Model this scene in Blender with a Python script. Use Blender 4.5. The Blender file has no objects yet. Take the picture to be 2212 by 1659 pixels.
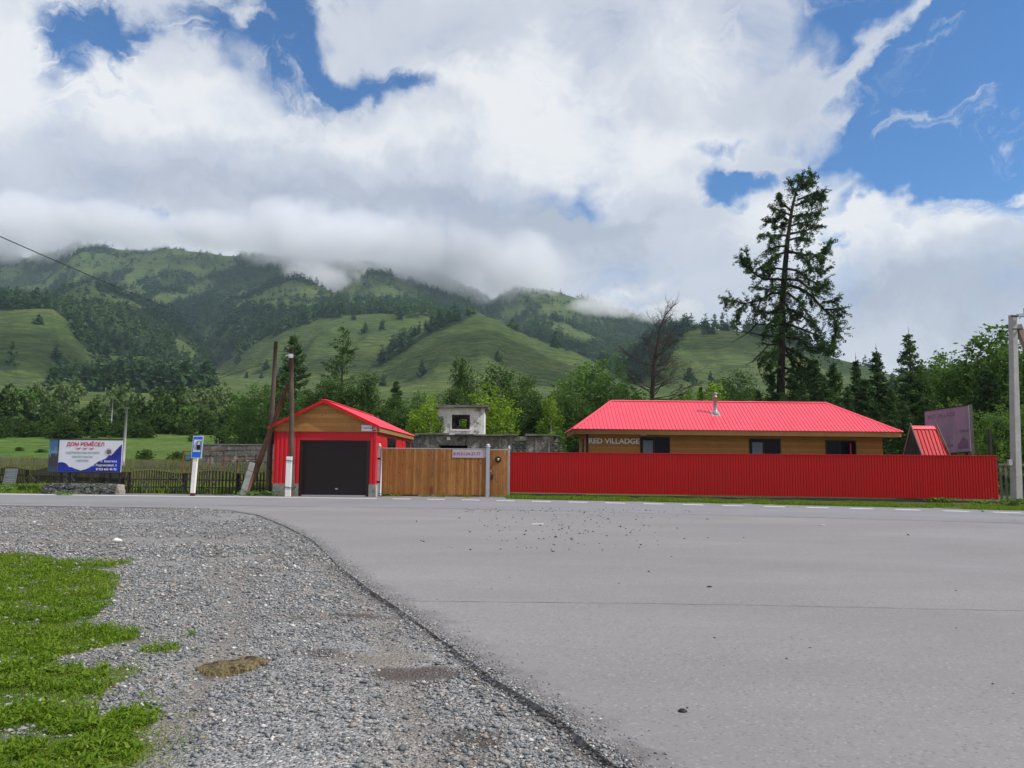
import bpy, math, random
import numpy as np
from mathutils import Vector, Matrix
R = math.radians
rng = np.random.default_rng(7)
random.seed(7)
S = bpy.context.scene
COL = S.collection

# ------------------------------------------------------------------ camera
F, CX, CY, W0 = 1671.0, 1106.0, 829.5, 2212.0     # focal length and centre measured on the photograph
TH, RO, EYE = math.atan(168.5/F), math.atan(0.0095), 1.65
fw = np.array([0, math.cos(TH), math.sin(TH)])
r0 = np.array([1.0, 0, 0]); u0 = np.array([0, -math.sin(TH), math.cos(TH)])
rt = r0*math.cos(RO) + u0*math.sin(RO)
up = -r0*math.sin(RO) + u0*math.cos(RO)
cam = bpy.data.cameras.new('camera'); camo = bpy.data.objects.new('camera', cam); COL.objects.link(camo)
M = Matrix(((rt[0], up[0], -fw[0], 0), (rt[1], up[1], -fw[1], 0), (rt[2], up[2], -fw[2], EYE), (0, 0, 0, 1)))
camo.matrix_world = M
cam.sensor_width = 36; cam.lens = 36*F/W0; cam.clip_start = 0.1; cam.clip_end = 20000
S.camera = camo

def ray(px, py):
    return fw + rt*((px-CX)/F) - up*((py-CY)/F)
def at(px, py, Y):
    d = ray(px, py); s = Y/d[1]
    return np.array([0, 0, EYE]) + d*s
def gnd(px, py, z=0.0):
    d = ray(px, py); s = (z-EYE)/d[2]
    return np.array([0, 0, EYE]) + d*s
def proj(P):
    P = np.asarray(P, float) - np.array([0, 0, EYE])
    c = P@fw; c = np.where(np.abs(c) < 1e-6, 1e-6, c)
    return CX + F*(P@rt)/c, CY - F*(P@up)/c, c

# ------------------------------------------------------------------ light
S.view_settings.view_transform = 'Standard'; S.view_settings.look = 'None'
S.view_settings.exposure = 0.0; S.view_settings.gamma = 1.0
S.render.engine = 'CYCLES'
S.cycles.use_denoising = True
S.cycles.max_bounces = 6; S.cycles.diffuse_bounces = 3; S.cycles.glossy_bounces = 2
S.cycles.transmission_bounces = 3; S.cycles.transparent_max_bounces = 8; S.cycles.volume_bounces = 5
S.cycles.volume_step_rate = 1.0; S.cycles.volume_max_steps = 64
S.cycles.sample_clamp_indirect = 5
SUN_AZ, SUN_EL = R(107), R(46)            # azimuth clockwise from +Y
sd = Vector((math.sin(SUN_AZ)*math.cos(SUN_EL), math.cos(SUN_AZ)*math.cos(SUN_EL), math.sin(SUN_EL)))
sun = bpy.data.lights.new('sun', 'SUN'); suno = bpy.data.objects.new('sun', sun); COL.objects.link(suno)
sun.energy = 4.3; sun.angle = R(0.6); sun.color = (1.0, 0.95, 0.88)
suno.rotation_euler = sd.to_track_quat('Z', 'Y').to_euler(); suno.location = (40, -40, 60)

def world():
    w = bpy.data.worlds.new('World'); S.world = w; w.use_nodes = True
    nt = w.node_tree; N = nt.nodes; L = nt.links; N.clear()
    out = N.new('ShaderNodeOutputWorld'); bg = N.new('ShaderNodeBackground'); L.new(bg.outputs[0], out.inputs[0])
    sky = N.new('ShaderNodeTexSky'); sky.sky_type = 'NISHITA'; sky.sun_disc = False
    sky.sun_elevation = SUN_EL; sky.sun_rotation = SUN_AZ; sky.altitude = 500; sky.air_density = 1.0
    sky.dust_density = 0.4; sky.ozone_density = 3.0
    def vm(op, a, b=None):
        n = N.new('ShaderNodeVectorMath'); n.operation = op
        for i, v in enumerate((a, b)):
            if v is None: continue
            if isinstance(v, (tuple, list)): n.inputs[i].default_value = v
            else: L.new(v, n.inputs[i])
        return n.outputs[0]
    def mt(op, a, b=None, c=None, clamp=False):
        n = N.new('ShaderNodeMath'); n.operation = op; n.use_clamp = clamp
        for i, v in enumerate((a, b, c)):
            if v is None: continue
            if isinstance(v, (int, float)): n.inputs[i].default_value = v
            else: L.new(v, n.inputs[i])
        return n.outputs[0]
    def noise(vec, scale, det, rough, dist=0.0):
        n = N.new('ShaderNodeTexNoise'); n.inputs['Scale'].default_value = scale; n.inputs['Detail'].default_value = det
        n.inputs['Roughness'].default_value = rough; n.inputs['Distortion'].default_value = dist
        L.new(vec, n.inputs['Vector']); return n
    tc = N.new('ShaderNodeTexCoord'); d = tc.outputs['Generated']
    sp = N.new('ShaderNodeSeparateXYZ'); L.new(d, sp.inputs[0])
    az = mt('ARCTAN2', sp.outputs[0], sp.outputs[1]); el = mt('ARCSINE', sp.outputs[2])
    cb = N.new('ShaderNodeCombineXYZ'); L.new(az, cb.inputs[0]); L.new(el, cb.inputs[1]); P = cb.outputs[0]
    nw = noise(P, 5.0, 4, 0.55)
    P1 = vm('ADD', P, vm('MULTIPLY', vm('SUBTRACT', nw.outputs['Color'], (.5, .5, .5)), (.22, .17, 0)))
    nw2 = noise(P, 22.0, 4, 0.6)
    P1 = vm('ADD', P1, vm('MULTIPLY', vm('SUBTRACT', nw2.outputs['Color'], (.5, .5, .5)), (.05, .045, 0)))
    def blobs(lst, base, vec, gain=1.0):
        acc = base
        for (px, py, rx, ry, rot, wt) in lst:
            q = ray(px, py); q = q/np.linalg.norm(q)
            m = N.new('ShaderNodeMapping'); m.vector_type = 'TEXTURE'
            m.inputs['Location'].default_value = (math.atan2(q[0], q[1]), math.asin(q[2]), 0)
            m.inputs['Rotation'].default_value = (0, 0, R(rot)); m.inputs['Scale'].default_value = (rx/F, ry/F, 1)
            L.new(vec, m.inputs['Vector'])
            g = N.new('ShaderNodeTexGradient'); g.gradient_type = 'SPHERICAL'; L.new(m.outputs[0], g.inputs[0])
            acc = mt('MULTIPLY_ADD', g.outputs['Fac'], wt*gain, acc)
        return acc
    # gaps in the overcast (negative) and wisps crossing them (positive)
    cov = blobs([
        (175, 55, 110, 100, 0, -1.9), (270, 25, 170, 70, 0, -1.6), (480, 30, 130, 70, 0, -1.5), (460, 95, 70, 60, 0, -.9), (650, 110, 140, 130, 0, -2.6),
        (655, -10, 110, 130, 0, -1.5), (600, 30, 120, 60, 0, -.6), (800, 175, 150, 40, -8, -1.8), (890, 185, 60, 30, 0, -.8),
        (2110, 110, 230, 330, 0, -3.6), (2230, 220, 260, 260, 0, -2.0), (1900, 140, 130, 170, 0, -1.6), (1790, 30, 90, 120, 0, -1.4),
        (1880, 300, 150, 110, 0, -2.3), (2030, 340, 190, 90, 0, -1.8), (1990, 400, 70, 50, 0, -1.0), (1530, 400, 85, 75, 20, -2.6), (1620, 365, 130, 36, 5, -1.3),
        (1545, 300, 80, 22, 5, -1.0), (1250, 435, 90, 42, 10, -.95), (1640, 210, 140, 70, -20, -.35), (385, 520, 70, 24, 0, -1.4), (500, 150, 60, 40, 0, -.5),
        (1880, 430, 90, 24, 0, -.8), (1840, 500, 70, 24, 0, -.9), (2085, 415, 70, 26, 0, -.5),
        (1860, 92, 190, 34, 28, 1.7), (1970, 30, 80, 32, 25, 1.5), (1700, 190, 120, 60, 30, .7), (2120, 195, 110, 26, 22, 1.9), (2095, 260, 120, 34, 26, 1.4),
        (1840, 225, 70, 32, 5, 1.1), (1640, 330, 170, 22, 3, 1.2), (345, 60, 60, 90, 0, .9), (560, 20, 90, 40, 10, 1.0), (395, 120, 80, 80, 0, .5),
        (1545, 385, 26, 60, 20, .5), (1860, 360, 60, 60, 0, .9), (2190, 380, 60, 90, 0, .8), (60, 100, 120, 160, 0, .4), (-900, 0, 500, 300, 0, -1.5), (3100, 100, 400, 300, 0, -1.3)], 0.66, P1, .80)
    nf = noise(P, 7.0, 12, 0.62, 0.4)
    cov = mt('MULTIPLY_ADD', mt('SUBTRACT', nf.outputs['Fac'], 0.5), 1.7, cov)
    # thin torn shreds in and around the gaps
    nm = N.new('ShaderNodeMapping'); nm.inputs['Scale'].default_value = (1, 2.0, 1); nm.inputs['Rotation'].default_value = (0, 0, R(-24)); L.new(P1, nm.inputs['Vector'])
    nw3 = noise(nm.outputs[0], 6.0, 10, 0.66, 1.2)
    cov = mt('MULTIPLY_ADD', mt('MAXIMUM', mt('SUBTRACT', nw3.outputs['Fac'], 0.50), 0.0), 5.0, mt('MAXIMUM', cov, -0.62))
    a = N.new('ShaderNodeMapRange'); a.interpolation_type = 'SMOOTHSTEP'
    a.inputs['From Min'].default_value = -0.42; a.inputs['From Max'].default_value = 0.80; L.new(cov, a.inputs['Value'])
    # light and grey masses
    sh = blobs([
        (350, 190, 330, 130, -15, .42), (80, 200, 260, 190, 0, .35), (470, 230, 160, 60, 0, .22), (300, 420, 520, 150, 0, -.28), (60, 380, 300, 130, 0, -.12), (620, 430, 330, 130, 0, -.16),
        (800, 310, 330, 90, 0, .30), (1000, 210, 160, 60, -20, .35), (1180, 250, 240, 230, 40, .38), (1530, 80, 210, 150, 0, .30),
        (1000, 60, 190, 110, 0, -.22), (1270, 60, 110, 110, 0, -.20), (950, 420, 330, 100, -10, -.42), (1200, 480, 350, 100, 0, -.32), (1000, 560, 420, 90, 0, -.10),
        (1480, 300, 300, 60, 0, .30), (1700, 440, 420, 110, 0, .40), (2050, 460, 320, 130, 10, .45), (1900, 620, 500, 90, 0, -.40), (1350, 590, 300, 70, 0, -.15),
        (1370, 650, 80, 26, 20, .35), (900, 500, 260, 60, 0, .10), (700, 590, 200, 50, 0, .10), (1350, 370, 260, 90, 0, .18), (2150, 700, 300, 80, 0, -.25), (1350, 480, 260, 60, 0, -.2)], 0.47, P1, 1.15)
    nb = noise(P, 3.2, 7, 0.55, 0.5)
    sh = mt('MULTIPLY_ADD', mt('SUBTRACT', nb.outputs['Fac'], 0.5), 0.9, sh)
    sh = mt('MULTIPLY_ADD', mt('SUBTRACT', nf.outputs['Fac'], 0.5), 0.75, sh)
    sh = mt('ADD', sh, mt('MULTIPLY', mt('SUBTRACT', 1.0, cov, clamp=True), .22))
    rp = N.new('ShaderNodeValToRGB'); L.new(sh, rp.inputs[0]); cr = rp.color_ramp; cr.interpolation = 'EASE'
    cr.elements[0].position = 0.1; cr.elements[0].color = (.45, .495, .60, 1)
    cr.elements[1].position = 0.9; cr.elements[1].color = (.87, .885, .915, 1)
    e = cr.elements.new(.45); e.color = (.61, .65, .745, 1)
    hs = N.new('ShaderNodeMix'); hs.data_type = 'RGBA'; hs.blend_type = 'MULTIPLY'; hs.inputs[0].default_value = 1
    L.new(sky.outputs[0], hs.inputs[6]); hs.inputs[7].default_value = (.044, .096, .140, 1)
    mx = N.new('ShaderNodeMix'); mx.data_type = 'RGBA'; L.new(a.outputs[0], mx.inputs[0])
    L.new(hs.outputs[2], mx.inputs[6]); L.new(rp.outputs[0], mx.inputs[7])
    L.new(mx.outputs[2], bg.inputs[0]); bg.inputs[1].default_value = 1.0
    w.cycles.sampling_method = 'MANUAL'; w.cycles.sample_map_resolution = 512
world()

# ------------------------------------------------------------------ tools
def tag(o, label=None, cat=None, group=None, kind=None):
    if label: o['label'] = label
    if cat: o['category'] = cat
    if group: o['group'] = group
    if kind: o['kind'] = kind
    return o
def thing(name, label, cat, loc=(0, 0, 0), rz=0, group=None):
    o = bpy.data.objects.new(name, None); COL.objects.link(o); o.location = loc; o.rotation_euler = (0, 0, rz)
    o.empty_display_size = .2
    return tag(o, label, cat, group)
def link(name, me, parent=None):
    o = bpy.data.objects.new(name, me); COL.objects.link(o)
    if parent is not None: o.parent = parent
    return o
def np_mesh(name, V, Fq, mat, smooth=False, attr=None):
    """V (n,3); Fq (m,k) all faces of k corners; attr {name: per-vertex floats}"""
    me = bpy.data.meshes.new(name); V = np.asarray(V, np.float32); Fq = np.asarray(Fq, np.int32)
    m, k = Fq.shape
    me.vertices.add(len(V)); me.vertices.foreach_set('co', V.ravel())
    me.loops.add(m*k); me.loops.foreach_set('vertex_index', Fq.ravel())
    me.polygons.add(m); me.polygons.foreach_set('loop_start', np.arange(0, m*k, k, dtype=np.int32))
    me.polygons.foreach_set('loop_total', np.full(m, k, np.int32))
    if smooth: me.polygons.foreach_set('use_smooth', np.ones(m, bool))
    if attr:
        for an, av in attr.items():
            at_ = me.attributes.new(an, 'FLOAT', 'POINT'); at_.data.foreach_set('value', np.asarray(av, np.float32))
    me.update(calc_edges=True)
    if mat: me.materials.append(mat)
    return me
def each(name, mat, parent, mbs): return [b.build(name, mat, parent) for b in mbs]
class MB:
    def __init__(s): s.v = []; s.f = []; s.sm = []
    def add(s, vs, fs, smooth=False):
        b = len(s.v); s.v += [tuple(map(float, v)) for v in vs]; s.f += [tuple(i+b for i in f) for f in fs]; s.sm += [smooth]*len(fs)
    def hexa(s, p):   # 8 points: bottom 4 ccw, top 4 ccw
        s.add(p, [(3, 2, 1, 0), (4, 5, 6, 7), (0, 1, 5, 4), (1, 2, 6, 5), (2, 3, 7, 6), (3, 0, 4, 7)])
    def box(s, x0, x1, y0, y1, z0, z1):
        s.hexa([(x0, y0, z0), (x1, y0, z0), (x1, y1, z0), (x0, y1, z0), (x0, y0, z1), (x1, y0, z1), (x1, y1, z1), (x0, y1, z1)])
    def bar(s, a, b, w, d, upv=(0, 0, 1)):   # square bar from a to b
        a = Vector(a); b = Vector(b); t = (b-a).normalized(); u = Vector(upv)
        if abs(t.dot(u)) > .95: u = Vector((0, 1, 0))
        x = t.cross(u).normalized(); y = x.cross(t).normalized(); x = x*w/2; y = y*d/2
        s.hexa([a-x-y, a-x+y, a+x+y, a+x-y, b-x-y, b-x+y, b+x+y, b+x-y])
    def tube(s, pts, rad, n=8, cap=True):
        pts = [Vector(p) for p in pts]; b = len(s.v)
        if not hasattr(rad, '__len__'): rad = [rad]*len(pts)
        ref = Vector((0.3, 1, 0.1)).normalized()
        for i, p in enumerate(pts):
            t = (pts[min(i+1, len(pts)-1)]-pts[max(i-1, 0)])
            if t.length < 1e-9: t = Vector((0, 0, 1))
            t.normalize()
            if abs(t.dot(ref)) > .97: ref = Vector((1, .2, 0)).normalized()
            x = t.cross(ref).normalized(); y = t.cross(x)
            for k in range(n):
                a = 2*math.pi*k/n; q = p + (x*math.cos(a)+y*math.sin(a))*rad[i]; s.v.append((q.x, q.y, q.z))
        for i in range(len(pts)-1):
            for k in range(n):
                s.f.append((b+i*n+k, b+i*n+(k+1) % n, b+(i+1)*n+(k+1) % n, b+(i+1)*n+k)); s.sm.append(True)
        if cap:
            s.f.append(tuple(b+k for k in range(n))); s.f.append(tuple(b+(len(pts)-1)*n+k for k in reversed(range(n)))); s.sm += [False, False]
    def lathe(s, prof, c, n=20):   # prof (r,z) list round vertical axis at c
        b = len(s.v)
        for r, z in prof:
            for k in range(n):
                a = 2*math.pi*k/n; s.v.append((c[0]+r*math.cos(a), c[1]+r*math.sin(a), c[2]+z))
        for i in range(len(prof)-1):
            for k in range(n):
                s.f.append((b+i*n+k, b+i*n+(k+1) % n, b+(i+1)*n+(k+1) % n, b+(i+1)*n+k)); s.sm.append(True)
    def mesh(s, name, mat):
        me = bpy.data.meshes.new(name); me.from_pydata(s.v, [], s.f); me.update()
        me.polygons.foreach_set('use_smooth', np.array(s.sm, bool))
        if mat: me.materials.append(mat)
        return me
    def build(s, name, mat, parent=None): return link(name, s.mesh(name, mat), parent)
def bevel(o, w=.01, seg=2):
    m = o.modifiers.new('bevel', 'BEVEL'); m.width = w; m.segments = seg; m.limit_method = 'ANGLE'; return o
def text_mesh(txt, size, mat, name, parent=None, depth=.004, align='LEFT', bold=0.0, sx=1.0, mw=None):
    c = bpy.data.curves.new(name, 'FONT'); c.body = txt; c.size = size; c.extrude = depth; c.align_x = align; c.offset = bold
    o = bpy.data.objects.new(name+'_tmp', c); COL.objects.link(o)
    dg = bpy.context.evaluated_depsgraph_get(); me = bpy.data.meshes.new_from_object(o.evaluated_get(dg))
    bpy.data.objects.remove(o); me.name = name
    me.transform(Matrix.Diagonal((sx, 1, 1, 1)))
    if mw is not None: me.transform(mw)
    me.materials.clear(); me.materials.append(mat)
    return link(name, me, parent) if parent != 'mesh' else me
def frame(o, xdir, zdir):   # matrix taking text plane (x right, y up, z out) to the world
    x = Vector(xdir).normalized(); y = Vector(zdir).normalized(); z = x.cross(y).normalized()
    return Matrix(((x.x, y.x, z.x, o[0]), (x.y, y.y, z.y, o[1]), (x.z, y.z, z.z, o[2]), (0, 0, 0, 1)))

def hsh(ix, iy, s=0):
    h = (ix.astype(np.int64)*374761393 + iy.astype(np.int64)*668265263 + s*2147483647) & 0xffffffff
    h = ((h ^ (h >> 13))*1274126177) & 0xffffffff
    return ((h ^ (h >> 16)) & 0xffffff)/float(0xffffff)
def vnoise(x, y, s=0):
    x = np.asarray(x, float); y = np.asarray(y, float)
    ix = np.floor(x); iy = np.floor(y); fx = x-ix; fy = y-iy
    fx = fx*fx*(3-2*fx); fy = fy*fy*(3-2*fy)
    a = hsh(ix, iy, s); b = hsh(ix+1, iy, s); c = hsh(ix, iy+1, s); d = hsh(ix+1, iy+1, s)
    return (a*(1-fx)+b*fx)*(1-fy)+(c*(1-fx)+d*fx)*fy
def fbm(x, y, o=4, s=0):
    t = 0; a = .5; n = 0
    for k in range(o): t = t+a*vnoise(x*2**k+17*k, y*2**k+31*k, s+k); n += a; a *= .5
    return t/n
def inpoly(px, py, poly):
    r = np.zeros(px.shape, bool); n = len(poly)
    for i in range(n):
        x1, y1 = poly[i]; x2, y2 = poly[(i+1) % n]
        c = ((y1 > py) != (y2 > py)) & (px < (x2-x1)*(py-y1)/((y2-y1) or 1e-9)+x1); r ^= c
    return r
def sstep(a, b, x):
    t = np.clip((x-a)/(b-a), 0, 1); return t*t*(3-2*t)

# ------------------------------------------------------------------ materials
class NT:
    def __init__(s, name):
        s.m = bpy.data.materials.new(name); s.m.use_nodes = True; s.t = s.m.node_tree; s.N = s.t.nodes; s.L = s.t.links
        s.b = s.N['Principled BSDF']; s.out = s.N['Material Output']
        s.b.inputs['Specular IOR Level'].default_value = .3
    def val(s, sock, v):
        if isinstance(v, bpy.types.NodeSocket): s.L.new(v, sock)
        elif isinstance(v, (tuple, list)) and len(v) == 3 and sock.type == 'RGBA': sock.default_value = (*v, 1)
        else: sock.default_value = v
    def coord(s, scale=(1, 1, 1), kind='Object', rot=(0, 0, 0)):
        tc = s.N.new('ShaderNodeTexCoord'); m = s.N.new('ShaderNodeMapping'); m.inputs['Scale'].default_value = scale
        m.inputs['Rotation'].default_value = rot
        s.L.new(tc.outputs[kind], m.inputs[0]); return m.outputs[0]
    def pos(s, scale=(1, 1, 1), rot=(0, 0, 0)):
        g = s.N.new('ShaderNodeNewGeometry'); m = s.N.new('ShaderNodeMapping'); m.inputs['Scale'].default_value = scale
        m.inputs['Rotation'].default_value = rot
        s.L.new(g.outputs['Position'], m.inputs[0]); return m.outputs[0]
    def noise(s, vec, scale, det=4, rough=.55, dist=0, out='Fac'):
        n = s.N.new('ShaderNodeTexNoise'); s.L.new(vec, n.inputs[0]); n.inputs['Scale'].default_value = scale
        n.inputs['Detail'].default_value = det; n.inputs['Roughness'].default_value = rough; n.inputs['Distortion'].default_value = dist
        return n.outputs[out]
    def voro(s, vec, scale, feat='F1', out='Color', rnd=1):
        n = s.N.new('ShaderNodeTexVoronoi'); s.L.new(vec, n.inputs[0]); n.inputs['Scale'].default_value = scale; n.feature = feat
        n.inputs['Randomness'].default_value = rnd
        return n.outputs[out]
    def ramp(s, fac, stops, interp='LINEAR'):
        r = s.N.new('ShaderNodeValToRGB'); s.val(r.inputs[0], fac); c = r.color_ramp; c.interpolation = interp
        for i, (p, col) in enumerate(stops):
            e = c.elements[i] if i < 2 else c.elements.new(p)
            e.position = p; e.color = (*col, 1) if len(col) == 3 else col
        return r.outputs[0]
    def mix(s, fac, a, b, mode='MIX'):
        m = s.N.new('ShaderNodeMix'); m.data_type = 'RGBA'; m.blend_type = mode
        s.val(m.inputs[0], fac); s.val(m.inputs[6], a); s.val(m.inputs[7], b); return m.outputs[2]
    def math(s, op, a, b=0.0, clamp=False):
        m = s.N.new('ShaderNodeMath'); m.operation = op; m.use_clamp = clamp; s.val(m.inputs[0], a); s.val(m.inputs[1], b); return m.outputs[0]
    def attr(s, name):
        a = s.N.new('ShaderNodeAttribute'); a.attribute_name = name; return a.outputs['Fac']
    def rnd(s):
        o = s.N.new('ShaderNodeObjectInfo'); return o.outputs['Random']
    def bump(s, h, st=.3, d=.02):
        b = s.N.new('ShaderNodeBump'); s.L.new(h, b.inputs['Height']); b.inputs['Strength'].default_value = st; b.inputs['Distance'].default_value = d
        s.L.new(b.outputs[0], s.b.inputs['Normal'])
    def sepx(s, vec, i):
        n = s.N.new('ShaderNodeSeparateXYZ'); s.L.new(vec, n.inputs[0]); return n.outputs[i]
    def fin(s, col, rough=.7, metal=0, spec=None):
        s.val(s.b.inputs['Base Color'], col); s.val(s.b.inputs['Roughness'], rough); s.val(s.b.inputs['Metallic'], metal)
        if spec is not None: s.b.inputs['Specular IOR Level'].default_value = spec
        return s.m

def m_plain(name, col, rough=.6, metal=0, var=.12, sc=6, spec=.3, bump=0):
    n = NT(name); v = n.noise(n.pos(), sc, 5, .6)
    d = tuple(c*(1-var) for c in col); l = tuple(min(1, c*(1+var)) for c in col)
    if bump: n.bump(n.noise(n.pos(), sc*6, 4, .6), bump, .01)
    return n.fin(n.ramp(v, [(.3, d), (.7, l)]), rough, metal, spec)
def m_leaf(name, c1, c2, c3, trans=.35):
    n = NT(name); v = n.attr('var')
    col = n.ramp(v, [(0, c1), (.5, c2), (1, c3)])
    col = n.mix(n.math('MULTIPLY', n.rnd(), .35), col, tuple(x*.6 for x in c1))
    df = n.N.new('ShaderNodeBsdfDiffuse'); tr = n.N.new('ShaderNodeBsdfTranslucent'); mx = n.N.new('ShaderNodeMixShader')
    n.L.new(col, df.inputs[0]); n.L.new(n.mix(1.0, col, (.9, 1.0, .45), 'MULTIPLY'), tr.inputs[0])
    mx.inputs[0].default_value = trans; n.L.new(df.outputs[0], mx.inputs[1]); n.L.new(tr.outputs[0], mx.inputs[2])
    n.L.new(mx.outputs[0], n.out.inputs[0]); return n.m
def m_red(name, col, rough=.38, coat=.5):
    n = NT(name); v = n.noise(n.pos((1, 1, .4)), 1.2, 5, .6)
    c = n.mix(n.ramp(v, [(.35, (0, 0, 0)), (.75, (1, 1, 1))]), col, tuple(x*.86+.006 for x in col))
    dust = n.noise(n.pos((6, 6, 1)), 3, 5, .7)
    c = n.mix(n.ramp(dust, [(.6, (0, 0, 0)), (.9, (.12, .12, .12))]), c, (.35, .24, .2))
    n.b.inputs['Coat Weight'].default_value = coat; n.b.inputs['Coat Roughness'].default_value = .25
    return n.fin(c, rough, 0, .2)
def m_wood(name, ca, cb, cc, axis='x', plank=.14, rough=.65, knots=True):
    """planks side by side along axis; grain runs across it"""
    n = NT(name); g = n.pos()
    ax = {'x': 0, 'y': 1, 'z': 2}[axis]
    c = n.math('DIVIDE', n.sepx(g, ax), plank); idx = n.math('FLOOR', c); fr = n.math('FRACT', c)
    wn = n.N.new('ShaderNodeTexWhiteNoise'); wn.noise_dimensions = '1D'; n.L.new(idx, wn.inputs['W'])
    sc = [2.0, 2.0, 2.0]
    if axis == 'z': sc = [1.1, 8, 14]
    else: sc = [14, 14, 1.1]
    v = n.N.new('ShaderNodeVectorMath'); v.operation = 'ADD'; n.L.new(n.pos(tuple(sc)), v.inputs[0])
    cv = n.N.new('ShaderNodeCombineXYZ'); n.L.new(n.math('MULTIPLY', wn.outputs[0], 37.0), cv.inputs[0]); n.L.new(n.math('MULTIPLY', wn.outputs[0], 19.0), cv.inputs[2])
    n.L.new(cv.outputs[0], v.inputs[1])
    gr = n.noise(v.outputs[0], 1.6, 6, .6, 1.2)
    col = n.ramp(gr, [(.25, ca), (.5, cb), (.78, cc)])
    col = n.mix(n.math('MULTIPLY', wn.outputs[0], .75), col, tuple(x*.8 for x in ca))
    pt = n.noise(n.pos((.7, .7, .45)), 1.6, 5, .6)
    col = n.mix(n.ramp(pt, [(.45, (0, 0, 0)), (.8, (.5, .5, .5))]), col, tuple(x*.62 for x in ca))
    if knots:
        ks = (3.2, 3.2, 2.2) if axis != 'z' else (2.2, 2.2, 5)
        kd = n.voro(n.pos(ks), 1.7, 'F1', 'Distance')
        col = n.mix(n.ramp(kd, [(.09, (.85, .85, .85)), (.17, (0, 0, 0))]), col, tuple(x*.3 for x in ca))
    edge = n.math('ABSOLUTE', n.math('SUBTRACT', fr, .5))
    col = n.mix(n.ramp(edge, [(.465, (0, 0, 0)), (.49, (.8, .8, .8))]), col, tuple(x*.28 for x in ca))
    n.bump(n.math('ADD', gr, n.ramp(edge, [(.455, (1, 1, 1)), (.5, (0, 0, 0))])), .5, .006)
    return n.fin(col, rough)
def m_weather(name, ca, cb, rough=.85, sc=3):
    n = NT(name); a = n.noise(n.pos((10, 10, 1)), sc, 6, .65, .8); b = n.noise(n.pos(), 1.1, 4, .6)
    col = n.ramp(a, [(.3, ca), (.7, cb)]); col = n.mix(n.ramp(b, [(.4, (0, 0, 0)), (.7, (.6, .6, .6))]), col, tuple(x*.55 for x in ca))
    n.bump(a, .6, .01); return n.fin(col, rough)

MT = {}
MT['red_wall'] = m_red('painted_red_metal', (.56, .012, .020), .42, .12)
MT['red_fence'] = m_red('painted_red_fence_metal', (.50, .009, .009), .45, .05)
MT['red_roof'] = m_red('painted_red_roof_metal', (.85, .070, .115), .32, .5)
MT['gate_wood'] = m_wood('varnished_gate_boards', (.21, .070, .012), (.37, .160, .042), (.54, .28, .10), 'x', .125)
MT['pine'] = m_wood('varnished_pine_lining', (.34, .15, .034), (.44, .205, .053), (.52, .265, .08), 'z', .17)
MT['soffit'] = m_wood('pine_soffit', (.42, .21, .07), (.50, .28, .10), (.58, .33, .13), 'x', 300.0, knots=False)
MT['gable_pine'] = m_wood('pine_gable', (.37, .17, .042), (.45, .215, .06), (.52, .26, .08), 'z', .2)
MT['brown_door'] = m_plain('dark_brown_door_metal', (.012, .0065, .006), .35, 0, .1, 2)
MT['brown_frame'] = m_plain('dark_brown_frame', (.022, .012, .010), .45)
MT['concrete'] = m_plain('grey_concrete', (.22, .215, .20), .9, 0, .28, 5, .2, .3)
MT['concrete_pole'] = m_plain('pale_concrete', (.33, .33, .32), .85, 0, .14, 4, .2, .3)
MT['whitewash'] = m_plain('whitewashed_concrete', (.72, .71, .68), .8, 0, .06, 5)
MT['galv'] = m_plain('galvanised_steel', (.42, .43, .46), .42, .5, .1, 9)
MT['steel'] = m_plain('stainless_steel', (.30, .30, .32), .40, .4, .1, 12)
MT['white_metal'] = m_plain('white_painted_metal', (.55, .55, .57), .5, 0, .05, 9)
MT['iron'] = m_plain('blackened_iron', (.03, .028, .027), .5, .3)
MT['pole_wood'] = m_weather('weathered_pole_wood', (.055, .042, .034), (.15, .105, .08))
MT['brace_wood'] = m_weather('reddish_weathered_wood', (.07, .04, .026), (.20, .10, .06))
MT['old_wood'] = m_weather('old_dark_fence_wood', (.022, .019, .016), (.07, .06, .05))
MT['grey_wood'] = m_weather('grey_weathered_wood', (.12, .115, .10), (.24, .23, .20))
MT['plinth_wood'] = m_weather('grey_base_board', (.05, .05, .045), (.12, .12, .105))
MT['cable'] = m_plain('black_cable', (.02, .02, .022), .6)
MT['rust'] = m_plain('rusty_pipe', (.22, .075, .045), .8, 0, .3, 8)
def m_glass(name='dark_window_glass', col=(.006, .007, .009)):
    n = NT(name); return n.fin(col, .12, 0, .12)
MT['glass'] = m_glass(); MT['blind'] = m_plain('grey_window_blind', (.13, .15, .18), .4, 0, .1, 3)
MT['dark'] = m_plain('interior_shade_black', (.008, .008, .009), .9)
def m_paint(name, c, rough=.5): return m_plain(name, c, rough, 0, .05, 7)
MT['sign_white'] = m_paint('sign_white', (.72, .73, .75)); MT['sign_blue'] = m_paint('sign_blue', (.01, .13, .62), .4)
MT['sign_black'] = m_paint('sign_black', (.012, .012, .014)); MT['sign_red'] = m_paint('sign_red', (.52, .03, .05))
MT['ink_red'] = m_paint('banner_red_ink', (.50, .02, .06)); MT['ink_grey'] = m_paint('banner_grey_ink', (.30, .37, .40))
MT['ink_violet'] = m_paint('banner_violet_ink', (.22, .06, .16)); MT['letter_grey'] = m_paint('grey_letters', (.70, .70, .67))
MT['ink_green'] = m_paint('banner_green_ink', (.02, .17, .15))
MT['banner'] = m_plain('banner_white', (.62, .63, .68), .6, 0, .05, 1.2)
def m_banner_blue():
    n = NT('banner_blue'); v = n.noise(n.pos(), 1.6, 3)
    return n.fin(n.ramp(v, [(.35, (.018, .016, .11)), (.6, (.015, .035, .36))]), .6)
MT['banner_blue'] = m_banner_blue()
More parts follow.
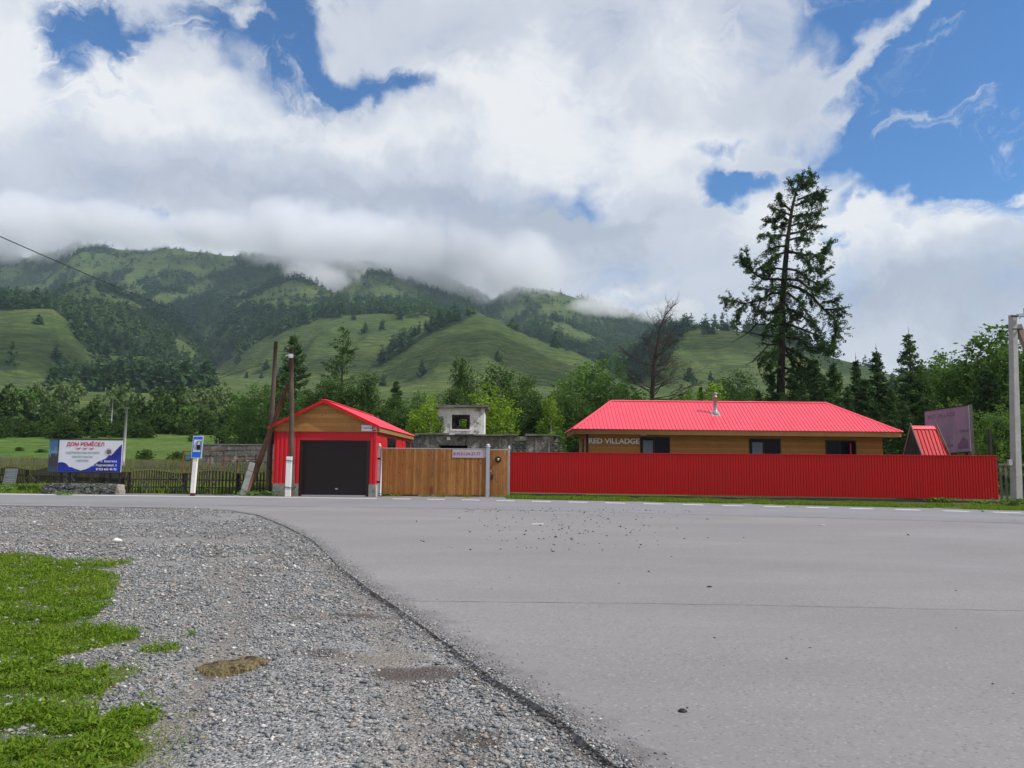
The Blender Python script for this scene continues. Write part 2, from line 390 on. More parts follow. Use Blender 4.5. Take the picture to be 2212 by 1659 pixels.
def m_banner_side():
    n = NT('banner_side_picture'); p = n.pos(); z = n.sepx(p, 2); h = n.noise(n.pos((3, 3, 3)), 1.4, 4, .6)
    zz = n.math('ADD', z, n.math('MULTIPLY', n.math('SUBTRACT', h, .5), .9))
    return n.fin(n.ramp(n.math('MULTIPLY', zz, .4), [(.42, (.03, .10, .22)), (.50, (.045, .03, .06)), (.72, (.05, .035, .06)), (.75, (.25, .42, .52)), (.86, (.05, .17, .33))]), .6)
MT['banner_side'] = m_banner_side()
def m_faded():
    n = NT('faded_pink_banner'); a = n.noise(n.pos((1.2, 1.2, .5)), 1.8, 5, .65); b = n.noise(n.pos((7, 7, .8)), 1.2, 4, .6)
    c = n.ramp(a, [(.3, (.20, .15, .21)), (.7, (.31, .20, .27))]); c = n.mix(n.ramp(b, [(.58, (0, 0, 0)), (.75, (.45, .45, .45))]), c, (.38, .34, .36))
    return n.fin(c, .6)
MT['faded'] = m_faded(); MT['faded_ink'] = m_paint('faded_banner_ink', (.115, .075, .13))
def m_ruin(name, white):
    n = NT(name); a = n.noise(n.pos(), 1.3, 7, .65, .5); b = n.noise(n.pos((4, 4, .8)), 1.3, 5, .6); z = n.sepx(n.pos(), 2)
    base = n.ramp(a, [(.34, (.05, .043, .038)), (.40, (.24, .215, .20)), (.44, (.60, .59, .57)), (.60, (.78, .77, .75))]) if white else n.ramp(a, [(.36, (.05, .043, .038)), (.46, (.22, .195, .18)), (.52, (.10, .093, .085)), (.66, (.36, .35, .33))])
    base = n.mix(n.ramp(b, [(.55, (0, 0, 0)), (.75, (.55, .55, .55))]), base, (.09, .08, .075))
    zr = n.math('DIVIDE', z, .42); fr = n.math('ABSOLUTE', n.math('SUBTRACT', n.math('FRACT', zr), .5))
    base = n.mix(n.ramp(fr, [(.47, (0, 0, 0)), (.495, (.5, .5, .5))]), base, (.07, .065, .06))
    n.bump(a, .8, .05); return n.fin(base, .9)
MT['ruin_white'] = m_ruin('flaking_whitewashed_blocks', True); MT['ruin_grey'] = m_ruin('stained_grey_blocks', False)
def m_stones():
    n = NT('rough_stone_masonry'); v = n.pos((1, 1, 1.5))
    w = n.N.new('ShaderNodeVectorMath'); w.operation = 'ADD'; n.L.new(v, w.inputs[0])
    s2 = n.N.new('ShaderNodeVectorMath'); s2.operation = 'SCALE'; n.L.new(n.noise(n.pos(), 3, 3, .5, 0, 'Color'), s2.inputs[0]); s2.inputs[3].default_value = .25; n.L.new(s2.outputs[0], w.inputs[1])
    c = n.voro(w.outputs[0], 4.2); e = n.voro(w.outputs[0], 4.2, 'DISTANCE_TO_EDGE', 'Distance')
    g = n.sepx(c, 0); col = n.ramp(g, [(.1, (.07, .085, .08)), (.6, (.15, .175, .165)), (.95, (.25, .26, .23))])
    col = n.mix(n.ramp(e, [(.02, (1, 1, 1)), (.07, (0, 0, 0))]), col, (.16, .145, .11))
    col = n.mix(n.ramp(n.noise(n.pos(), 9, 5, .7), [(.4, (0, 0, 0)), (.7, (.45, .45, .45))]), col, (.05, .055, .05))
    n.bump(n.ramp(e, [(0, (0, 0, 0)), (.14, (1, 1, 1))]), 1, .05); return n.fin(col, .9)
MT['masonry'] = m_stones()
MT['mortar'] = m_plain('buff_mortar', (.30, .265, .225), .9, 0, .2, 8, .2, .4)
MT['bark'] = m_weather('conifer_bark', (.018, .013, .011), (.055, .040, .032))
MT['dead_bark'] = m_weather('bare_dead_bark', (.040, .030, .027), (.085, .064, .057))
def m_birch():
    n = NT('birch_bark'); a = n.noise(n.pos((2, 2, 9)), 1.3, 5, .7)
    return n.fin(n.ramp(a, [(.36, (.06, .055, .05)), (.47, (.38, .37, .34)), (.7, (.55, .54, .5))]), .7)
MT['birch'] = m_birch()
MT['leaf_larch'] = m_leaf('larch_needles', (0.034, 0.07, 0.032), (0.066, 0.122, 0.048), (0.11, 0.18, 0.062))
MT['leaf_spruce'] = m_leaf('spruce_needles', (0.032, 0.062, 0.03), (0.062, 0.112, 0.046), (0.11, 0.175, 0.06), .2)
MT['leaf_dark'] = m_leaf('dark_birch_leaves', (0.048, 0.092, 0.03), (0.088, 0.15, 0.047), (0.145, 0.215, 0.07))
MT['leaf_mid'] = m_leaf('mid_green_leaves', (0.075, 0.15, 0.048), (0.14, 0.24, 0.066), (0.21, 0.31, 0.095))
MT['leaf_lime'] = m_leaf('yellow_green_leaves', (0.13, 0.22, 0.03), (0.24, 0.36, 0.045), (0.34, 0.46, 0.07), .45)
MT['leaf_pale'] = m_leaf('pale_willow_leaves', (0.11, 0.17, 0.08), (0.18, 0.25, 0.11), (0.25, 0.31, 0.15))
MT['leaf_bush'] = m_leaf('bush_leaves', (0.042, 0.078, 0.025), (0.072, 0.125, 0.036), (0.12, 0.18, 0.055))
MT['leaf_forest'] = m_leaf('hill_forest_needles', (0.024, 0.058, 0.032), (0.05, 0.098, 0.046), (0.1, 0.165, 0.065), .2)
MT['meadow_blade'] = m_leaf('meadow_grass_blades', (.09, .12, .03), (.16, .19, .055), (.28, .27, .11), .4)
MT['grass_blade'] = m_leaf('grass_blades', (0.095, 0.175, 0.018), (0.19, 0.31, 0.034), (0.36, 0.42, 0.08), .4)
# ------------------------------------------------------------------ terrain
def hor(px): return 998 + .0095*(px-1106)
EY = np.array([38, 45, 60, 100, 150, 300, 450, 600, 800, 1200, 6000.])
EE = np.array([-72.6, -61, -25, 18, 46, 95, 130, 150, 168, 180, 190.])
def zbase(Y):
    Y = np.maximum(Y, 1.0); z = EYE + np.interp(np.log(Y), np.log(EY), EE)*Y/F
    return np.where(Y < 45, 0, np.maximum(z, 0))
HILLS = [ # distance, front slope, back slope, rounding, crest measured on the photograph
 (880, .42, .5, 40, [(-700, 700), (-400, 655), (-150, 652), (0, 667), (60, 666), (110, 672), (145, 692), (190, 745), (230, 792), (290, 850), (340, 990)]),
 (1150, .40, .45, 40, [(-400, 620), (-100, 640), (40, 650), (130, 668), (210, 672), (290, 705), (350, 722), (400, 740), (440, 780), (470, 830), (520, 990)]),
 (1500, .42, .5, 30, [(-300, 640), (0, 650), (100, 648), (140, 630), (195, 611), (235, 628), (310, 660), (380, 685), (420, 720), (480, 800), (540, 990)]),
 (1250, .42, .45, 45, [(380, 990), (430, 830), (480, 790), (540, 748), (600, 714), (660, 690), (720, 677), (780, 677), (850, 682), (930, 680), (1000, 700), (1060, 740), (1130, 820), (1200, 990)]),
 (1650, .45, .45, 40, [(420, 780), (480, 720), (520, 672), (570, 652), (620, 650), (680, 655), (760, 652), (830, 655), (900, 655), (960, 670), (1040, 700), (1100, 760), (1180, 850)]),
 (1950, .45, .45, 35, [(380, 720), (440, 668), (480, 655), (540, 640), (600, 608), (645, 606), (690, 620), (740, 640), (800, 655), (870, 700)]),
 (2250, .5, .5, 35, [(600, 690), (700, 650), (760, 610), (800, 590), (850, 597), (900, 614), (945, 636), (1000, 655), (1060, 690), (1100, 740)]),
 (920, .40, .45, 22, [(480, 990), (560, 880), (640, 860), (720, 838), (790, 800), (850, 757), (905, 722), (960, 697), (1005, 684), (1038, 680), (1075, 692), (1130, 722), (1185, 748), (1245, 764), (1290, 785), (1330, 808), (1400, 850), (1500, 900), (1600, 990)]),
 (1050, .40, .4, 60, [(1230, 990), (1300, 880), (1340, 800), (1390, 755), (1430, 728), (1467, 716), (1510, 712), (1551, 714), (1600, 720), (1651, 731), (1720, 750), (1801, 775), (1860, 790), (1930, 812), (2050, 860), (2200, 900), (2500, 940), (2900, 990)]),
 (1900, .45, .4, 40, [(1060, 800), (1100, 740), (1150, 700), (1180, 688), (1230, 695), (1300, 733), (1370, 745), (1430, 700), (1500, 712), (1600, 760), (1800, 900)]),
 (1500, .45, .4, 40, [(1000, 990), (1080, 750), (1120, 728), (1160, 730), (1240, 748), (1300, 768), (1370, 755), (1430, 742), (1480, 760), (1560, 990)]),
 (2500, .45, .35, 50, [(980, 760), (1040, 680), (1090, 640), (1130, 624), (1170, 626), (1210, 634), (1260, 650), (1310, 662), (1350, 672), (1400, 692), (1440, 698), (1490, 708), (1530, 713), (1600, 740), (1750, 860), (1900, 990)]),
 (2700, .5, .35, 60, [(-1200, 620), (-600, 560), (-200, 555), (0, 560), (90, 560), (130, 545), (175, 527), (230, 538), (300, 545), (360, 540), (430, 548), (500, 556), (560, 558), (620, 566), (700, 574), (780, 574), (850, 582), (940, 600), (1010, 625), (1080, 665), (1140, 720), (1200, 800)]),
]
HU = []
for D, s1, s2, rd, cr in HILLS:
    pts = np.array([at(px, py, D) for px, py in cr]); u = pts[:, 0]/D; uu = np.linspace(u[0], u[-1], 400)
    zz = np.interp(uu, u, pts[:, 2]); k = np.hanning(15); k /= k.sum()
    zz2 = np.convolve(np.pad(zz, 7, 'edge'), k, 'valid'); HU.append((D, s1, s2, rd, uu, zz2))
def zterr(X, Y):
    X = np.asarray(X, float); Y = np.asarray(Y, float)
    z = zbase(Y); u = X/np.maximum(Y, 1)
    far = sstep(45, 160, Y)
    und = (fbm(X/60, Y/60, 4, 3)-.5)*far*np.clip(Y/150, 0, 5)
    z = z + und*1.6
    side = 1-sstep(.95, 1.5, np.abs(u))
    for D, s1, s2, rd, uu, zz in HU:
        zc = np.interp(u, uu, zz, left=-500, right=-500)
        # the crest wanders nearer and farther so slopes face different ways
        Dc = D*(1+.05*(fbm(u*6+D, u*0+D, 3, 5)-.5)*0)
        d = Dc-Y; ad = np.sqrt(d*d+rd*rd)-rd
        g = (fbm(X/85+D, Y/300, 4, 11)-.5)*2*np.minimum(np.abs(d)*.15, 42) + (fbm(X/35, Y/60+D, 3, 13)-.5)*np.minimum(np.abs(d)*.06, 11)
        h = np.where(d > 0, zc-s1*ad, zc-s2*ad) + g - 5*np.minimum(np.abs(d)/400, 1)
        k = 9.0
        z = np.where(Y > 250, np.maximum(z, h)+k*np.exp(-np.abs(z-h)/k)*.35*side*np.where(np.abs(d) < 60, 0, 1), z)
    return z
GRASS = [
 [(-50, 668), (130, 671), (142, 695), (165, 730), (195, 765), (205, 782), (160, 800), (110, 775), (60, 790), (-50, 770)],
 [(100, 652), (140, 631), (195, 608), (232, 628), (300, 658), (345, 676), (250, 668), (160, 660)],
 [(150, 552), (205, 540), (300, 530), (490, 535), (510, 572), (430, 598), (360, 590), (250, 590), (190, 600), (148, 590)],
 [(475, 655), (560, 640), (600, 606), (690, 616), (752, 648), (640, 662), (560, 664)],
 [(440, 805), (500, 772), (600, 718), (720, 682), (930, 682), (955, 696), (900, 725), (850, 752), (800, 790), (786, 835), (740, 850), (600, 868), (470, 880)],
 [(560, 885), (700, 850), (790, 812), (850, 766), (905, 730), (960, 704), (1038, 676), (1075, 690), (1130, 720), (1185, 746), (1245, 762), (1330, 812), (1500, 900), (1500, 990), (500, 990)],
 [(362, 728), (388, 722), (438, 772), (410, 795), (385, 760)],
 [(770, 590), (850, 597), (900, 614), (940, 636), (900, 652), (820, 648), (750, 650), (740, 622)],
 [(1440, 790), (1455, 735), (1500, 712), (1600, 716), (1801, 772), (1930, 810), (2300, 900), (2300, 990), (1350, 990), (1330, 850)],
 [(1130, 622), (1230, 636), (1290, 664), (1240, 676), (1150, 660)],
 [(1185, 692), (1235, 700), (1305, 736), (1250, 738), (1190, 715)],
 [(-50, 800), (70, 800), (110, 830), (140, 870), (60, 880), (-50, 870)],
 [(470, 815), (600, 790), (640, 830), (500, 860)],
]
def forest_at(px, py, X, Y):
    g = np.zeros(px.shape, bool)
    qx = px+(fbm(X/30, Y/50, 3, 21)-.5)*36; qy = py+(fbm(X/30+9, Y/50+4, 3, 22)-.5)*26
    for p in GRASS: g |= inpoly(qx, qy, p)
    up_ = g & (py < 665) & (fbm(X/50, Y/70, 3, 31) > .49)
    f = np.where(g, np.where(up_, .30, 0.0), 1.0)
    f = np.where((px > 1080) & (py < 700) & ~g, np.where(fbm(X/60, Y/90, 3, 23) > .50, .8, .12), f)      # broken wood on the far right ridge
    f = np.where((~g) & (px < 760) & (py < 665) & (fbm(X/70, Y/120, 3, 27) > .60), .1, f)
    f = np.where((~g) & (py > 700) & (py < 830) & (px < 620) & (fbm(X/22, Y/60, 3, 28) > .60), .25, f)
    out = (px < -40) | (px > 2250)
    return np.where(out, np.where(fbm(X/160, Y/160, 3, 29) > .5, 1.0, 0.0), f)

def build_hills():
    nu = 900; u = np.linspace(-1.5, 1.5, nu)
    Ys = np.concatenate([np.geomspace(45, 300, 90, endpoint=False), np.geomspace(300, 3300, 400)]); ny = len(Ys)
    U, YY = np.meshgrid(u, Ys); X = U*YY
    Z = zterr(X, YY)
    V = np.stack([X, YY, Z], -1).reshape(-1, 3)
    px, py, c = proj(V)
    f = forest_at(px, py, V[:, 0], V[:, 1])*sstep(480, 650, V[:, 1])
    i = np.arange(nu-1); j = np.arange(ny-1); I, J = np.meshgrid(i, j); a = (J*nu+I).ravel()
    Fq = np.stack([a, a+1, a+nu+1, a+nu], 1)
    n = NT('hill_grass'); fo = n.attr('forest'); me_ = n.attr('meadow')
    g1 = n.noise(n.pos((1, 1, 3)), .006, 6, .6); g2 = n.noise(n.pos((1, 1, 6)), .03, 6, .65); g3 = n.noise(n.pos((.5, 1, 14)), .035, 5, .7, .6)
    col = n.ramp(g1, [(.32, (.056, .102, .024)), (.5, (.098, .150, .030)), (.7, (.165, .195, .044))])
    col = n.mix(n.ramp(g2, [(.45, (0, 0, 0)), (.72, (.6, .6, .6))]), col, (.14, .150, .060))
    col = n.mix(n.ramp(g3, [(.50, (0, 0, 0)), (.57, (.8, .8, .8))]), col, (.036, .062, .024))
    fs = n.noise(n.pos((.35, .8, 3.2)), .16, 6, .72, .5)
    col = n.mix(n.ramp(fs, [(.44, (.62, .62, .62)), (.54, (0, 0, 0))]), col, (.040, .066, .024)); col = n.mix(n.ramp(fs, [(.58, (0, 0, 0)), (.68, (.5, .5, .5))]), col, (.17, .175, .08))
    dots = n.voro(n.pos((1, 1, 1)), .12, 'F1', 'Distance')
    col = n.mix(n.ramp(dots, [(.08, (.7, .7, .7)), (.16, (0, 0, 0))]), col, (.04, .07, .025))
    mg = n.noise(n.pos(), .25, 6, .65); mcol = n.ramp(mg, [(.35, (.050, .105, .018)), (.55, (.085, .155, .024)), (.75, (.14, .185, .045))])
    mcol = n.mix(n.ramp(n.noise(n.pos((.3, 1, 1)), .12, 5, .6), [(.5, (0, 0, 0)), (.7, (.6, .6, .6))]), mcol, (.15, .165, .065))
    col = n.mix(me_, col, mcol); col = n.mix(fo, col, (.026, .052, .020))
    n.bump(n.math('ADD', n.math('ADD', g2, n.math('MULTIPLY', g3, .6)), n.math('MULTIPLY', fs, .35)), 1.0, 7.0)
    m = n.fin(col, .9, 0, .1)
    me = np_mesh('hills', V, Fq, m, True, {'forest': f, 'meadow': 1-sstep(160, 420, V[:, 1])})
    tag(link('hills', me), kind='structure')
build_hills()

# near ground sheets ------------------------------------------------
def road_far_Y(X): return np.interp(X, RFX, RFY)
def line_pts(pxs): return np.array([gnd(a, b)[:2] for a, b in pxs])
EDGE = line_pts([(-900, 1061), (-400, 1063), (0, 1065.5), (276, 1069), (498, 1071), (814, 1073.5), (1000, 1075.5), (1161, 1079.7), (1660, 1090.5), (1991, 1098), (2212, 1104), (2500, 1113), (3300, 1140)])
LINE = line_pts([(-900, 1063), (-400, 1065.4), (0, 1068.2), (276, 1071.8), (498, 1074), (814, 1077.8), (1000, 1080.5), (1242, 1085.6), (1594, 1093.4), (1938, 1101.7), (2148, 1107.4), (2212, 1109.5), (2500, 1118), (3300, 1145)])
RFX, RFY = EDGE[:, 0], EDGE[:, 1]
def lineY(X): return np.interp(X, LINE[:, 0], LINE[:, 1])
def grid(x0, x1, nx, y0, y1, ny):
    X, Y = np.meshgrid(np.linspace(x0, x1, nx), np.linspace(y0, y1, ny)); return X.ravel(), Y.ravel(), nx, ny
def gridF(nx, ny):
    I, J = np.meshgrid(np.arange(nx-1), np.arange(ny-1)); a = (J*nx+I).ravel(); return np.stack([a, a+1, a+nx+1, a+nx], 1)
GB = np.array([gnd(a, b)[:2] for a, b in [(0, 1091), (200, 1093), (400, 1096), (500, 1103), (560, 1113), (620, 1137), (680, 1168), (735, 1222), (800, 1272), (870, 1318), (940, 1368), (1010, 1420), (1080, 1472), (1150, 1513), (1200, 1543), (1250, 1583), (1300, 1625), (1345, 1659)]])
GBY, GBX = GB[::-1, 1], GB[::-1, 0]
def bx(Y): return np.where(Y < GBY[0], GBX[0]+(GBY[0]-Y)*.9, np.interp(Y, GBY, GBX))
NEARY = lambda X: lineY(X)-6.3

def m_ground():
    n = NT('gravel_ground'); p = n.pos((1, 1, 1)); gr = n.attr('grass'); dm = n.attr('damp'); ns = n.attr('sand')
    c1 = n.voro(p, 34); c2 = n.voro(p, 75); e1 = n.voro(p, 34, 'F1', 'Distance')
    st = [(.05, (.08, .088, .095)), (.30, (.19, .20, .21)), (.58, (.30, .30, .305)), (.84, (.38, .36, .35)), (.98, (.60, .58, .55))]
    a = n.ramp(n.sepx(c1, 0), st); b = n.ramp(n.sepx(c2, 1), st)
    col = n.mix(n.ramp(e1, [(.42, (0, 0, 0)), (.62, (1, 1, 1))]), a, b)
    col = n.mix(n.ramp(n.noise(p, .9, 5, .6), [(.42, (0, 0, 0)), (.75, (.42, .42, .42))]), col, (.29, .265, .25))
    col = n.mix(n.ramp(n.noise(p, .35, 4, .6), [(.45, (0, 0, 0)), (.7, (.35, .35, .35))]), col, (.19, .195, .20))
    col = n.mix(ns, col, (.20, .165, .13)); col = n.mix(dm, col, (.068, .052, .044))
    col = n.mix(gr, col, n.ramp(n.noise(p, 5, 5, .6), [(.3, (.05, .075, .015)), (.55, (.10, .12, .03)), (.75, (.15, .13, .06))]))
    n.bump(n.math('SUBTRACT', n.math('MULTIPLY', n.sepx(c1, 2), .6), n.math('ADD', e1, n.math('MULTIPLY', n.voro(p, 75, 'F1', 'Distance'), .5))), 1.0, .018)
    return n.fin(col, .85, 0, .25)
MT['ground'] = m_ground()
def ell(X, Y, px, py, rx, ry, rot=0):     # soft spot on the ground; size measured on the photograph
    c = gnd(px, py); a = gnd(px+rx, py); b = gnd(px, py-ry); wx = np.linalg.norm(a-c); wy = np.linalg.norm(b-c)
    dx = X-c[0]; dy = Y-c[1]; cr, sr = math.cos(R(rot)), math.sin(R(rot)); qx = (dx*cr+dy*sr)/wx; qy = (-dx*sr+dy*cr)/wy
    return 1-np.sqrt(qx*qx+qy*qy)
GP = [[(-500, 1190), (0, 1187), (60, 1192), (140, 1205), (205, 1222), (250, 1245), (232, 1275), (235, 1295), (205, 1330), (180, 1352), (250, 1350), (300, 1352), (295, 1365), (240, 1390), (150, 1410), (120, 1422), (170, 1440), (240, 1435), (300, 1440), (250, 1475), (215, 1510), (200, 1550), (290, 1520), (335, 1530), (310, 1570), (330, 1610), (260, 1660), (240, 1720), (-700, 1720)]]
BARE = [(0, 1425, 70, 14, 0), (190, 1430, 60, 16, 0), (120, 1580, 90, 16, 10), (60, 1640, 60, 12, 0), (210, 1300, 60, 6, 0), (40, 1570, 50, 10, 0), (200, 1515, 50, 10, 0)]
TUFT = [(348, 1402, 45, 12), (326, 1494, 22, 9), (405, 1368, 16, 7), (370, 1395, 18, 8), (200, 1215, 90, 8), (290, 1545, 50, 25)]
def near_grass(X, Y):
    P = np.stack([X, Y, X*0], 1); px, py, c = proj(P)
    qx = px+(fbm(X*3, Y*3, 5, 41)-.5)*70-6; qy = py+(fbm(X*3+7, Y*3, 5, 42)-.5)*34*np.clip((py-1100)/400, .1, 1)
    g = np.zeros(X.shape)
    for p in GP: g = np.where(inpoly(qx, qy, p), 1.0, g)
    for a, b, rx, ry, r_ in BARE: g *= 1-.85*np.clip(ell(X, Y, a, b, rx*.85, ry*.8, r_)*3+(fbm(X*6, Y*6, 3, 43)-.5)*2.6, 0, 1)
    for a, b, rx, ry in TUFT: g = np.maximum(g, np.clip(ell(X, Y, a, b, rx, ry)*3+(fbm(X*9, Y*9, 3, 44)-.5)*2, 0, 1))
    side = (X < -3.2) & (Y < 3.4)
    return np.where(c > 0, g, 0)*np.where(Y > 2, 1, 0)
def soft_grass(X, Y):
    return sum(near_grass(X+dx, Y+dy) for dx, dy in ((0, 0), (.13, 0), (-.13, 0), (0, .13), (0, -.13), (.25, .08), (-.25, -.08)))/7
def track(X, Y):      # wheel tracks swinging from the road into the yard
    t = np.zeros(X.shape); c = -1.35-.16*(Y-5)-.022*(Y-5)**2
    for o in (-.75, .75, -2.6): t = np.maximum(t, np.exp(-((X-c-o+.12*(fbm(Y*1.1, X*0+o, 2, 57)-.5))/.20)**2))
    return t
def gravel_z(X, Y):
    z = (fbm(X*1.2, Y*1.2, 4, 51)-.5)*.05*np.minimum(1, Y/3)
    z = z - .05*np.clip(ell(X, Y, 500, 1425, 110, 34)*1.5, 0, 1)
    z = z-.022*track(X, Y)
    return z-.02
def build_near():
    X, Y, nx, ny = grid(-11, 3.6, 366, 1.0, 14, 326)
    Z = gravel_z(X, Y)
    nz = fbm(X*5, Y*5, 4, 61)
    damp = np.zeros(X.shape)
    for a, b, rx, ry, r_ in [(900, 1446, 120, 17, -6), (960, 1450, 70, 13, 0), (770, 1322, 60, 7, 4), (690, 1405, 60, 12, 0), (470, 1432, 40, 16, 0), (235, 1420, 40, 18, 0), (1010, 1590, 120, 30, 0)]:
        damp = np.maximum(damp, np.clip(ell(X, Y, a, b, rx, ry, r_)*2.2+(nz-.5)*2.2, 0, 1))
    damp *= .8
    de = X-bx(Y); damp = np.maximum(damp, np.clip(1-np.abs(de+.05)/.16+(nz-.5)*1.2, 0, 1)*.8)
    sand = np.zeros(X.shape)
    for a, b, rx, ry, r_ in [(660, 1330, 160, 10, 4), (800, 1420, 170, 18, 0), (500, 1425, 100, 28, 0), (150, 1172, 90, 16, 0), (300, 1380, 120, 12, 0), (1000, 1640, 220, 60, 0), (640, 1190, 100, 60, 0)]:
        sand = np.maximum(sand, np.clip(ell(X, Y, a, b, rx, ry, r_)*1.6+(nz-.5)*1.8, 0, 1)*.7)
    g = soft_grass(X, Y); tk = track(X, Y); sand = np.maximum(sand, tk*.55*np.clip(nz*2, 0, 1))
    me = np_mesh('gravel_yard', np.stack([X, Y, Z], 1), gridF(nx, ny), MT['ground'], True, {'grass': g*.95, 'damp': damp, 'sand': sand})
    tag(link('gravel_yard', me), kind='structure')
    # outer ground: shoulders, verges, the yard continuing on all sides
    X, Y, nx, ny = grid(-110, 110, 500, -120, 46.5, 420)
    far = Y-road_far_Y(X); nz = fbm(X*1.3, Y*1.3, 4, 63); nb = fbm(X*.4, Y*.4, 3, 64)
    P = np.stack([X, Y, X*0], 1); px, py, c = proj(P)
    g = np.where(far > 0, sstep(.35, .9, far+(nz-.5)*1.6), 0)
    inside = (px > 250) & (px < 1095) & (far < 2.9) & (c > 0)
    g = np.where(inside, g*np.where(far > 1.7, .6, .12), g)
    g = np.where((Y < 18) & (X < bx(np.maximum(Y, 5))-9+(nb-.5)*4), sstep(.4, .6, nz+.2), g)
    sandm = np.where(px < 230, sstep(.45, .7, fbm(X*.7, Y*2, 3, 66)), .3*sstep(.4, .7, nb))
    hole = (X > -11) & (X < 3.6) & (Y > 1.0) & (Y < 14)
    ed = np.clip(np.minimum(np.minimum(X+11, 3.6-X), np.minimum(Y-1, 14-Y)), 0, .6)/.6
    Z = np.full(X.shape, -.03); Z = np.where(hole, -.03-.12*ed, Z); Z = np.where(far > .3, -.03+.03*sstep(.3, 1.5, far), Z)
    Z = np.where(far > 4, np.where(Y > 44, 0.0+.0, Z), Z)
    me = np_mesh('ground', np.stack([X, Y, Z], 1), gridF(nx, ny), MT['ground'], True, {'grass': g, 'damp': g*0, 'sand': sandm*.7})
    tag(link('ground', me), kind='structure')
build_near()
def m_asphalt(name, cool):
    n = NT(name); p = n.pos()
    base = (.238, .229, .233) if not cool else (.232, .229, .246)
    dk = tuple(x*.80 for x in base); lt = tuple(x*1.10 for x in base)
    col = n.ramp(n.noise(n.pos((.5, 1, 1), (0, 0, R(20))), .35, 6, .6), [(.3, tuple(x*.84 for x in base)), (.7, lt)])
    sp = n.voro(p, 55); s = n.sepx(sp, 0)
    col = n.mix(n.ramp(s, [(0, (.62, .62, .62)), (.12, (0, 0, 0)), (.86, (0, 0, 0)), (1, (.38, .38, .38))]), col, n.ramp(s, [(.4, tuple(x*.42 for x in base)), (.6, (.46, .44, .42))]))
    col = n.mix(n.ramp(n.noise(p, 40, 4, .7), [(.35, (.4, .4, .4)), (.6, (0, 0, 0))]), col, dk)
    col = n.mix(n.ramp(n.noise(n.pos((.25, 1, 1), (0, 0, R(-12))), .9, 5, .65), [(.45, (0, 0, 0)), (.75, (.7, .7, .7))]), col, tuple(x*.84 for x in base))
    ed = n.attr('edge'); col = n.mix(n.math('MULTIPLY', ed, n.ramp(n.noise(p, 14, 5, .7), [(.35, (.25, .25, .25)), (.6, (1, 1, 1))])), col, (.075, .066, .060))
    n.bump(n.noise(p, 90, 3, .7), .5, .006)
    return n.fin(col, .8, 0, .3)
MT['asphalt'] = m_asphalt('dusty_asphalt', False); MT['asphalt_road'] = m_asphalt('road_asphalt', True)
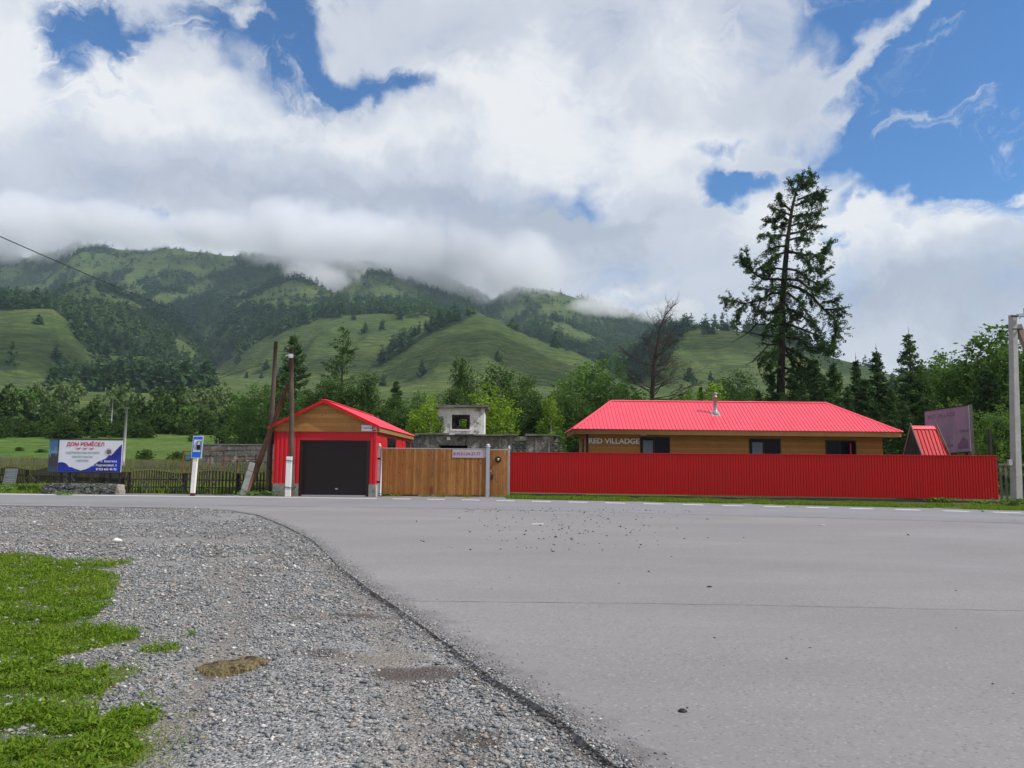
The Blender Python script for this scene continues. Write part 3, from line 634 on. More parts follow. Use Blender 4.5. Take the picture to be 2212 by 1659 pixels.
def build_asphalt():
    Ys = np.concatenate([np.arange(-40, 3, 1.0), np.arange(3, 28, .05)]); w = np.concatenate([np.linspace(0, .02, 60)*1.0, np.linspace(.03, 1, 120)])
    far = 75.0; rows = []; E = []; Zr = []
    for Y in Ys:
        jag = (fbm(np.array([Y*4.]), np.array([3.]), 4, 71)[0]-.5)*.16 + (fbm(np.array([Y*14.]), np.array([8.]), 3, 72)[0]-.5)*.07
        x0 = float(bx(np.array(Y)))+jag
        if Y > 26.2: x0 = min(x0, -9-(Y-26.2)*14)
        x0 = max(x0, -70); xs = x0+(far-x0)*w; rows.append(np.stack([xs, np.full(len(xs), Y)], 1))
        d = xs-x0; q = fbm(xs*7, np.full(len(xs), Y*7), 4, 73)
        E.append(np.clip(1-d/(.09+.55*q*min(1, 9/max(Y, 1))), 0, 1)*np.clip(q*2.0, 0, 1)*min(1, 12/max(Y, 1)))
        z = np.where(d < .06, .03*d/.06-.035, .0)+.03*(1-np.exp(-d/.05))*0
        Zr.append(np.where(d < .05, -.04+.04*np.sqrt(np.clip(d/.05, 0, 1)), 0)+.012)
    XY = np.concatenate(rows); far_lim = NEARY(XY[:, 0]); keepY = np.minimum(XY[:, 1], far_lim)
    V = np.stack([XY[:, 0], keepY, np.concatenate(Zr)], 1)
    me = np_mesh('asphalt_yard', V, gridF(len(w), len(Ys)), MT['asphalt'], True, {'edge': np.concatenate(E)*.9})
    tag(link('asphalt_yard', me), kind='structure')
    X = np.linspace(-140, 140, 1200); n = 40; rows = []; E = []
    yf = road_far_Y(X)+(fbm(X*3, X*0, 3, 74)-.5)*.22; yn = NEARY(X)-.02
    for k in range(n):
        t = k/(n-1); Y = yn+(yf-yn)*t; rows.append(np.stack([X, Y, np.full(len(X), .016)], 1)); d = Y-yn
        q = fbm(X*2.2, Y*6, 4, 75); E.append(np.clip((.50-np.abs(d-.25))*1.2, 0, 1)*np.clip((q-.5)*4, 0, .6))
    rows[-1][:, 2] = -.03
    me = np_mesh('road', np.concatenate(rows), gridF(len(X), n), MT['asphalt_road'], True, {'edge': np.concatenate(E)})
    tag(link('road', me), kind='structure')
    # painted edge line, solid on the left and dashed on the right
    mp = NT('worn_road_paint'); c = mp.ramp(mp.noise(mp.pos(), 18, 5, .7), [(.3, (.62, .62, .62)), (.5, (.82, .82, .82))]); mp.fin(c, .7)
    m = MB(); xs = list(np.arange(-60, at(814, 1078, 33.4)[0], .5))
    def strip(xa, xb):
        k = max(2, int((xb-xa)/.4)+1); q = np.linspace(xa, xb, k); y = lineY(q)
        vs = [(a, b-.15, .0205) for a, b in zip(q, y)]+[(a, b+.15, .0205) for a, b in zip(q, y)]
        m.add(vs, [(i, i+1, k+i+1, k+i) for i in range(k-1)])
    strip(-60, gnd(814, 1077.8)[0])
    for a, b in [(841, 907), (976, 1048)]: pass
    x = 838
    dash = [(831, 850)] ; dash = []
    px = 838.0; step = 74.0*.553/.553
    pos = gnd(849, 1078.2)[0]
    while pos < 55:
        strip(pos, pos+.78); pos += 1.5
    tag(m.build('road_line', mp.m), kind='structure')
    # seam across the yard, tar mark
    sm = MB(); P = np.array([gnd(a, b) for a, b in [(880, 1301), (1100, 1303), (1400, 1306), (1700, 1311), (2000, 1318), (2212, 1322), (2600, 1330)]])
    q = np.linspace(P[0, 0], P[-1, 0], 160); y = np.interp(q, P[:, 0], P[:, 1])+(fbm(q*3, q*0, 3, 77)-.5)*.04
    w = .002+.010*fbm(q*6, q*0, 3, 78)
    sm.add([(a, b-c, .0165) for a, b, c in zip(q, y, w)]+[(a, b+c, .0165) for a, b, c in zip(q, y, w)], [(i, i+1, 160+i+1, 160+i) for i in range(159)])
    tag(sm.build('asphalt_seam', m_plain('asphalt_seam_dark', (.19, .18, .177), .9, 0, .3, 5)), kind='structure')
    tm = MB(); pts = [gnd(a, b) for a, b in [(2113, 1102), (2124, 1104), (2122, 1107), (2150, 1110.5), (2180, 1113.5), (2230, 1116)]]
    for a, b in zip(pts[:-1], pts[1:]):
        tm.add([(a[0], a[1]-.07, .0215), (b[0], b[1]-.07, .0215), (b[0], b[1]+.07, .0215), (a[0], a[1]+.07, .0215)], [(0, 1, 2, 3)])
    tag(tm.build('tar_mark', m_plain('tar_repair', (.06, .06, .062), .6)), kind='structure')
build_asphalt()

# loose stones ------------------------------------------------------
def stones(name, X, Y, Z, size, mat, label):
    n = len(X); ico = np.array([(0, 0, 1), (.9, 0, .1), (.28, .85, .1), (-.72, .53, .1), (-.72, -.53, .1), (.28, -.85, .1), (0, 0, -.6)])
    fc = np.array([(0, 1, 2), (0, 2, 3), (0, 3, 4), (0, 4, 5), (0, 5, 1), (6, 2, 1), (6, 3, 2), (6, 4, 3), (6, 5, 4), (6, 1, 5)])
    k = len(ico); v = np.repeat(ico[None], n, 0)*(1+rng.uniform(-.3, .3, (n, k, 3)))
    v = v*size[:, None, None]*np.stack([rng.uniform(.8, 1.5, n), rng.uniform(.6, 1.1, n), rng.uniform(.28, .7, n)], 1)[:, None, :]
    a = rng.uniform(0, 6.28, n); ca, sa = np.cos(a)[:, None], np.sin(a)[:, None]; tl = rng.uniform(-.4, .4, (n, 1))
    x = v[..., 0]*ca-v[..., 1]*sa; y = v[..., 0]*sa+v[..., 1]*ca; z = v[..., 2]+x*tl
    V = np.stack([x+X[:, None], y+Y[:, None], z+Z[:, None]+size[:, None]*.15], -1).reshape(-1, 3)
    Fq = (fc[None]+(np.arange(n)*k)[:, None, None]).reshape(-1, 3)
    me = np_mesh(name, V, Fq, mat, False, {'var': np.repeat(rng.uniform(0, 1, n), k)})
    return tag(link(name, me), label, kind='stuff')
n_ = NT('gravel_stones'); sv = n_.attr('var')
c_ = n_.ramp(sv, [(.0, (.05, .058, .066)), (.28, (.125, .145, .16)), (.55, (.23, .24, .25)), (.78, (.31, .30, .285)), (.90, (.28, .21, .17)), (.985, (.60, .58, .55))])
c_ = n_.mix(n_.ramp(n_.noise(n_.pos(), 60, 4, .6), [(.4, (0, 0, 0)), (.7, (.4, .4, .4))]), c_, (.33, .32, .31)); n_.fin(c_, .75, 0, .3)
N = 150000; Yg = 3.4+12*rng.uniform(0, 1, N*3)**1.15; Xg = rng.uniform(-12, 3, N*3)
keep = (np.abs(Xg) < Yg*.72+2.2) & (Xg < bx(Yg)-.02) & (rng.uniform(0, 1, N*3) < np.clip(8.0/Yg, 0, 1)**1.3) & (fbm(Xg*.9, Yg*1.8, 4, 81)+rng.uniform(-.2, .2, N*3) > .42)
keep &= rng.uniform(0, 1, N*3) > .62*track(Xg, Yg)
keep &= ~((near_grass(Xg, Yg) > .5) & (rng.uniform(0, 1, N*3) < .8))
dp = np.maximum(ell(Xg, Yg, 900, 1446, 120, 17, -6), ell(Xg, Yg, 770, 1322, 60, 7, 4)); keep &= ~((dp > .2) & (rng.uniform(0, 1, N*3) < .92))
Xg = Xg[keep][:N]; Yg = Yg[keep][:N]
stones('gravel_stones', Xg, Yg, gravel_z(Xg, Yg), np.clip(rng.lognormal(-4.60, .48, len(Xg)), .005, .036)*np.clip(Yg/8, 1, 1.6), n_.m, 'loose grey crushed gravel stones spread over the yard')
Yf = 13.5+13*rng.uniform(0, 1, 90000)**.8; Xf = rng.uniform(-24, -2, 90000)
kf = (np.abs(Xf) < Yf*.74+3) & (Xf < bx(Yf)-.1) & (Yf < 26.4) & (fbm(Xf*.5, Yf*1.0, 4, 83)+rng.uniform(-.2, .2, 90000) > .44); Xf, Yf = Xf[kf], Yf[kf]
stones('far_gravel_stones', Xf, Yf, np.full(len(Xf), -.012), np.clip(rng.lognormal(-4.0, .45, len(Xf)), .008, .06), n_.m, 'loose grey gravel stones on the far part of the yard by the road')
# stones thrown on the asphalt: a fan near the road plus the crumbled edge
k = 900; t = rng.uniform(0, 1, k); pxs = np.concatenate([rng.normal(1230, 120, 520), rng.uniform(1000, 1500, 240), rng.uniform(1000, 2200, 140)])
pys = np.concatenate([rng.normal(1128, 20, 260)+0, 1100+rng.uniform(0, 95, 260), rng.uniform(1098, 1108, 240), rng.uniform(1100, 1650, 140)])
ok = (pys > 1098) & (rng.uniform(0, 1, len(pys)) < .6) & ((pys < 1200) | (rng.uniform(0, 1, len(pys)) < .5)); G_ = np.array([gnd(a, b) for a, b in zip(pxs[ok], pys[ok])]); Y2 = 3.5+20*rng.uniform(0, 1, 14000)**1.3; X2 = bx(Y2)+rng.gamma(1.1, .085, 14000)-.04
Xa = G_[:, 0]; Ya = G_[:, 1]
stones('edge_stones', X2, Y2, np.full(len(X2), .010), rng.uniform(.004, .015, len(X2)), n_.m, 'gravel crumbs spilled over the broken asphalt edge')
sz = np.concatenate([rng.uniform(.25, 1, len(G_))**2*.030*np.clip(G_[:, 1]/14, .25, 1.3)+.004])
stones('scattered_stones', Xa, Ya, np.full(len(Xa), .013), sz, m_plain('dusty_dark_stones', (.085, .08, .078), .85, 0, .5, 3), 'small dark stones scattered on the asphalt yard')
def rock(name, label, px, py, s, mat, z=0, fl=.6, seed=0, cat='stone'):
    g = gnd(px, py); m = MB(); rr = random.Random(seed)
    ico = MB(); n = 10
    for i in range(6):
        pass
    prof = [(0, -.3), (.6, -.25), (1, .1), (.85, .45), (.45, .7), (0, .78)]
    m.lathe(prof, (0, 0, 0), 10); vs = [(x*s*(1+rr.uniform(-.2, .2)), y*s*(1+rr.uniform(-.2, .2)), zz*s*fl*(1+rr.uniform(-.15, .15))) for x, y, zz in m.v]
    m.v = vs; o = m.build(name, mat); o.location = (g[0], g[1], z); o.rotation_euler = (0, 0, rr.uniform(0, 6)); return tag(o, label, cat)
rock('white_stone', 'white stone lying on the gravel near the upper edge of the grass', 253, 1169, .09, MT['whitewash'], 0, .9, 1)
rock('pale_stone', 'larger pale stone on the asphalt, in the middle of the yard edge by the gravel', 1775, 1136, .10, m_plain('pale_stone', (.33, .31, .28), .8), .012, .35, 2)
rock('dark_pebble', 'black flat pebble alone in the middle of the asphalt yard', 1533, 1270, .035, m_plain('black_pebble', (.02, .02, .02), .6), .012, .6, 3)
rock('black_pebble', 'black pebble on the asphalt in the lower foreground', 1475, 1541, .03, m_plain('black_pebble_b', (.02, .02, .02), .6), .012, .8, 4)
# a bit of white litter
g = gnd(1162, 1135.5); m = MB(); m.bar((-.16, -.01, .03), (.15, .02, .035), .035, .02); m.bar((.02, 0, .03), (.12, -.05, .03), .03, .015)
o = m.build('litter_strip', MT['sign_white']); o.location = (g[0], g[1], .012); tag(o, 'white strip of litter lying on the asphalt among the scattered stones', 'litter')
# dried clod with straw in the pothole
def clod():
    m = MB(); nx, ny = 60, 30; c = gnd(508, 1428); vs = []
    for j in range(ny):
        for i in range(nx):
            x = (i/(nx-1)-.5)*.62; y = (j/(ny-1)-.5)*.36; r = math.hypot(x/.31, y/.18); e = max(0, 1-r*r)
            bn = fbm(np.array([x*14+3]), np.array([y*14]), 4, 91)[0]; hgt = (e**.5)*.055*(.5+bn) + (.05*max(0, x*3+.2)*e)-.012-.03*max(0, .5-abs(x+.05)*5)*max(0, 1-abs(y)*8)
            vs.append((x, y, hgt if r < 1 else -.04))
    m.add(vs, [(j*nx+i, j*nx+i+1, (j+1)*nx+i+1, (j+1)*nx+i) for j in range(ny-1) for i in range(nx-1)], True)
    n = NT('dried_straw_clod'); v = n.noise(n.pos((1, 1, 1)), 60, 6, .7); b = n.noise(n.pos(), 9, 4, .6)
    col = n.ramp(v, [(.36, (.04, .028, .013)), (.62, (.27, .215, .11))]); col = n.mix(n.ramp(b, [(.40, (.9, .9, .9)), (.50, (0, 0, 0))]), col, (.030, .020, .010)); n.bump(v, 1, .02); n.fin(col, .9)
    o = m.build('dirt_clod', n.m); o.location = (c[0], c[1], float(gravel_z(np.array([c[0]]), np.array([c[1]]))[0])+.03); o.rotation_euler = (0, 0, R(14))
    tag(o, 'dry brown straw and mud clod lying in a shallow hole in the gravel', 'clod')
clod()

# grass -------------------------------------------------------------
def blades(name, X, Y, Z, H, Wd, lean, mat, label, var=None):
    n = len(X); a = rng.uniform(0, 6.28, n); dx, dy = np.cos(a), np.sin(a); l = rng.uniform(0, 1, n)*lean; b = rng.uniform(0, 6.28, n)
    lx, ly = np.cos(b)*l*H, np.sin(b)*l*H
    base = np.stack([X, Y, Z], 1); side = np.stack([dx*Wd/2, dy*Wd/2, 0*dx], 1)
    mid = base+np.stack([lx*.35, ly*.35, H*.6], 1); tip = base+np.stack([lx, ly, H*np.sqrt(np.maximum(.15, 1-l*l*.6))], 1)
    V = np.stack([base-side, base+side, mid+side*.7, mid-side*.7, tip+side*.12, tip-side*.12], 1).reshape(-1, 3)
    f = np.array([(0, 1, 2, 3), (3, 2, 4, 5)]); Fq = (f[None]+(np.arange(n)*6)[:, None, None]).reshape(-1, 4)
    var = rng.uniform(0, 1, n) if var is None else var
    me = np_mesh(name, V, Fq, mat, False, {'var': np.repeat(var, 6)}); return tag(link(name, me), label, kind='stuff')
N = 800000; Yg = 3.4+rng.uniform(0, 1, N)**1.4*10; Xg = rng.uniform(-1.25, -.05, N)*Yg
g = soft_grass(Xg, Yg)*(near_grass(Xg, Yg) > 0); k = (rng.uniform(0, 1, N) < g**1.5*(.40+1.0*sstep(.30, .50, fbm(Xg*2.5, Yg*2.5, 4, 101)))); Xg, Yg, gs = Xg[k], Yg[k], g[k]
cl = fbm(Xg*5, Yg*5, 3, 102); cl2 = fbm(Xg*1.3, Yg*1.3, 3, 104)
H = (.016+.085*np.clip(cl-.30, 0, 1)*rng.uniform(.4, 1.6, len(Xg)))*np.where(rng.uniform(0, 1, len(Xg)) < .02, 2, 1)*(.3+.6*gs)
blades('grass', Xg, Yg, gravel_z(Xg, Yg)-.004, H, rng.uniform(.004, .012, len(Xg)), 1.5, MT['grass_blade'], 'bright green low grass and creeping weeds beside the gravel', np.clip(cl*1.0+(cl2-.5)*1.2+rng.uniform(-.25, .25, len(Xg)), 0, 1))
# thinning fringe and dry stems around the patch
N = 260000; Yq = 3.4+rng.uniform(0, 1, N)**1.4*10; Xq = rng.uniform(-.80, -.05, N)*Yq
gq = sum(near_grass(Xq+dx, Yq+dy) for dx, dy in ((.18, 0), (-.18, 0), (0, .18), (0, -.18), (.32, .1), (-.3, -.1)))/6; kq = (gq > 0) & (gq < .99) & (rng.uniform(0, 1, N) < .16*gq) & (fbm(Xq*6, Yq*6, 3, 106) > .5); Xq, Yq = Xq[kq], Yq[kq]
blades('fringe_grass', Xq, Yq, gravel_z(Xq, Yq)-.004, rng.uniform(.012, .05, len(Xq)), rng.uniform(.004, .010, len(Xq)), 2.0, MT['grass_blade'], 'sparse grass and dry stems thinning out into the gravel', np.clip(rng.uniform(.1, 1.1, len(Xq)), 0, 1))
# small leaves of creeping weeds (broad, flat)
k = (rng.uniform(0, 1, len(Xg)) < .30) & (cl > .45); Xw, Yw = Xg[k], Yg[k]; n = len(Xw)
blades('creeping_weeds', Xw, Yw, gravel_z(Xw, Yw)+rng.uniform(.0, .05, n), rng.uniform(.015, .04, n), rng.uniform(.012, .024, n), 3.0, MT['grass_blade'], 'small leafy weeds among the grass', np.clip(rng.uniform(.0, .75, n), 0, 1))
# verge along the fence and left of the stone wall, meadow grass
def verge(name, label, pxa, pxb, n, off0, off1, h, dens=.42, seed=0):
    P = rng.uniform(pxa, pxb, n); X = np.array([gnd(p, 1088)[0] for p in P]) if False else (P-CX)/F*rng.uniform(30, 38, n)
    Y = road_far_Y(X)+rng.uniform(off0, off1, n); q = fbm(X*1.5, Y*1.5, 3, 110+seed); k = q > dens; X, Y, q = X[k], Y[k], q[k]
    hh = h*rng.uniform(.3, 1.2, len(X))*(q*1.6)
    blades(name, X, Y, np.full(len(X), -.01), hh, rng.uniform(.012, .03, len(X)), .9, MT['grass_blade'], label)
verge('verge_grass', 'strip of short green grass between the road and the red fence', 1095, 2400, 60000, .35, 3.3, .14, .40)
verge('shoulder_grass', 'green grass and weeds at the roadside beside the low stone wall', -900, 88, 40000, .45, 5.2, .26, .25, 3)
verge('gate_grass', 'grass tufts at the foot of the wooden gate', 815, 1100, 6000, .9, 2.6, .12, .56, 5)
n = 90000; Y = rng.uniform(43.5, 75, n); X = rng.uniform(-.72, -.12, n)*Y; q = fbm(X*.5, Y*.5, 3, 120)
k = q > .3; X, Y, q = X[k], Y[k], q[k]
blades('meadow_grass', X, Y, zterr(X, Y)-.02, rng.uniform(.2, .6, len(X))*(q+.3), rng.uniform(.02, .05, len(X)), .7, MT['meadow_blade'], 'tall meadow grass behind the picket fence', np.clip(rng.uniform(.3, 1, len(X)), 0, 1))
n = 16000; Y = rng.uniform(37, 44.5, n); X = rng.uniform(-25, -11.6, n)
blades('yard_grass', X, Y, np.full(n, -.02), rng.uniform(.15, .45, n), rng.uniform(.02, .04, n), .7, MT['grass_blade'], 'rough grass just behind the dark picket fence')
#@@PART3 trees ------------------------------------------------------
def leaf_quads(C, size, rg, updir=.35, elong=1.0):
    n = len(C); a = rg.normal(size=(n, 3)); a[:, 2] *= .6; a /= np.linalg.norm(a, axis=1)[:, None]
    b = rg.normal(size=(n, 3)); b -= (b*a).sum(1)[:, None]*a; b /= np.linalg.norm(b, axis=1)[:, None]
    a = a*(size*elong)[:, None]/2; b = b*size[:, None]/2
    V = np.stack([C-a, C-b*.8, C+a, C+b*.8], 1).reshape(-1, 3)
    return V, np.arange(n*4).reshape(-1, 4)
def crown_blobs(rg, h, w, base, prof, nl):
    """lobes: centres and radii filling an uneven crown"""
    L = []
    for i in range(nl):
        t = (i+rg.uniform(.1, .9))/nl; r = prof(t)*w/2; a = rg.uniform(0, 6.28)
        rr = r*rg.uniform(.25, .85); s = (.20+.22*rg.uniform())*w*(.5+.7*prof(t))
        L.append((rr*math.cos(a), rr*math.sin(a), base+(h-base)*(.05+.93*t)-s*.4, s))
    return L
def decid_mesh(seed, h=10, w=7, base=1.6, nl=26, leaves=9000, ls=.24, prof=None, droop=0.3, mat='leaf_dark', bark='birch', lean=0, open_=.0):
    rg = np.random.default_rng(seed); prof = prof or (lambda t: math.sin(math.pi*min(1, t*.85+.12))**.7)
    L = crown_blobs(rg, h, w, base, prof, nl); wt = np.array([l[3]**2 for l in L]); cnt = (wt/wt.sum()*leaves/22).astype(int)+1
    C = []; VAR = []
    for (x, y, z, s), c in zip(L, cnt):
        d = rg.normal(size=(c, 3)); d /= np.linalg.norm(d, axis=1)[:, None]; rad = s*rg.uniform(.55, 1.12, c)
        cc = np.array([x, y, z])+d*rad[:, None]*np.array([1, 1, .8]); lob = rg.uniform(-.18, .18)
        for q in cc:
            if rg.uniform() < open_: continue
            k = int(rg.integers(12, 32)); e = rg.normal(size=(k, 3))*np.array([.28, .28, .22])*(w/7)**.5
            e[:, 2] -= np.abs(rg.normal(size=k))*droop; C.append(q+e); v = .45+lob+rg.uniform(-.25, .25); VAR.append(np.clip(v+rg.uniform(-.12, .12, k), 0, 1))
    C = np.concatenate(C); VAR = np.concatenate(VAR); C[:, 0] += lean*C[:, 2]
    V, Fq = leaf_quads(C, ls*rg.uniform(.6, 1.3, len(C)), rg, elong=1.5)
    crown = np_mesh('crown', V, Fq, MT[mat], False, {'var': np.repeat(VAR, 4)})
    m = MB(); n = 9; cx = [rg.uniform(-.06, .06)*h*.3*(i/n) for i in range(n)]; tp = [(cx[i]+lean*h*.92*i/(n-1), cx[(i*3) % n]*.6, h*.92*i/(n-1)) for i in range(n)]
    r0_ = .017*h+.03; m.tube(tp, [r0_*(1-.88*i/(n-1))*(1.25 if i == 0 else 1) for i in range(n)], 8)
    for (x, y, z, s) in L:
        zz = max(base*.6, z-.9*math.hypot(x, y)-.3); a = Vector((lean*zz, 0, zz)); b = Vector((x+lean*z, y, z)); mid = (a+b)/2+Vector((rg.uniform(-.3, .3), rg.uniform(-.3, .3), rg.uniform(-.2, .35)))
        rr = r0_*.36*(1-z/h*.7); m.tube([a, mid, b], [rr, rr*.7, rr*.25], 5, False)
        for _ in range(3):
            e = b+Vector((rg.normal()*s*.6, rg.normal()*s*.6, rg.normal()*s*.5)); m.tube([mid.lerp(b, .6), b.lerp(e, .5)+Vector((0, 0, .1)), e], [rr*.3, rr*.2, rr*.08], 4, False)
    return crown, m.mesh('trunk', MT[bark])
def spruce_mesh(seed, h=12, w=5, base=.5, ls=.20, mat='leaf_spruce', dens=1.0, leader=1.2, gap=0.0, droop=.25, pw=.85, lv=None):
    rg = np.random.default_rng(seed); C = []; VAR = []; m = MB(); m.tube([(0, 0, 0), (rg.uniform(-.05, .05), 0, h*.5), (0, 0, h)], [.014*h+.03, .009*h, .01], 7)
    z = base; B = []
    while z < h-leader*.3:
        t = (z-base)/(h-base); r = w/2*(1-t)**pw+.10; nb = int(5+rg.integers(0, 4))
        for i in range(nb):
            if rg.uniform() < gap: continue
            a = rg.uniform(0, 6.28); l = r*rg.uniform(.62, 1.18); st = .25+.55*t
            p0 = np.array([0, 0, z+rg.uniform(-.1, .1)]); dirv = np.array([math.cos(a), math.sin(a), 0])
            p1 = p0+dirv*l*.6+np.array([0, 0, l*(st-.35-droop)*.6]); p2 = p0+dirv*l+np.array([0, 0, l*(st-.32-droop)+.12*l])
            B.append((p0, p1, p2))
            k = max(3, int(l*22*dens)); q = rg.uniform(.12, 1, k)**.8
            P = ((1-q)**2)[:, None]*p0+(2*q*(1-q))[:, None]*p1+(q**2)[:, None]*p2
            sp = (.12+.24*l*(1-q)*.8)[:, None]; P = P+rg.normal(size=(k, 3))*sp*np.array([.8, .8, .25]); P[:, 2] -= rg.uniform(0, .22, k)*min(1, l)
            C.append(P); VAR.append(np.clip(.35+.35*q+rg.uniform(-.25, .25, k), 0, 1))
        z += max(.10, (lv or .26)*(1-.45*t))*rg.uniform(.8, 1.2)
    for _ in range(3 if leader > .8 else 2):
        zz = h-rg.uniform(0, leader); C.append(np.array([[0, 0, zz]])+rg.normal(size=(6, 3))*[.05, .05, .2]); VAR.append(np.full(6, .6))
    C = np.concatenate(C); VAR = np.concatenate(VAR); V, Fq = leaf_quads(C, ls*rg.uniform(.6, 1.3, len(C)), rg, elong=1.9)
    for p0, p1, p2 in B:
        rr = .012+.006*np.linalg.norm(p2-p0); m.tube([p0, p1, p2], [rr, rr*.6, rr*.2], 3, False)
    return np_mesh('crown', V, Fq, MT[mat], False, {'var': np.repeat(VAR, 4)}), m.mesh('trunk', MT['bark'])
def tz1(x, y): return float(zterr(np.array([x]), np.array([y]))[0]) if y > 45 else 0.0
def plant(name, meshes, px, topy, Y, h0, label, cat='tree', group=None, wscale=1.0, rz=None):
    X = (px-CX)/F*Y; z0 = tz1(X, Y)-.1; top = at(px, topy, Y); H = max(.5, top[2]-z0); s = H/h0
    t = thing(name, label, cat, (top[0], Y, z0), rz if rz is not None else random.uniform(0, 6.28), group)
    for nm, me in zip(('crown', 'trunk'), meshes):
        o = link(nm, me, t)
    t.scale = (s*wscale, s*wscale, s); return t, H

PR = {}
def pr(k, f):
    if k not in PR: PR[k] = f()
    return PR[k]
# individually measured trees behind the yard: name, kind, px, top py, distance, width factor, label
slim = lambda t: max(.12, math.sin(math.pi*min(1, t*.9+.07))**.9)
wide = lambda t: math.sin(math.pi*min(1, t*.8+.16))**.55
cone = lambda t: max(.08, (1-t)**.7)
K = {
 'birch': lambda: decid_mesh(1, 10, 6.6, 1.2, 34, 13000, .20, wide, .45, 'leaf_dark', 'birch'),
 'birch_b': lambda: decid_mesh(2, 10, 6.0, 1.5, 30, 11000, .20, None, .40, 'leaf_mid', 'birch'),
 'birch_d': lambda: decid_mesh(9, 10, 5.2, 0.8, 32, 12000, .20, wide, .35, 'leaf_dark', 'bark'),
 'lime': lambda: decid_mesh(3, 8, 4.6, .6, 26, 7000, .19, slim, .35, 'leaf_lime', 'birch', .02, .12),
 'lime_s': lambda: decid_mesh(4, 8, 2.6, .4, 22, 4200, .19, slim, .25, 'leaf_lime', 'birch', 0, .2),
 'aspen': lambda: decid_mesh(5, 10, 4.6, 1.0, 34, 10000, .20, slim, .15, 'leaf_mid', 'birch', 0, .15),
 'aspen_b': lambda: decid_mesh(6, 10, 5.6, .6, 34, 11000, .20, wide, .2, 'leaf_mid', 'bark', 0, .1),
 'larch': lambda: spruce_mesh(7, 12, 6.4, 1.5, .15, 'leaf_larch', 1.1, .6, .50, .0, .7, .55),
 'larch_b': lambda: spruce_mesh(8, 12, 5.0, .8, .18, 'leaf_larch', 1.5, .5, .35, .05, .5, .5),
 'spruce': lambda: spruce_mesh(10, 12, 7.2, .2, .15, 'leaf_spruce', 1.7, 1.8, .12, .18, .95, .34),
 'spruce_b': lambda: spruce_mesh(11, 12, 6.6, .2, .15, 'leaf_larch', 1.6, 2.2, .12, .12, 1.1, .36),
 'spruce_s': lambda: spruce_mesh(12, 12, 5.4, .2, .16, 'leaf_spruce', 1.8, 2.6, .12, .12, 1.3, .34),
 'pine_d': lambda: spruce_mesh(13, 12, 6.4, .4, .22, 'leaf_spruce', 1.5, .5, .12, .1, .55),
}
H0 = {'birch': 10, 'birch_b': 10, 'birch_d': 10, 'lime': 8, 'lime_s': 8, 'aspen': 10, 'aspen_b': 10}
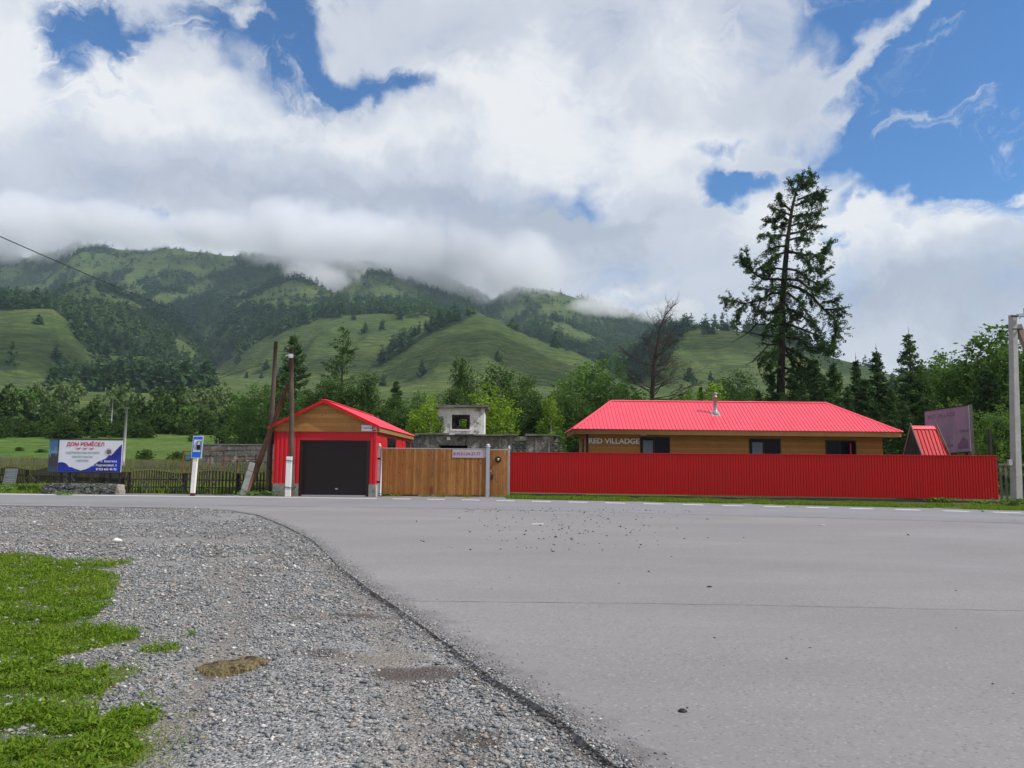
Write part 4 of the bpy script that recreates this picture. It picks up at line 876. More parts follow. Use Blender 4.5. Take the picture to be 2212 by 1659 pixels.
TR = [
 ('larch_tree', 'larch_b', 636, 727, 105, 1.0, 'dark larch rising behind the two wooden utility poles'),
 ('larch_tree', 'larch', 742, 706, 100, 1.0, 'thin larch with open branches above the ridge of the garage roof'),
 ('birch_tree', 'birch_d', 788, 806, 92, .9, 'dark narrow tree just right of the thin larch above the garage'),
 ('birch_tree', 'birch_b', 560, 828, 110, 1.2, 'mid green tree left of the wooden utility poles'),
 ('birch_tree', 'birch_d', 700, 818, 96, 1.3, 'dark round tree behind the left slope of the garage roof'),
 ('birch_tree', 'birch_b', 668, 842, 100, 1.2, 'mid green tree between the front wooden pole and the garage ridge'),
 ('birch_tree', 'birch_d', 765, 838, 94, 1.3, 'dark broad tree behind the ridge of the garage roof'),
 ('birch_tree', 'birch_d', 842, 858, 96, 1.1, 'dark tree at the near side of the bright green field'),
 ('birch_tree', 'birch_b', 880, 866, 90, 1.0, 'mid green tree left of the left lime birch'),
 ('birch_tree', 'birch_d', 596, 845, 98, 1.2, 'dark leafy tree behind the leaning utility pole'),
 ('fir_tree', 'spruce', 857, 818, 100, 1.0, 'bluish dark conifer standing at the right edge of the bright green field'),
 ('birch_tree', 'birch_b', 905, 842, 104, .9, 'mid green tree behind the left lime birch'),
 ('birch_tree', 'birch_d', 820, 880, 88, 1.3, 'low dark tree behind the back end of the garage roof'),
 ('birch_tree', 'birch_d', 880, 880, 82, 1.3, 'low bushy tree between garage roof and ruin'),
 ('birch_tree', 'lime', 930, 848, 66, .95, 'yellow green birch just left of the ruined tower'),
 ('birch_tree', 'birch_d', 998, 775, 92, .55, 'narrow dark tree above the ruined tower'),
 ('birch_tree', 'birch_d', 972, 838, 86, 1.1, 'dark tree directly behind the ruined tower'),
 ('birch_tree', 'birch', 1078, 787, 80, 1.05, 'tall dark birch with drooping crown right of the ruined tower'),
 ('birch_tree', 'birch_d', 1125, 812, 84, .9, 'dark birch with pale dead twigs right of the tall birch'),
 ('birch_tree', 'lime', 1052, 828, 64, 1.05, 'bright yellow green birch leaning beside the ruined tower'),
 ('birch_tree', 'birch_d', 1162, 845, 82, 1.0, 'dark tree between the tall birch and the slender lime birch'),
 ('birch_tree', 'lime_s', 1190, 853, 62, .95, 'slender yellow green birch behind the end of the ruined wall'),
 ('birch_tree', 'birch_d', 1222, 838, 80, 1.0, 'dark birch just left of the red hipped roof'),
 ('birch_tree', 'birch_b', 1285, 767, 76, 1.2, 'broad mid green birch rising over the left hip of the red roof'),
 ('birch_tree', 'birch_d', 1240, 850, 70, 1.0, 'dark low tree at the left corner of the red roofed house'),
 ('birch_tree', 'birch_d', 1345, 828, 92, .9, 'dark tree behind the left end of the roof ridge'),
 ('birch_tree', 'lime', 1495, 838, 74, .75, 'lime green bush right of the bare dead tree'),
 ('fir_tree', 'spruce', 1514, 830, 77, .7, 'small dark spruce between two lime green trees'),
 ('birch_tree', 'lime_s', 1533, 822, 74, 1.1, 'lime green birch left of the chimney pipe'),
 ('birch_tree', 'birch', 1585, 800, 92, 1.0, 'round greyish birch right of the chimney pipe'),
 ('birch_tree', 'birch_d', 1470, 850, 100, 1.0, 'dark low tree behind the dead tree'),
 ('fir_tree', 'spruce', 1637, 838, 72, .9, 'low spruce left of the great larch trunk'),
 ('fir_tree', 'spruce_s', 1667, 797, 68, 1.1, 'spruce with pointed tip beside the great larch trunk'),
 ('fir_tree', 'spruce', 1712, 800, 66, 1.0, 'spruce standing right in front of the great larch trunk'),
 ('fir_tree', 'spruce', 1757, 768, 67, 1.1, 'spruce right of the great larch, second of the row'),
 ('fir_tree', 'spruce_b', 1800, 772, 69, 1.1, 'spruce with yellowish tips in the middle of the row'),
 ('fir_tree', 'spruce_s', 1848, 762, 66, 1.0, 'narrow spruce with twin tips over the right hip of the red roof'),
 ('fir_tree', 'spruce_s', 1892, 742, 64, 1.1, 'narrow spruce with long bare tip near the right end of the red roof'),
 ('fir_tree', 'spruce', 1830, 828, 60, .9, 'low dark spruce under the twin tipped one'),
 ('fir_tree', 'spruce_b', 1925, 828, 60, 1.0, 'low dark spruce just above the right eave of the red roof'),
 ('fir_tree', 'spruce_b', 1962, 706, 62, 1.05, 'tallest spruce, standing against the clouds above the red well roof'),
 ('birch_tree', 'aspen', 2003, 775, 66, 1.0, 'leafy tree just right of the tallest spruce'),
 ('birch_tree', 'aspen', 2048, 755, 68, 1.1, 'leafy tree above the faded billboard'),
 ('birch_tree', 'aspen_b', 2088, 768, 64, .9, 'leafy tree above the right edge of the faded billboard'),
 ('birch_tree', 'aspen', 2150, 697, 62, 1.15, 'tall leafy tree left of the concrete utility pole'),
 ('birch_tree', 'aspen_b', 2208, 720, 58, .9, 'leafy tree behind the concrete utility pole'),
 ('fir_tree', 'pine_d', 2130, 800, 58, .8, 'dark spruce behind the right end of the red fence'),
 ('birch_tree', 'aspen_b', 2060, 862, 52, .75, 'dark bushy tree right behind the faded billboard'),
 ('birch_tree', 'aspen_b', 2150, 880, 46, .9, 'dark shrubby tree behind the end of the red fence'),
 ('birch_tree', 'aspen_b', 2230, 860, 46, .9, 'shrubby tree at the right edge behind the grey fence'),
 ('fir_tree', 'spruce_b', 2000, 850, 54, 1.1, 'dark spruce behind the red well roof'),
 ('fir_tree', 'spruce', 1950, 860, 53, 1.0, 'dark spruce between the house and the red well roof'),
 ('fir_tree', 'spruce_b', 1690, 838, 61, 1.1, 'low spruce touching the roof ridge below the great larch'),
 ('fir_tree', 'spruce', 1735, 822, 60, 1.1, 'dark low spruce behind the ridge, right of the great larch trunk'),
 ('fir_tree', 'spruce_b', 1782, 812, 60, 1.2, 'yellowish low spruce behind the right end of the ridge'),
 ('fir_tree', 'spruce', 1868, 812, 60, 1.2, 'dark low spruce between the two narrow spruces'),
 ('birch_tree', 'birch_d', 1610, 848, 66, .9, 'dark low tree behind the ridge right of the chimney'),
 ('birch_tree', 'aspen', 1985, 812, 62, .9, 'green low tree right of the tallest spruce, behind the well roof'),
 ('birch_tree', 'aspen', 2118, 790, 60, .9, 'green tree filling the gap left of the tall leafy tree'),
 ('birch_tree', 'birch_d', 1430, 862, 90, 1.1, 'low dark tree at the foot of the dead tree'),
 ('birch_tree', 'birch_d', 1385, 862, 88, 1.1, 'low dark tree left of the foot of the dead tree'),
 ('birch_tree', 'aspen_b', 2330, 700, 60, 1, 'leafy tree beyond the right edge'),
 ('birch_tree', 'birch_d', 1205, 930, 60, .8, 'dark shrub at the right end of the ruined wall'),
]
for nm, k, px, ty, Y, ws, lab in TR:
    me = pr(k, K[k]); t, H = plant(nm, me, px, ty, Y, H0.get(k, 12), lab, 'tree', 'trees behind the buildings'); t.scale = (t.scale[2]*ws*(10/H0.get(k, 10) if 0 else 1), t.scale[2]*ws, t.scale[2])
# narrow the widths of very tall trees so that crowns keep their measured width
# ---- the great larch
def big_larch():
    Y = 68.0; T = [(1686, 1010), (1686, 900), (1687, 812), (1689, 740), (1690, 650), (1694, 600), (1701, 520), (1711, 450), (1722, 405), (1737, 378)]
    rg = np.random.default_rng(33)
    base = at(1686, 812, Y); X0 = base[0]; z0 = tz1(X0, Y)-.1
    t = thing('larch_tree', 'very tall old larch towering over the red roof, with bare dead limbs on its left', 'tree', (X0, Y, z0)); O = np.array([X0, Y, z0])
    tp = [at(a, b, Y)-O for a, b in T]; tp[0] = np.array([0, 0, 0]); rad = [.50, .40, .34, .31, .27, .25, .19, .13, .08, .03]
    m = MB(); m.tube(tp, rad, 12)
    def z7(a, b): return (1493+a*.3335, 332+b*.3333)
    BR = [ # points in the enlarged crop, foliage flag, weight
     ([(610, 820), (540, 812), (470, 815), (400, 770), (345, 720), (310, 665)], 1, 1.0), ([(400, 770), (370, 690), (350, 630)], 1, .6),
     ([(600, 900), (520, 905), (450, 950), (350, 970), (260, 950), (215, 955)], 1, 1.0), ([(350, 970), (310, 1020), (290, 1085)], 1, .6), ([(450, 950), (430, 1000), (470, 1040)], 1, .4),
     ([(600, 1112), (500, 1112), (425, 1103), (360, 1045)], 0, .5), ([(425, 1103), (370, 1160), (262, 1225)], 0, .3), ([(425, 1103), (380, 1103), (335, 1118)], 0, .2),
     ([(590, 1190), (480, 1180), (400, 1165), (318, 1148)], 0, .7), ([(590, 1232), (500, 1240), (455, 1290), (430, 1350), (445, 1420), (460, 1455)], 0, .35), ([(455, 1290), (400, 1345), (355, 1370)], 0, .2), ([(500, 1240), (460, 1225), (430, 1238)], 0, .25),
     ([(605, 640), (555, 655), (505, 695), (450, 740)], 1, .8), ([(620, 530), (560, 528), (500, 530), (450, 525)], 1, .8), ([(618, 600), (560, 600), (500, 620), (460, 640)], 1, .7),
     ([(640, 440), (590, 405), (530, 420), (480, 440)], 1, .8), ([(650, 370), (600, 330), (565, 290), (568, 250)], 1, .7), ([(645, 400), (580, 370), (520, 350)], 1, .6),
     ([(690, 270), (655, 225), (640, 175)], 1, .6), ([(700, 240), (720, 180), (700, 130)], 1, .6), ([(720, 200), (770, 160), (785, 130)], 1, .6),
     ([(600, 750), (540, 740), (480, 760), (420, 700)], 1, .7), ([(600, 860), (540, 870), (480, 880), (430, 860)], 1, .5), ([(595, 1000), (540, 1020), (480, 1030), (410, 1020)], 1, .7),
     ([(590, 1060), (530, 1080), (490, 1120), (470, 1180)], 1, .8), ([(580, 1290), (520, 1290), (470, 1310), (450, 1345)], 1, .8), ([(575, 1330), (530, 1350), (500, 1390)], 1, .6),
     ([(620, 640), (700, 642), (745, 690), (770, 750)], 1, .8), ([(625, 630), (730, 655), (820, 655), (875, 615), (902, 560)], 1, .9), ([(820, 655), (850, 680), (850, 705)], 1, .3),
     ([(612, 745), (680, 755), (740, 800), (850, 860), (880, 800)], 1, 1.0), ([(740, 760), (800, 740), (870, 760)], 1, .8), ([(618, 812), (700, 822), (760, 870), (840, 880), (900, 830)], 1, 1.0),
     ([(625, 850), (700, 872), (780, 920), (850, 1000), (920, 1060), (950, 1130), (940, 1180)], 1, 1.4), ([(850, 960), (920, 960), (960, 930)], 1, .7), ([(870, 1010), (940, 1010), (985, 1020)], 1, .8),
     ([(618, 900), (690, 950), (720, 1000), (780, 1060)], 1, .9), ([(620, 1000), (700, 1040), (790, 1100), (860, 1170)], 1, 1.0), ([(610, 1185), (700, 1200), (760, 1255), (850, 1260), (920, 1290)], 1, 1.2),
     ([(610, 1100), (700, 1130), (800, 1170), (880, 1230)], 1, 1.1), ([(940, 1130), (930, 1200), (905, 1250)], 1, .5), ([(640, 520), (740, 500), (830, 465)], 1, .8), ([(635, 560), (700, 540), (770, 560)], 1, .7),
     ([(655, 405), (740, 400), (840, 375)], 1, .8), ([(680, 335), (760, 300), (870, 285)], 1, .9), ([(690, 300), (780, 260), (850, 262)], 1, .6), ([(715, 225), (760, 200), (795, 180)], 1, .6),
     ([(600, 1225), (640, 1330), (690, 1400), (740, 1420)], 1, .9), ([(600, 1250), (680, 1290), (760, 1340), (800, 1380)], 1, .9), ([(640, 470), (700, 450), (790, 440)], 1, .7), ([(650, 440), (600, 460), (540, 480)], 1, .6),
     ([(600, 960), (650, 1030), (640, 1110)], 1, .8), ([(595, 940), (560, 1010), (540, 1090)], 1, .8), ([(600, 800), (600, 850), (590, 900)], 1, .4), ([(605, 1110), (620, 1160), (650, 1180)], 1, .7), ([(598, 1150), (570, 1180), (545, 1210)], 1, .5)]
    BR += [([(590, 1380), (640, 1400), (720, 1440), (780, 1480)], 1, .9), ([(575, 1400), (530, 1420), (490, 1450)], 1, .6), ([(585, 1300), (640, 1310), (720, 1390), (800, 1440)], 1, 1.0), ([(585, 1440), (630, 1470), (690, 1500)], 1, .7), ([(575, 1250), (540, 1290), (520, 1370)], 1, .7)]
    TC = []; TV = []
    def tufts(p, n, s, v):
        TC.append(p+rg.normal(size=(n, 3))*s); TV.append(np.clip(v+rg.uniform(-.2, .2, n), 0, 1))
    for pts, fol, wt in BR:
        P = [z7(*q) for q in pts]; n = len(P); side = rg.uniform(-1, 1)*(2.6 if wt < .9 else 3.2); W = []
        for i, (a, b) in enumerate(P):
            t_ = i/(n-1); q = at(a, b, Y+side*t_**1.2)-O; W.append(q)
        rr = .045+.075*wt; m.tube(W, [rr*(1-.8*i/(n-1))+.008 for i in range(n)], 6, False)
        W = [np.array(w) for w in W]
        if not fol:
            for _ in range(5):
                i = rg.integers(1, n); a = W[i-1]; b = W[i]; q = a+(b-a)*rg.uniform(); e = q+np.array([rg.uniform(-.7, .2), rg.uniform(-.4, .4), rg.uniform(-.5, .3)]); m.tube([q, (q+e)/2+[0, 0, .05], e], [.02, .014, .006], 4, False)
            continue
        Ln = sum(np.linalg.norm(W[i+1]-W[i]) for i in range(n-1)); k = int(Ln*7.5*wt**.4)+6
        for _ in range(k):
            u = rg.uniform(.16, 1)**.85*(n-1); i = min(int(u), n-2); q = W[i]+(W[i+1]-W[i])*(u-i); dd = W[i+1]-W[i]; dd = dd/np.linalg.norm(dd)
            e = q+dd*rg.uniform(.0, .5)+np.array([rg.normal()*.28, rg.normal()*.60, rg.normal()*.42-.26])*(.5+wt*.6)
            m.tube([q, (q+e)/2+[0, 0, .06], e], [.018, .012, .005], 3, False); v = rg.uniform(.2, .8)
            for s_ in np.linspace(.3, 1, 4):
                tufts(q+(e-q)*s_, int(rg.integers(7, 12)), .075, v)
    for _ in range(330):   # greener tufts hugging the trunk
        u = rg.uniform(); zz = 1200-rg.uniform(0, 420) if u < .8 else rg.uniform(150, 700); a = 600+(1200-zz)*.02 if zz > 700 else 610+(700-zz)*.2
        q = at(*z7(a+rg.normal()*44, zz), Y+rg.normal()*.7)-O; tufts(q, int(rg.integers(8, 16)), .17, rg.uniform(.5, 1))
    C = np.concatenate(TC); VV = np.concatenate(TV); V, Fq = leaf_quads(C, .098*rg.uniform(.6, 1.3, len(C)), rg, elong=2.4)
    link('crown', np_mesh('crown', V, Fq, MT['leaf_larch'], False, {'var': np.repeat(VV, 4)}), t); m.build('trunk', MT['bark'], t)
big_larch()
# ---- dead tree
def dead_tree():
    Y = 78.0; rg = np.random.default_rng(5); T = [(1404, 1000), (1407, 900), (1408, 866), (1412, 793), (1418, 756), (1427, 706), (1437, 681), (1452, 663), (1467, 652)]
    X0 = at(1408, 866, Y)[0]; z0 = tz1(X0, Y)-.1; O = np.array([X0, Y, z0])
    t = thing('dead_tree', 'bare brown dead tree with a leaning top behind the roof ridge', 'tree', (X0, Y, z0))
    tp = [at(a, b, Y)-O for a, b in T]; tp[0] = np.array([0, 0, 0]); m = MB(); m.tube(tp, [.30, .27, .25, .19, .16, .10, .07, .045, .015], 8)
    b = MB(); 
    def grow(p, d, L, r, dep):
        n = 4; pts = [p]; q = p; 
        for i in range(n):
            d = d+rg.normal(size=3)*.16+np.array([0, 0, .07]); d = d/np.linalg.norm(d); q = q+d*L/n; pts.append(q)
        b.tube(pts, [r*(1-.8*i/n) for i in range(n+1)], 4 if dep else 5, False)
        if dep < 3:
            for i in range(1, n+1):
                for _ in range(2 if dep < 2 else 2):
                    dd = d+rg.normal(size=3)*.65; dd /= np.linalg.norm(dd); grow(pts[i], dd, L*rg.uniform(.3, .5), r*.42, dep+1)
    for zy in np.concatenate([np.linspace(860, 700, 20), np.linspace(700, 660, 7)]):
        px = np.interp(zy, [652, 663, 681, 706, 756, 793, 866], [1467, 1452, 1437, 1427, 1418, 1412, 1408]); p = at(px, zy, Y)-O
        for _ in range(2):
            a = rg.uniform(0, 6.28); k = (zy-650)/210; d = np.array([math.cos(a), math.sin(a)*.8, rg.uniform(-.1, .6) if zy > 740 else rg.uniform(.5, 1.4)]); d /= np.linalg.norm(d)
            grow(p, d, (.8+3.4*k)*rg.uniform(.6, 1.15), .018+.034*k, 1)
    for tx, ty in [(1350, 870), (1478, 850), (1372, 810), (1350, 760), (1440, 780), (1455, 740), (1395, 735), (1490, 835)]:
        py = min(862, ty+30); p = at(1409, py, Y)-O; e = at(tx, ty, Y+rg.uniform(-1, 1))-O; md = (p+e)/2+np.array([0, 0, -.3]); b.tube([p, md, e], [.075, .05, .015], 5, False)
        for s in (.5, .7, .85, 1):
            q = p+(e-p)*s; 
            for _ in range(2): d = (e-p)/np.linalg.norm(e-p)+rg.normal(size=3)*.6; d /= np.linalg.norm(d); grow(q, d, 1.1, .028, 1)
    m.build('trunk', MT['dead_bark'], t); b.build('bare_branches', MT['dead_bark'], t)
dead_tree()
# ---- valley trees on the left
VK = {'v_a': lambda: decid_mesh(21, 10, 8, .6, 22, 4200, .50, wide, .3, 'leaf_pale', 'birch'), 'v_b': lambda: decid_mesh(22, 10, 7, .6, 22, 4200, .50, None, .3, 'leaf_dark', 'bark'),
      'v_c': lambda: decid_mesh(23, 10, 8, .3, 22, 4200, .52, wide, .2, 'leaf_mid', 'bark'), 'v_d': lambda: decid_mesh(24, 10, 9, .0, 24, 4600, .52, wide, .2, 'leaf_bush', 'bark')}
VT = []
for px, ty, k, lab in [(150, 818, 'v_a', 'pale willow with two rounded tops at the far left'), (95, 822, 'v_a', 'pale willow left of the twin topped one'), (60, 835, 'v_c', 'mid green tree at the far left edge of the valley wood'),
  (20, 832, 'v_b', 'dark tree at the left edge of the picture'), (262, 826, 'v_a', 'pale drooping willow above the far white pole'), (205, 862, 'v_b', 'dark tree below the pale willows'), (300, 850, 'v_b', 'dark tree right of the drooping willow'),
  (345, 838, 'v_b', 'tall dark tree in the middle of the valley wood'), (385, 838, 'v_b', 'tall dark tree right of the middle of the valley wood'), (430, 830, 'v_a', 'pale tree left of the fuel sign top'), (475, 828, 'v_a', 'pale tree above the fuel sign'),
  (515, 848, 'v_c', 'mid green tree right of the fuel sign'), (548, 858, 'v_b', 'dark tree near the wooden poles'), (410, 872, 'v_c', 'lower green tree above the meadow gap'), (450, 885, 'v_d', 'low bushy tree above the fuel sign'), (500, 880, 'v_b', 'dark low tree at the right end of the meadow'),
  (-40, 830, 'v_c', 'mid green tree outside the left edge'), (120, 870, 'v_b', 'dark tree with a pale forked trunk in front of the willows'), (590, 862, 'v_b', 'dark tree behind the leaning pole stub'), (650, 850, 'v_c', 'green tree behind the front wooden pole'),
  (620, 800, 'v_b', 'dark tree high behind the poles'), (-100, 840, 'v_b', 'dark tree far outside the left edge')]:
    VT.append((px, ty, k, lab, 175 if ty < 860 else 155))
for px, ty, k, lab, Y in VT:
    me = pr(k, VK[k]); plant('valley_tree', me, px, ty, Y+random.uniform(-8, 12), 10, lab, 'tree', 'trees of the valley wood', random.uniform(.7, .95))
BP = ['leftmost', 'second', 'third', 'fourth', 'fifth', 'sixth', 'seventh', 'eighth', 'ninth', 'tenth', 'eleventh', 'twelfth', 'thirteenth', 'fourteenth', 'fifteenth', 'sixteenth', 'seventeenth', 'eighteenth', 'nineteenth', 'twentieth', 'twenty first', 'twenty second', 'twenty third', 'twenty fourth', 'twenty fifth', 'twenty sixth', 'twenty seventh', 'twenty eighth', 'twenty ninth', 'thirtieth']
xs_ = list(np.linspace(-60, 585, 26)); i = 0
for row, (Yb, y0, lab) in enumerate([(150, 902, 'back'), (138, 922, 'front')]):
    for j, px in enumerate(xs_):
        if row == 1 and px > 330: continue
        px += random.uniform(-8, 8); ty = y0+random.uniform(-12, 10)+(18 if px > 400 else 0)
        if 405 < px < 455: continue
        me = pr('v_d' if random.random() < .7 else 'v_b', VK['v_d']); plant('bush', me, px, ty, Yb+random.uniform(-5, 6), 10, f'dark bush at the wood edge, {BP[j]} from the left in the {lab} row', 'bush', 'bushes along the meadow edge', random.uniform(.9, 1.5))
for px, ty, Y, ws, lab in [(314, 970, 78, 1.4, 'small round bush alone in the green meadow'), (383, 975, 74, 1.5, 'low bush in the meadow left of the fuel sign'), (42, 965, 95, 1.6, 'dark round bush in the left meadow'), (90, 972, 92, 2.4, 'wide pale green bush left of the banner'),
   (485, 928, 120, 1.3, 'bush just behind the grey block wall'), (420, 935, 128, 1.3, 'bush at the end of the meadow above the fuel sign'), (555, 930, 118, 1.3, 'bush behind the block wall near the garage'), (520, 938, 118, 1.3, 'lower bush behind the block wall')]:
    plant('bush', pr('v_d', VK['v_d']), px, ty, Y, 10, lab, 'bush', None, ws)
# ---- conifers on the hills
def conifer_tris(rg, k, h=1.0):
    t = rg.uniform(0, 1, k)**1.25; r = .165*(1-t)**.8+.012; a = rg.uniform(0, 6.28, k); rr = r*np.sqrt(rg.uniform(.15, 1, k))*1.1
    c = np.stack([rr*np.cos(a), rr*np.sin(a), .06+t*.94], 1); s = (.10*(1-t)+.035)*rg.uniform(.7, 1.3, k)
    V = c[:, None, :]+rg.normal(size=(k, 3, 3))*s[:, None, None]*np.array([1.0, 1.0, .75])
    return V   # (k,3,3)
TPL = [conifer_tris(np.random.default_rng(200+i), 70) for i in range(8)]; TPS = [conifer_tris(np.random.default_rng(300+i), 34) for i in range(8)]
TPS = [t*np.array([1.15, 1.15, 1]) for t in TPS]
rg = np.random.default_rng(77)
NC = 300000
u = rg.uniform(-1.15, 1.1, NC); Y = np.exp(rg.uniform(math.log(520), math.log(2750), NC)); X = u*Y
acc = rg.uniform(0, 1, NC) < (Y/2750)**2*1.0+.0; X, Y, u = X[acc], Y[acc], u[acc]
Z = zterr(X, Y); px, py, c = proj(np.stack([X, Y, Z], 1)); f = forest_at(px, py, X, Y)
keep = rg.uniform(0, 1, len(X)) < np.clip(f, .0, 1)*.9*np.where(fbm(X/45, Y/60, 3, 230) > .36, 1, .45)+.014
keep &= ~((f < .5) & (py > 738) & (px > 830) & (px < 1400) & (rg.uniform(0, 1, len(X)) < .9))
lowband = (Y < 700) & (f < .5); keep &= ~(lowband & (rg.uniform(0, 1, len(X)) < .7))
X, Y, Z, px, py, f = [q[keep] for q in (X, Y, Z, px, py, f)]
# drop what no viewpoint near the road can see: behind crests
uu = X/Y; vis = np.ones(len(X), bool); gy = np.geomspace(300, 2800, 70)
run = np.full(len(X), -1e9)
for y_ in gy:
    zz = zterr(uu*y_, np.full(len(X), y_)); run = np.where(y_ < Y-25, np.maximum(run, zz/y_), run)
vis = (Z+26)/Y > run; X, Y, Z, px, py, f = [q[vis] for q in (X, Y, Z, px, py, f)]
print('hill conifers', len(X))
Hh = rg.uniform(12, 25, len(X))*np.where(f < .5, .72, 1)
inv = (px > -10) & (px < 2222); solo = np.where((f < .5) & inv)[0]; near = np.where((f >= .5) & inv & (Y < 1000))[0]
solo = solo[np.argsort(Y[solo])][:110]; near = near[np.argsort(Y[near])][:70]; ind = np.zeros(len(X), bool); ind[solo] = True; ind[near] = True
rest = np.where(~ind)[0]
def pack(idx, TP, name, label):
    V = []; VV = []
    tp = rg.integers(0, len(TP), len(idx)); 
    for k in range(len(TP)):
        s = idx[tp == k]
        if not len(s): continue
        T = TP[k].reshape(-1, 3); a = rg.uniform(0, 6.28, len(s)); ca, sa = np.cos(a)[:, None], np.sin(a)[:, None]; wd = rg.uniform(.8, 1.35, len(s))[:, None]
        x = (T[None, :, 0]*ca-T[None, :, 1]*sa)*Hh[s][:, None]*wd+X[s][:, None]; y = (T[None, :, 0]*sa+T[None, :, 1]*ca)*Hh[s][:, None]*wd+Y[s][:, None]
        z = T[None, :, 2]*Hh[s][:, None]+Z[s][:, None]-.8; V.append(np.stack([x, y, z], -1).reshape(-1, 3)); 
        vv = np.clip((fbm(X[s]/110, Y[s]/110, 3, 201)-.5)*1.9+.42+.18*(py[s] > 700)+rg.uniform(-.3, .3, len(s)), 0, 1); VV.append(np.repeat(vv, len(T)))
    V = np.concatenate(V); me = np_mesh(name, V, np.arange(len(V)).reshape(-1, 3), MT['leaf_forest'], False, {'var': np.concatenate(VV)})
    tag(link(name, me), label, kind='stuff')
pack(rest[Y[rest] < 1300], TPL, 'hill_forest', 'dense dark larch forest on the lower hillsides')
pack(rest[Y[rest] >= 1300], TPS, 'far_forest', 'far dark forest on the upper ridges under the cloud')
HM = []
for k in range(4):
    T = conifer_tris(np.random.default_rng(400+k), 240); m = MB(); m.tube([(0, 0, 0), (0, 0, .9)], [.016, .004], 5)
    HM.append((np_mesh('crown', T.reshape(-1, 3), np.arange(720).reshape(-1, 3), MT['leaf_forest'], False, {'var': np.repeat(np.random.default_rng(k).uniform(.2, .9, 240), 3)}), m.mesh('trunk', MT['bark'])))
def where(px, py):
    a = 'far left' if px < 250 else 'left' if px < 550 else 'left middle' if px < 800 else 'middle' if px < 1250 else 'right middle' if px < 1600 else 'right'
    b = 'upper' if py < 650 else 'middle' if py < 760 else 'lower'; return a, b
cnt = {}
for q in list(solo)+list(near):
    so = f[q] < .5; a, b = where(px[q], py[q]); key = (so, a, b); cnt[key] = cnt.get(key, 0)+1
    t = thing('hill_conifer', (f'single dark conifer on open grass, {b} slope of the {a} hills' if so else f'dark conifer at the wood edge, {b} slope of the {a} hills'), 'tree', (X[q], Y[q], Z[q]-.5), rg.uniform(0, 6.28), 'conifers scattered on the '+b+' '+a+' hillside')
    s = Hh[q]; w_ = rg.uniform(.85, 1.3); t.scale = (s*w_, s*w_, s)
    for nm, me in zip(('crown', 'trunk'), HM[int(rg.integers(0, 4))]): link(nm, me, t)
#@@PART4 buildings ---------------------------------------------------
def corr(m, p0, p1, z0, z1, pitch=.15, depth=.02, flat=.55, out=(0, -1)):
    """trapezoid profiled sheet between plan points p0 and p1"""
    p0 = np.array(p0, float); p1 = np.array(p1, float); L = np.linalg.norm(p1-p0); d = (p1-p0)/L; o = np.array(out, float); n = max(1, int(round(L/pitch))); w = L/n; pr_ = []
    for i in range(n):
        s = i*w; pr_ += [(s, 0), (s+w*flat*.5, 0), (s+w*flat*.5+w*.12, depth), (s+w*.88, depth)]
    pr_.append((L, 0)); pts = [p0+d*s+o*h for s, h in pr_]
    b = [(x, y, z0) for x, y in pts]+[(x, y, z1) for x, y in pts]; k = len(pts)
    m.add(b, [(i, i+1, k+i+1, k+i) for i in range(k-1)])
def rib_roof(m, A, B, Cc, D, pitch=.2, rh=.028, rw=.05):
    """flat metal slope A B (eave) C D (top) with raised ribs running up the fall line, clipped by the side edges"""
    A, B, Cc, D = [Vector(q) for q in (A, B, Cc, D)]; m.add([A, B, Cc, D], [(0, 1, 2, 3)])
    ex = (B-A).normalized(); nrm = (B-A).cross(D-A).normalized(); 
    if nrm.z < 0: nrm = -nrm
    fall = nrm.cross(ex); fall = fall if fall.z > 0 else -fall
    def cd(P): v = P-A; return v.dot(ex), v.dot(fall)
    poly = [cd(P) for P in (A, B, Cc, D)]; L = poly[1][0]; s = pitch*.5
    while s < L:
        ys = []
        for i in range(4):
            (x1, y1), (x2, y2) = poly[i], poly[(i+1) % 4]
            if (x1-s)*(x2-s) < 0: ys.append(y1+(y2-y1)*(s-x1)/(x2-x1))
        if len(ys) >= 2:
            lo, hi = min(ys), max(ys)
            if hi-lo > .05:
                a = A+ex*(s-rw)+fall*lo+nrm*.0; q = [a-nrm*.001, a+ex*rw*.5+nrm*rh, a+ex*rw*1.5+nrm*rh, a+ex*rw*2-nrm*.001]; u_ = fall*(hi-lo)
                m.add(q+[p+u_ for p in q], [(0, 1, 5, 4), (1, 2, 6, 5), (2, 3, 7, 6), (0, 3, 2, 1)])
        s += pitch
def window(parent, x0, x1, z0, z1, y, wall_out=-1, blind=None, red=None):
    """window in a wall facing -Y (frame, sash, pane)"""
    f = MB(); w = .055
    f.box(x0, x1, y-.06, y+.03, z0, z0+w); f.box(x0, x1, y-.06, y+.03, z1-w, z1); f.box(x0, x0+w, y-.058, y+.03, z0+w, z1-w); f.box(x1-w, x1, y-.058, y+.03, z0+w, z1-w)
    xm = x0+(x1-x0)*.47; f.box(xm-.03, xm+.03, y-.05, y+.03, z0+w, z1-w)
    fo = f.build('window', MT['brown_frame'], parent)
    g = MB(); g.box(x0+w, xm-.03, y-.02, y+.0, z0+w, z1-w); g.box(xm+.03, x1-w, y-.02, y+.0, z0+w, z1-w); g.build('pane', MT['glass'], fo)
    if blind:
        b = MB(); b.box(blind[0], blind[1], y-.032, y-.022, blind[2], blind[3]); b.build('sash_panel', MT['blind'], fo)
    if red:
        b = MB(); b.box(red[0], red[1], y-.032, y-.022, z0+w, z1-.14); b.build('curtain', MT['ink_red'], fo)
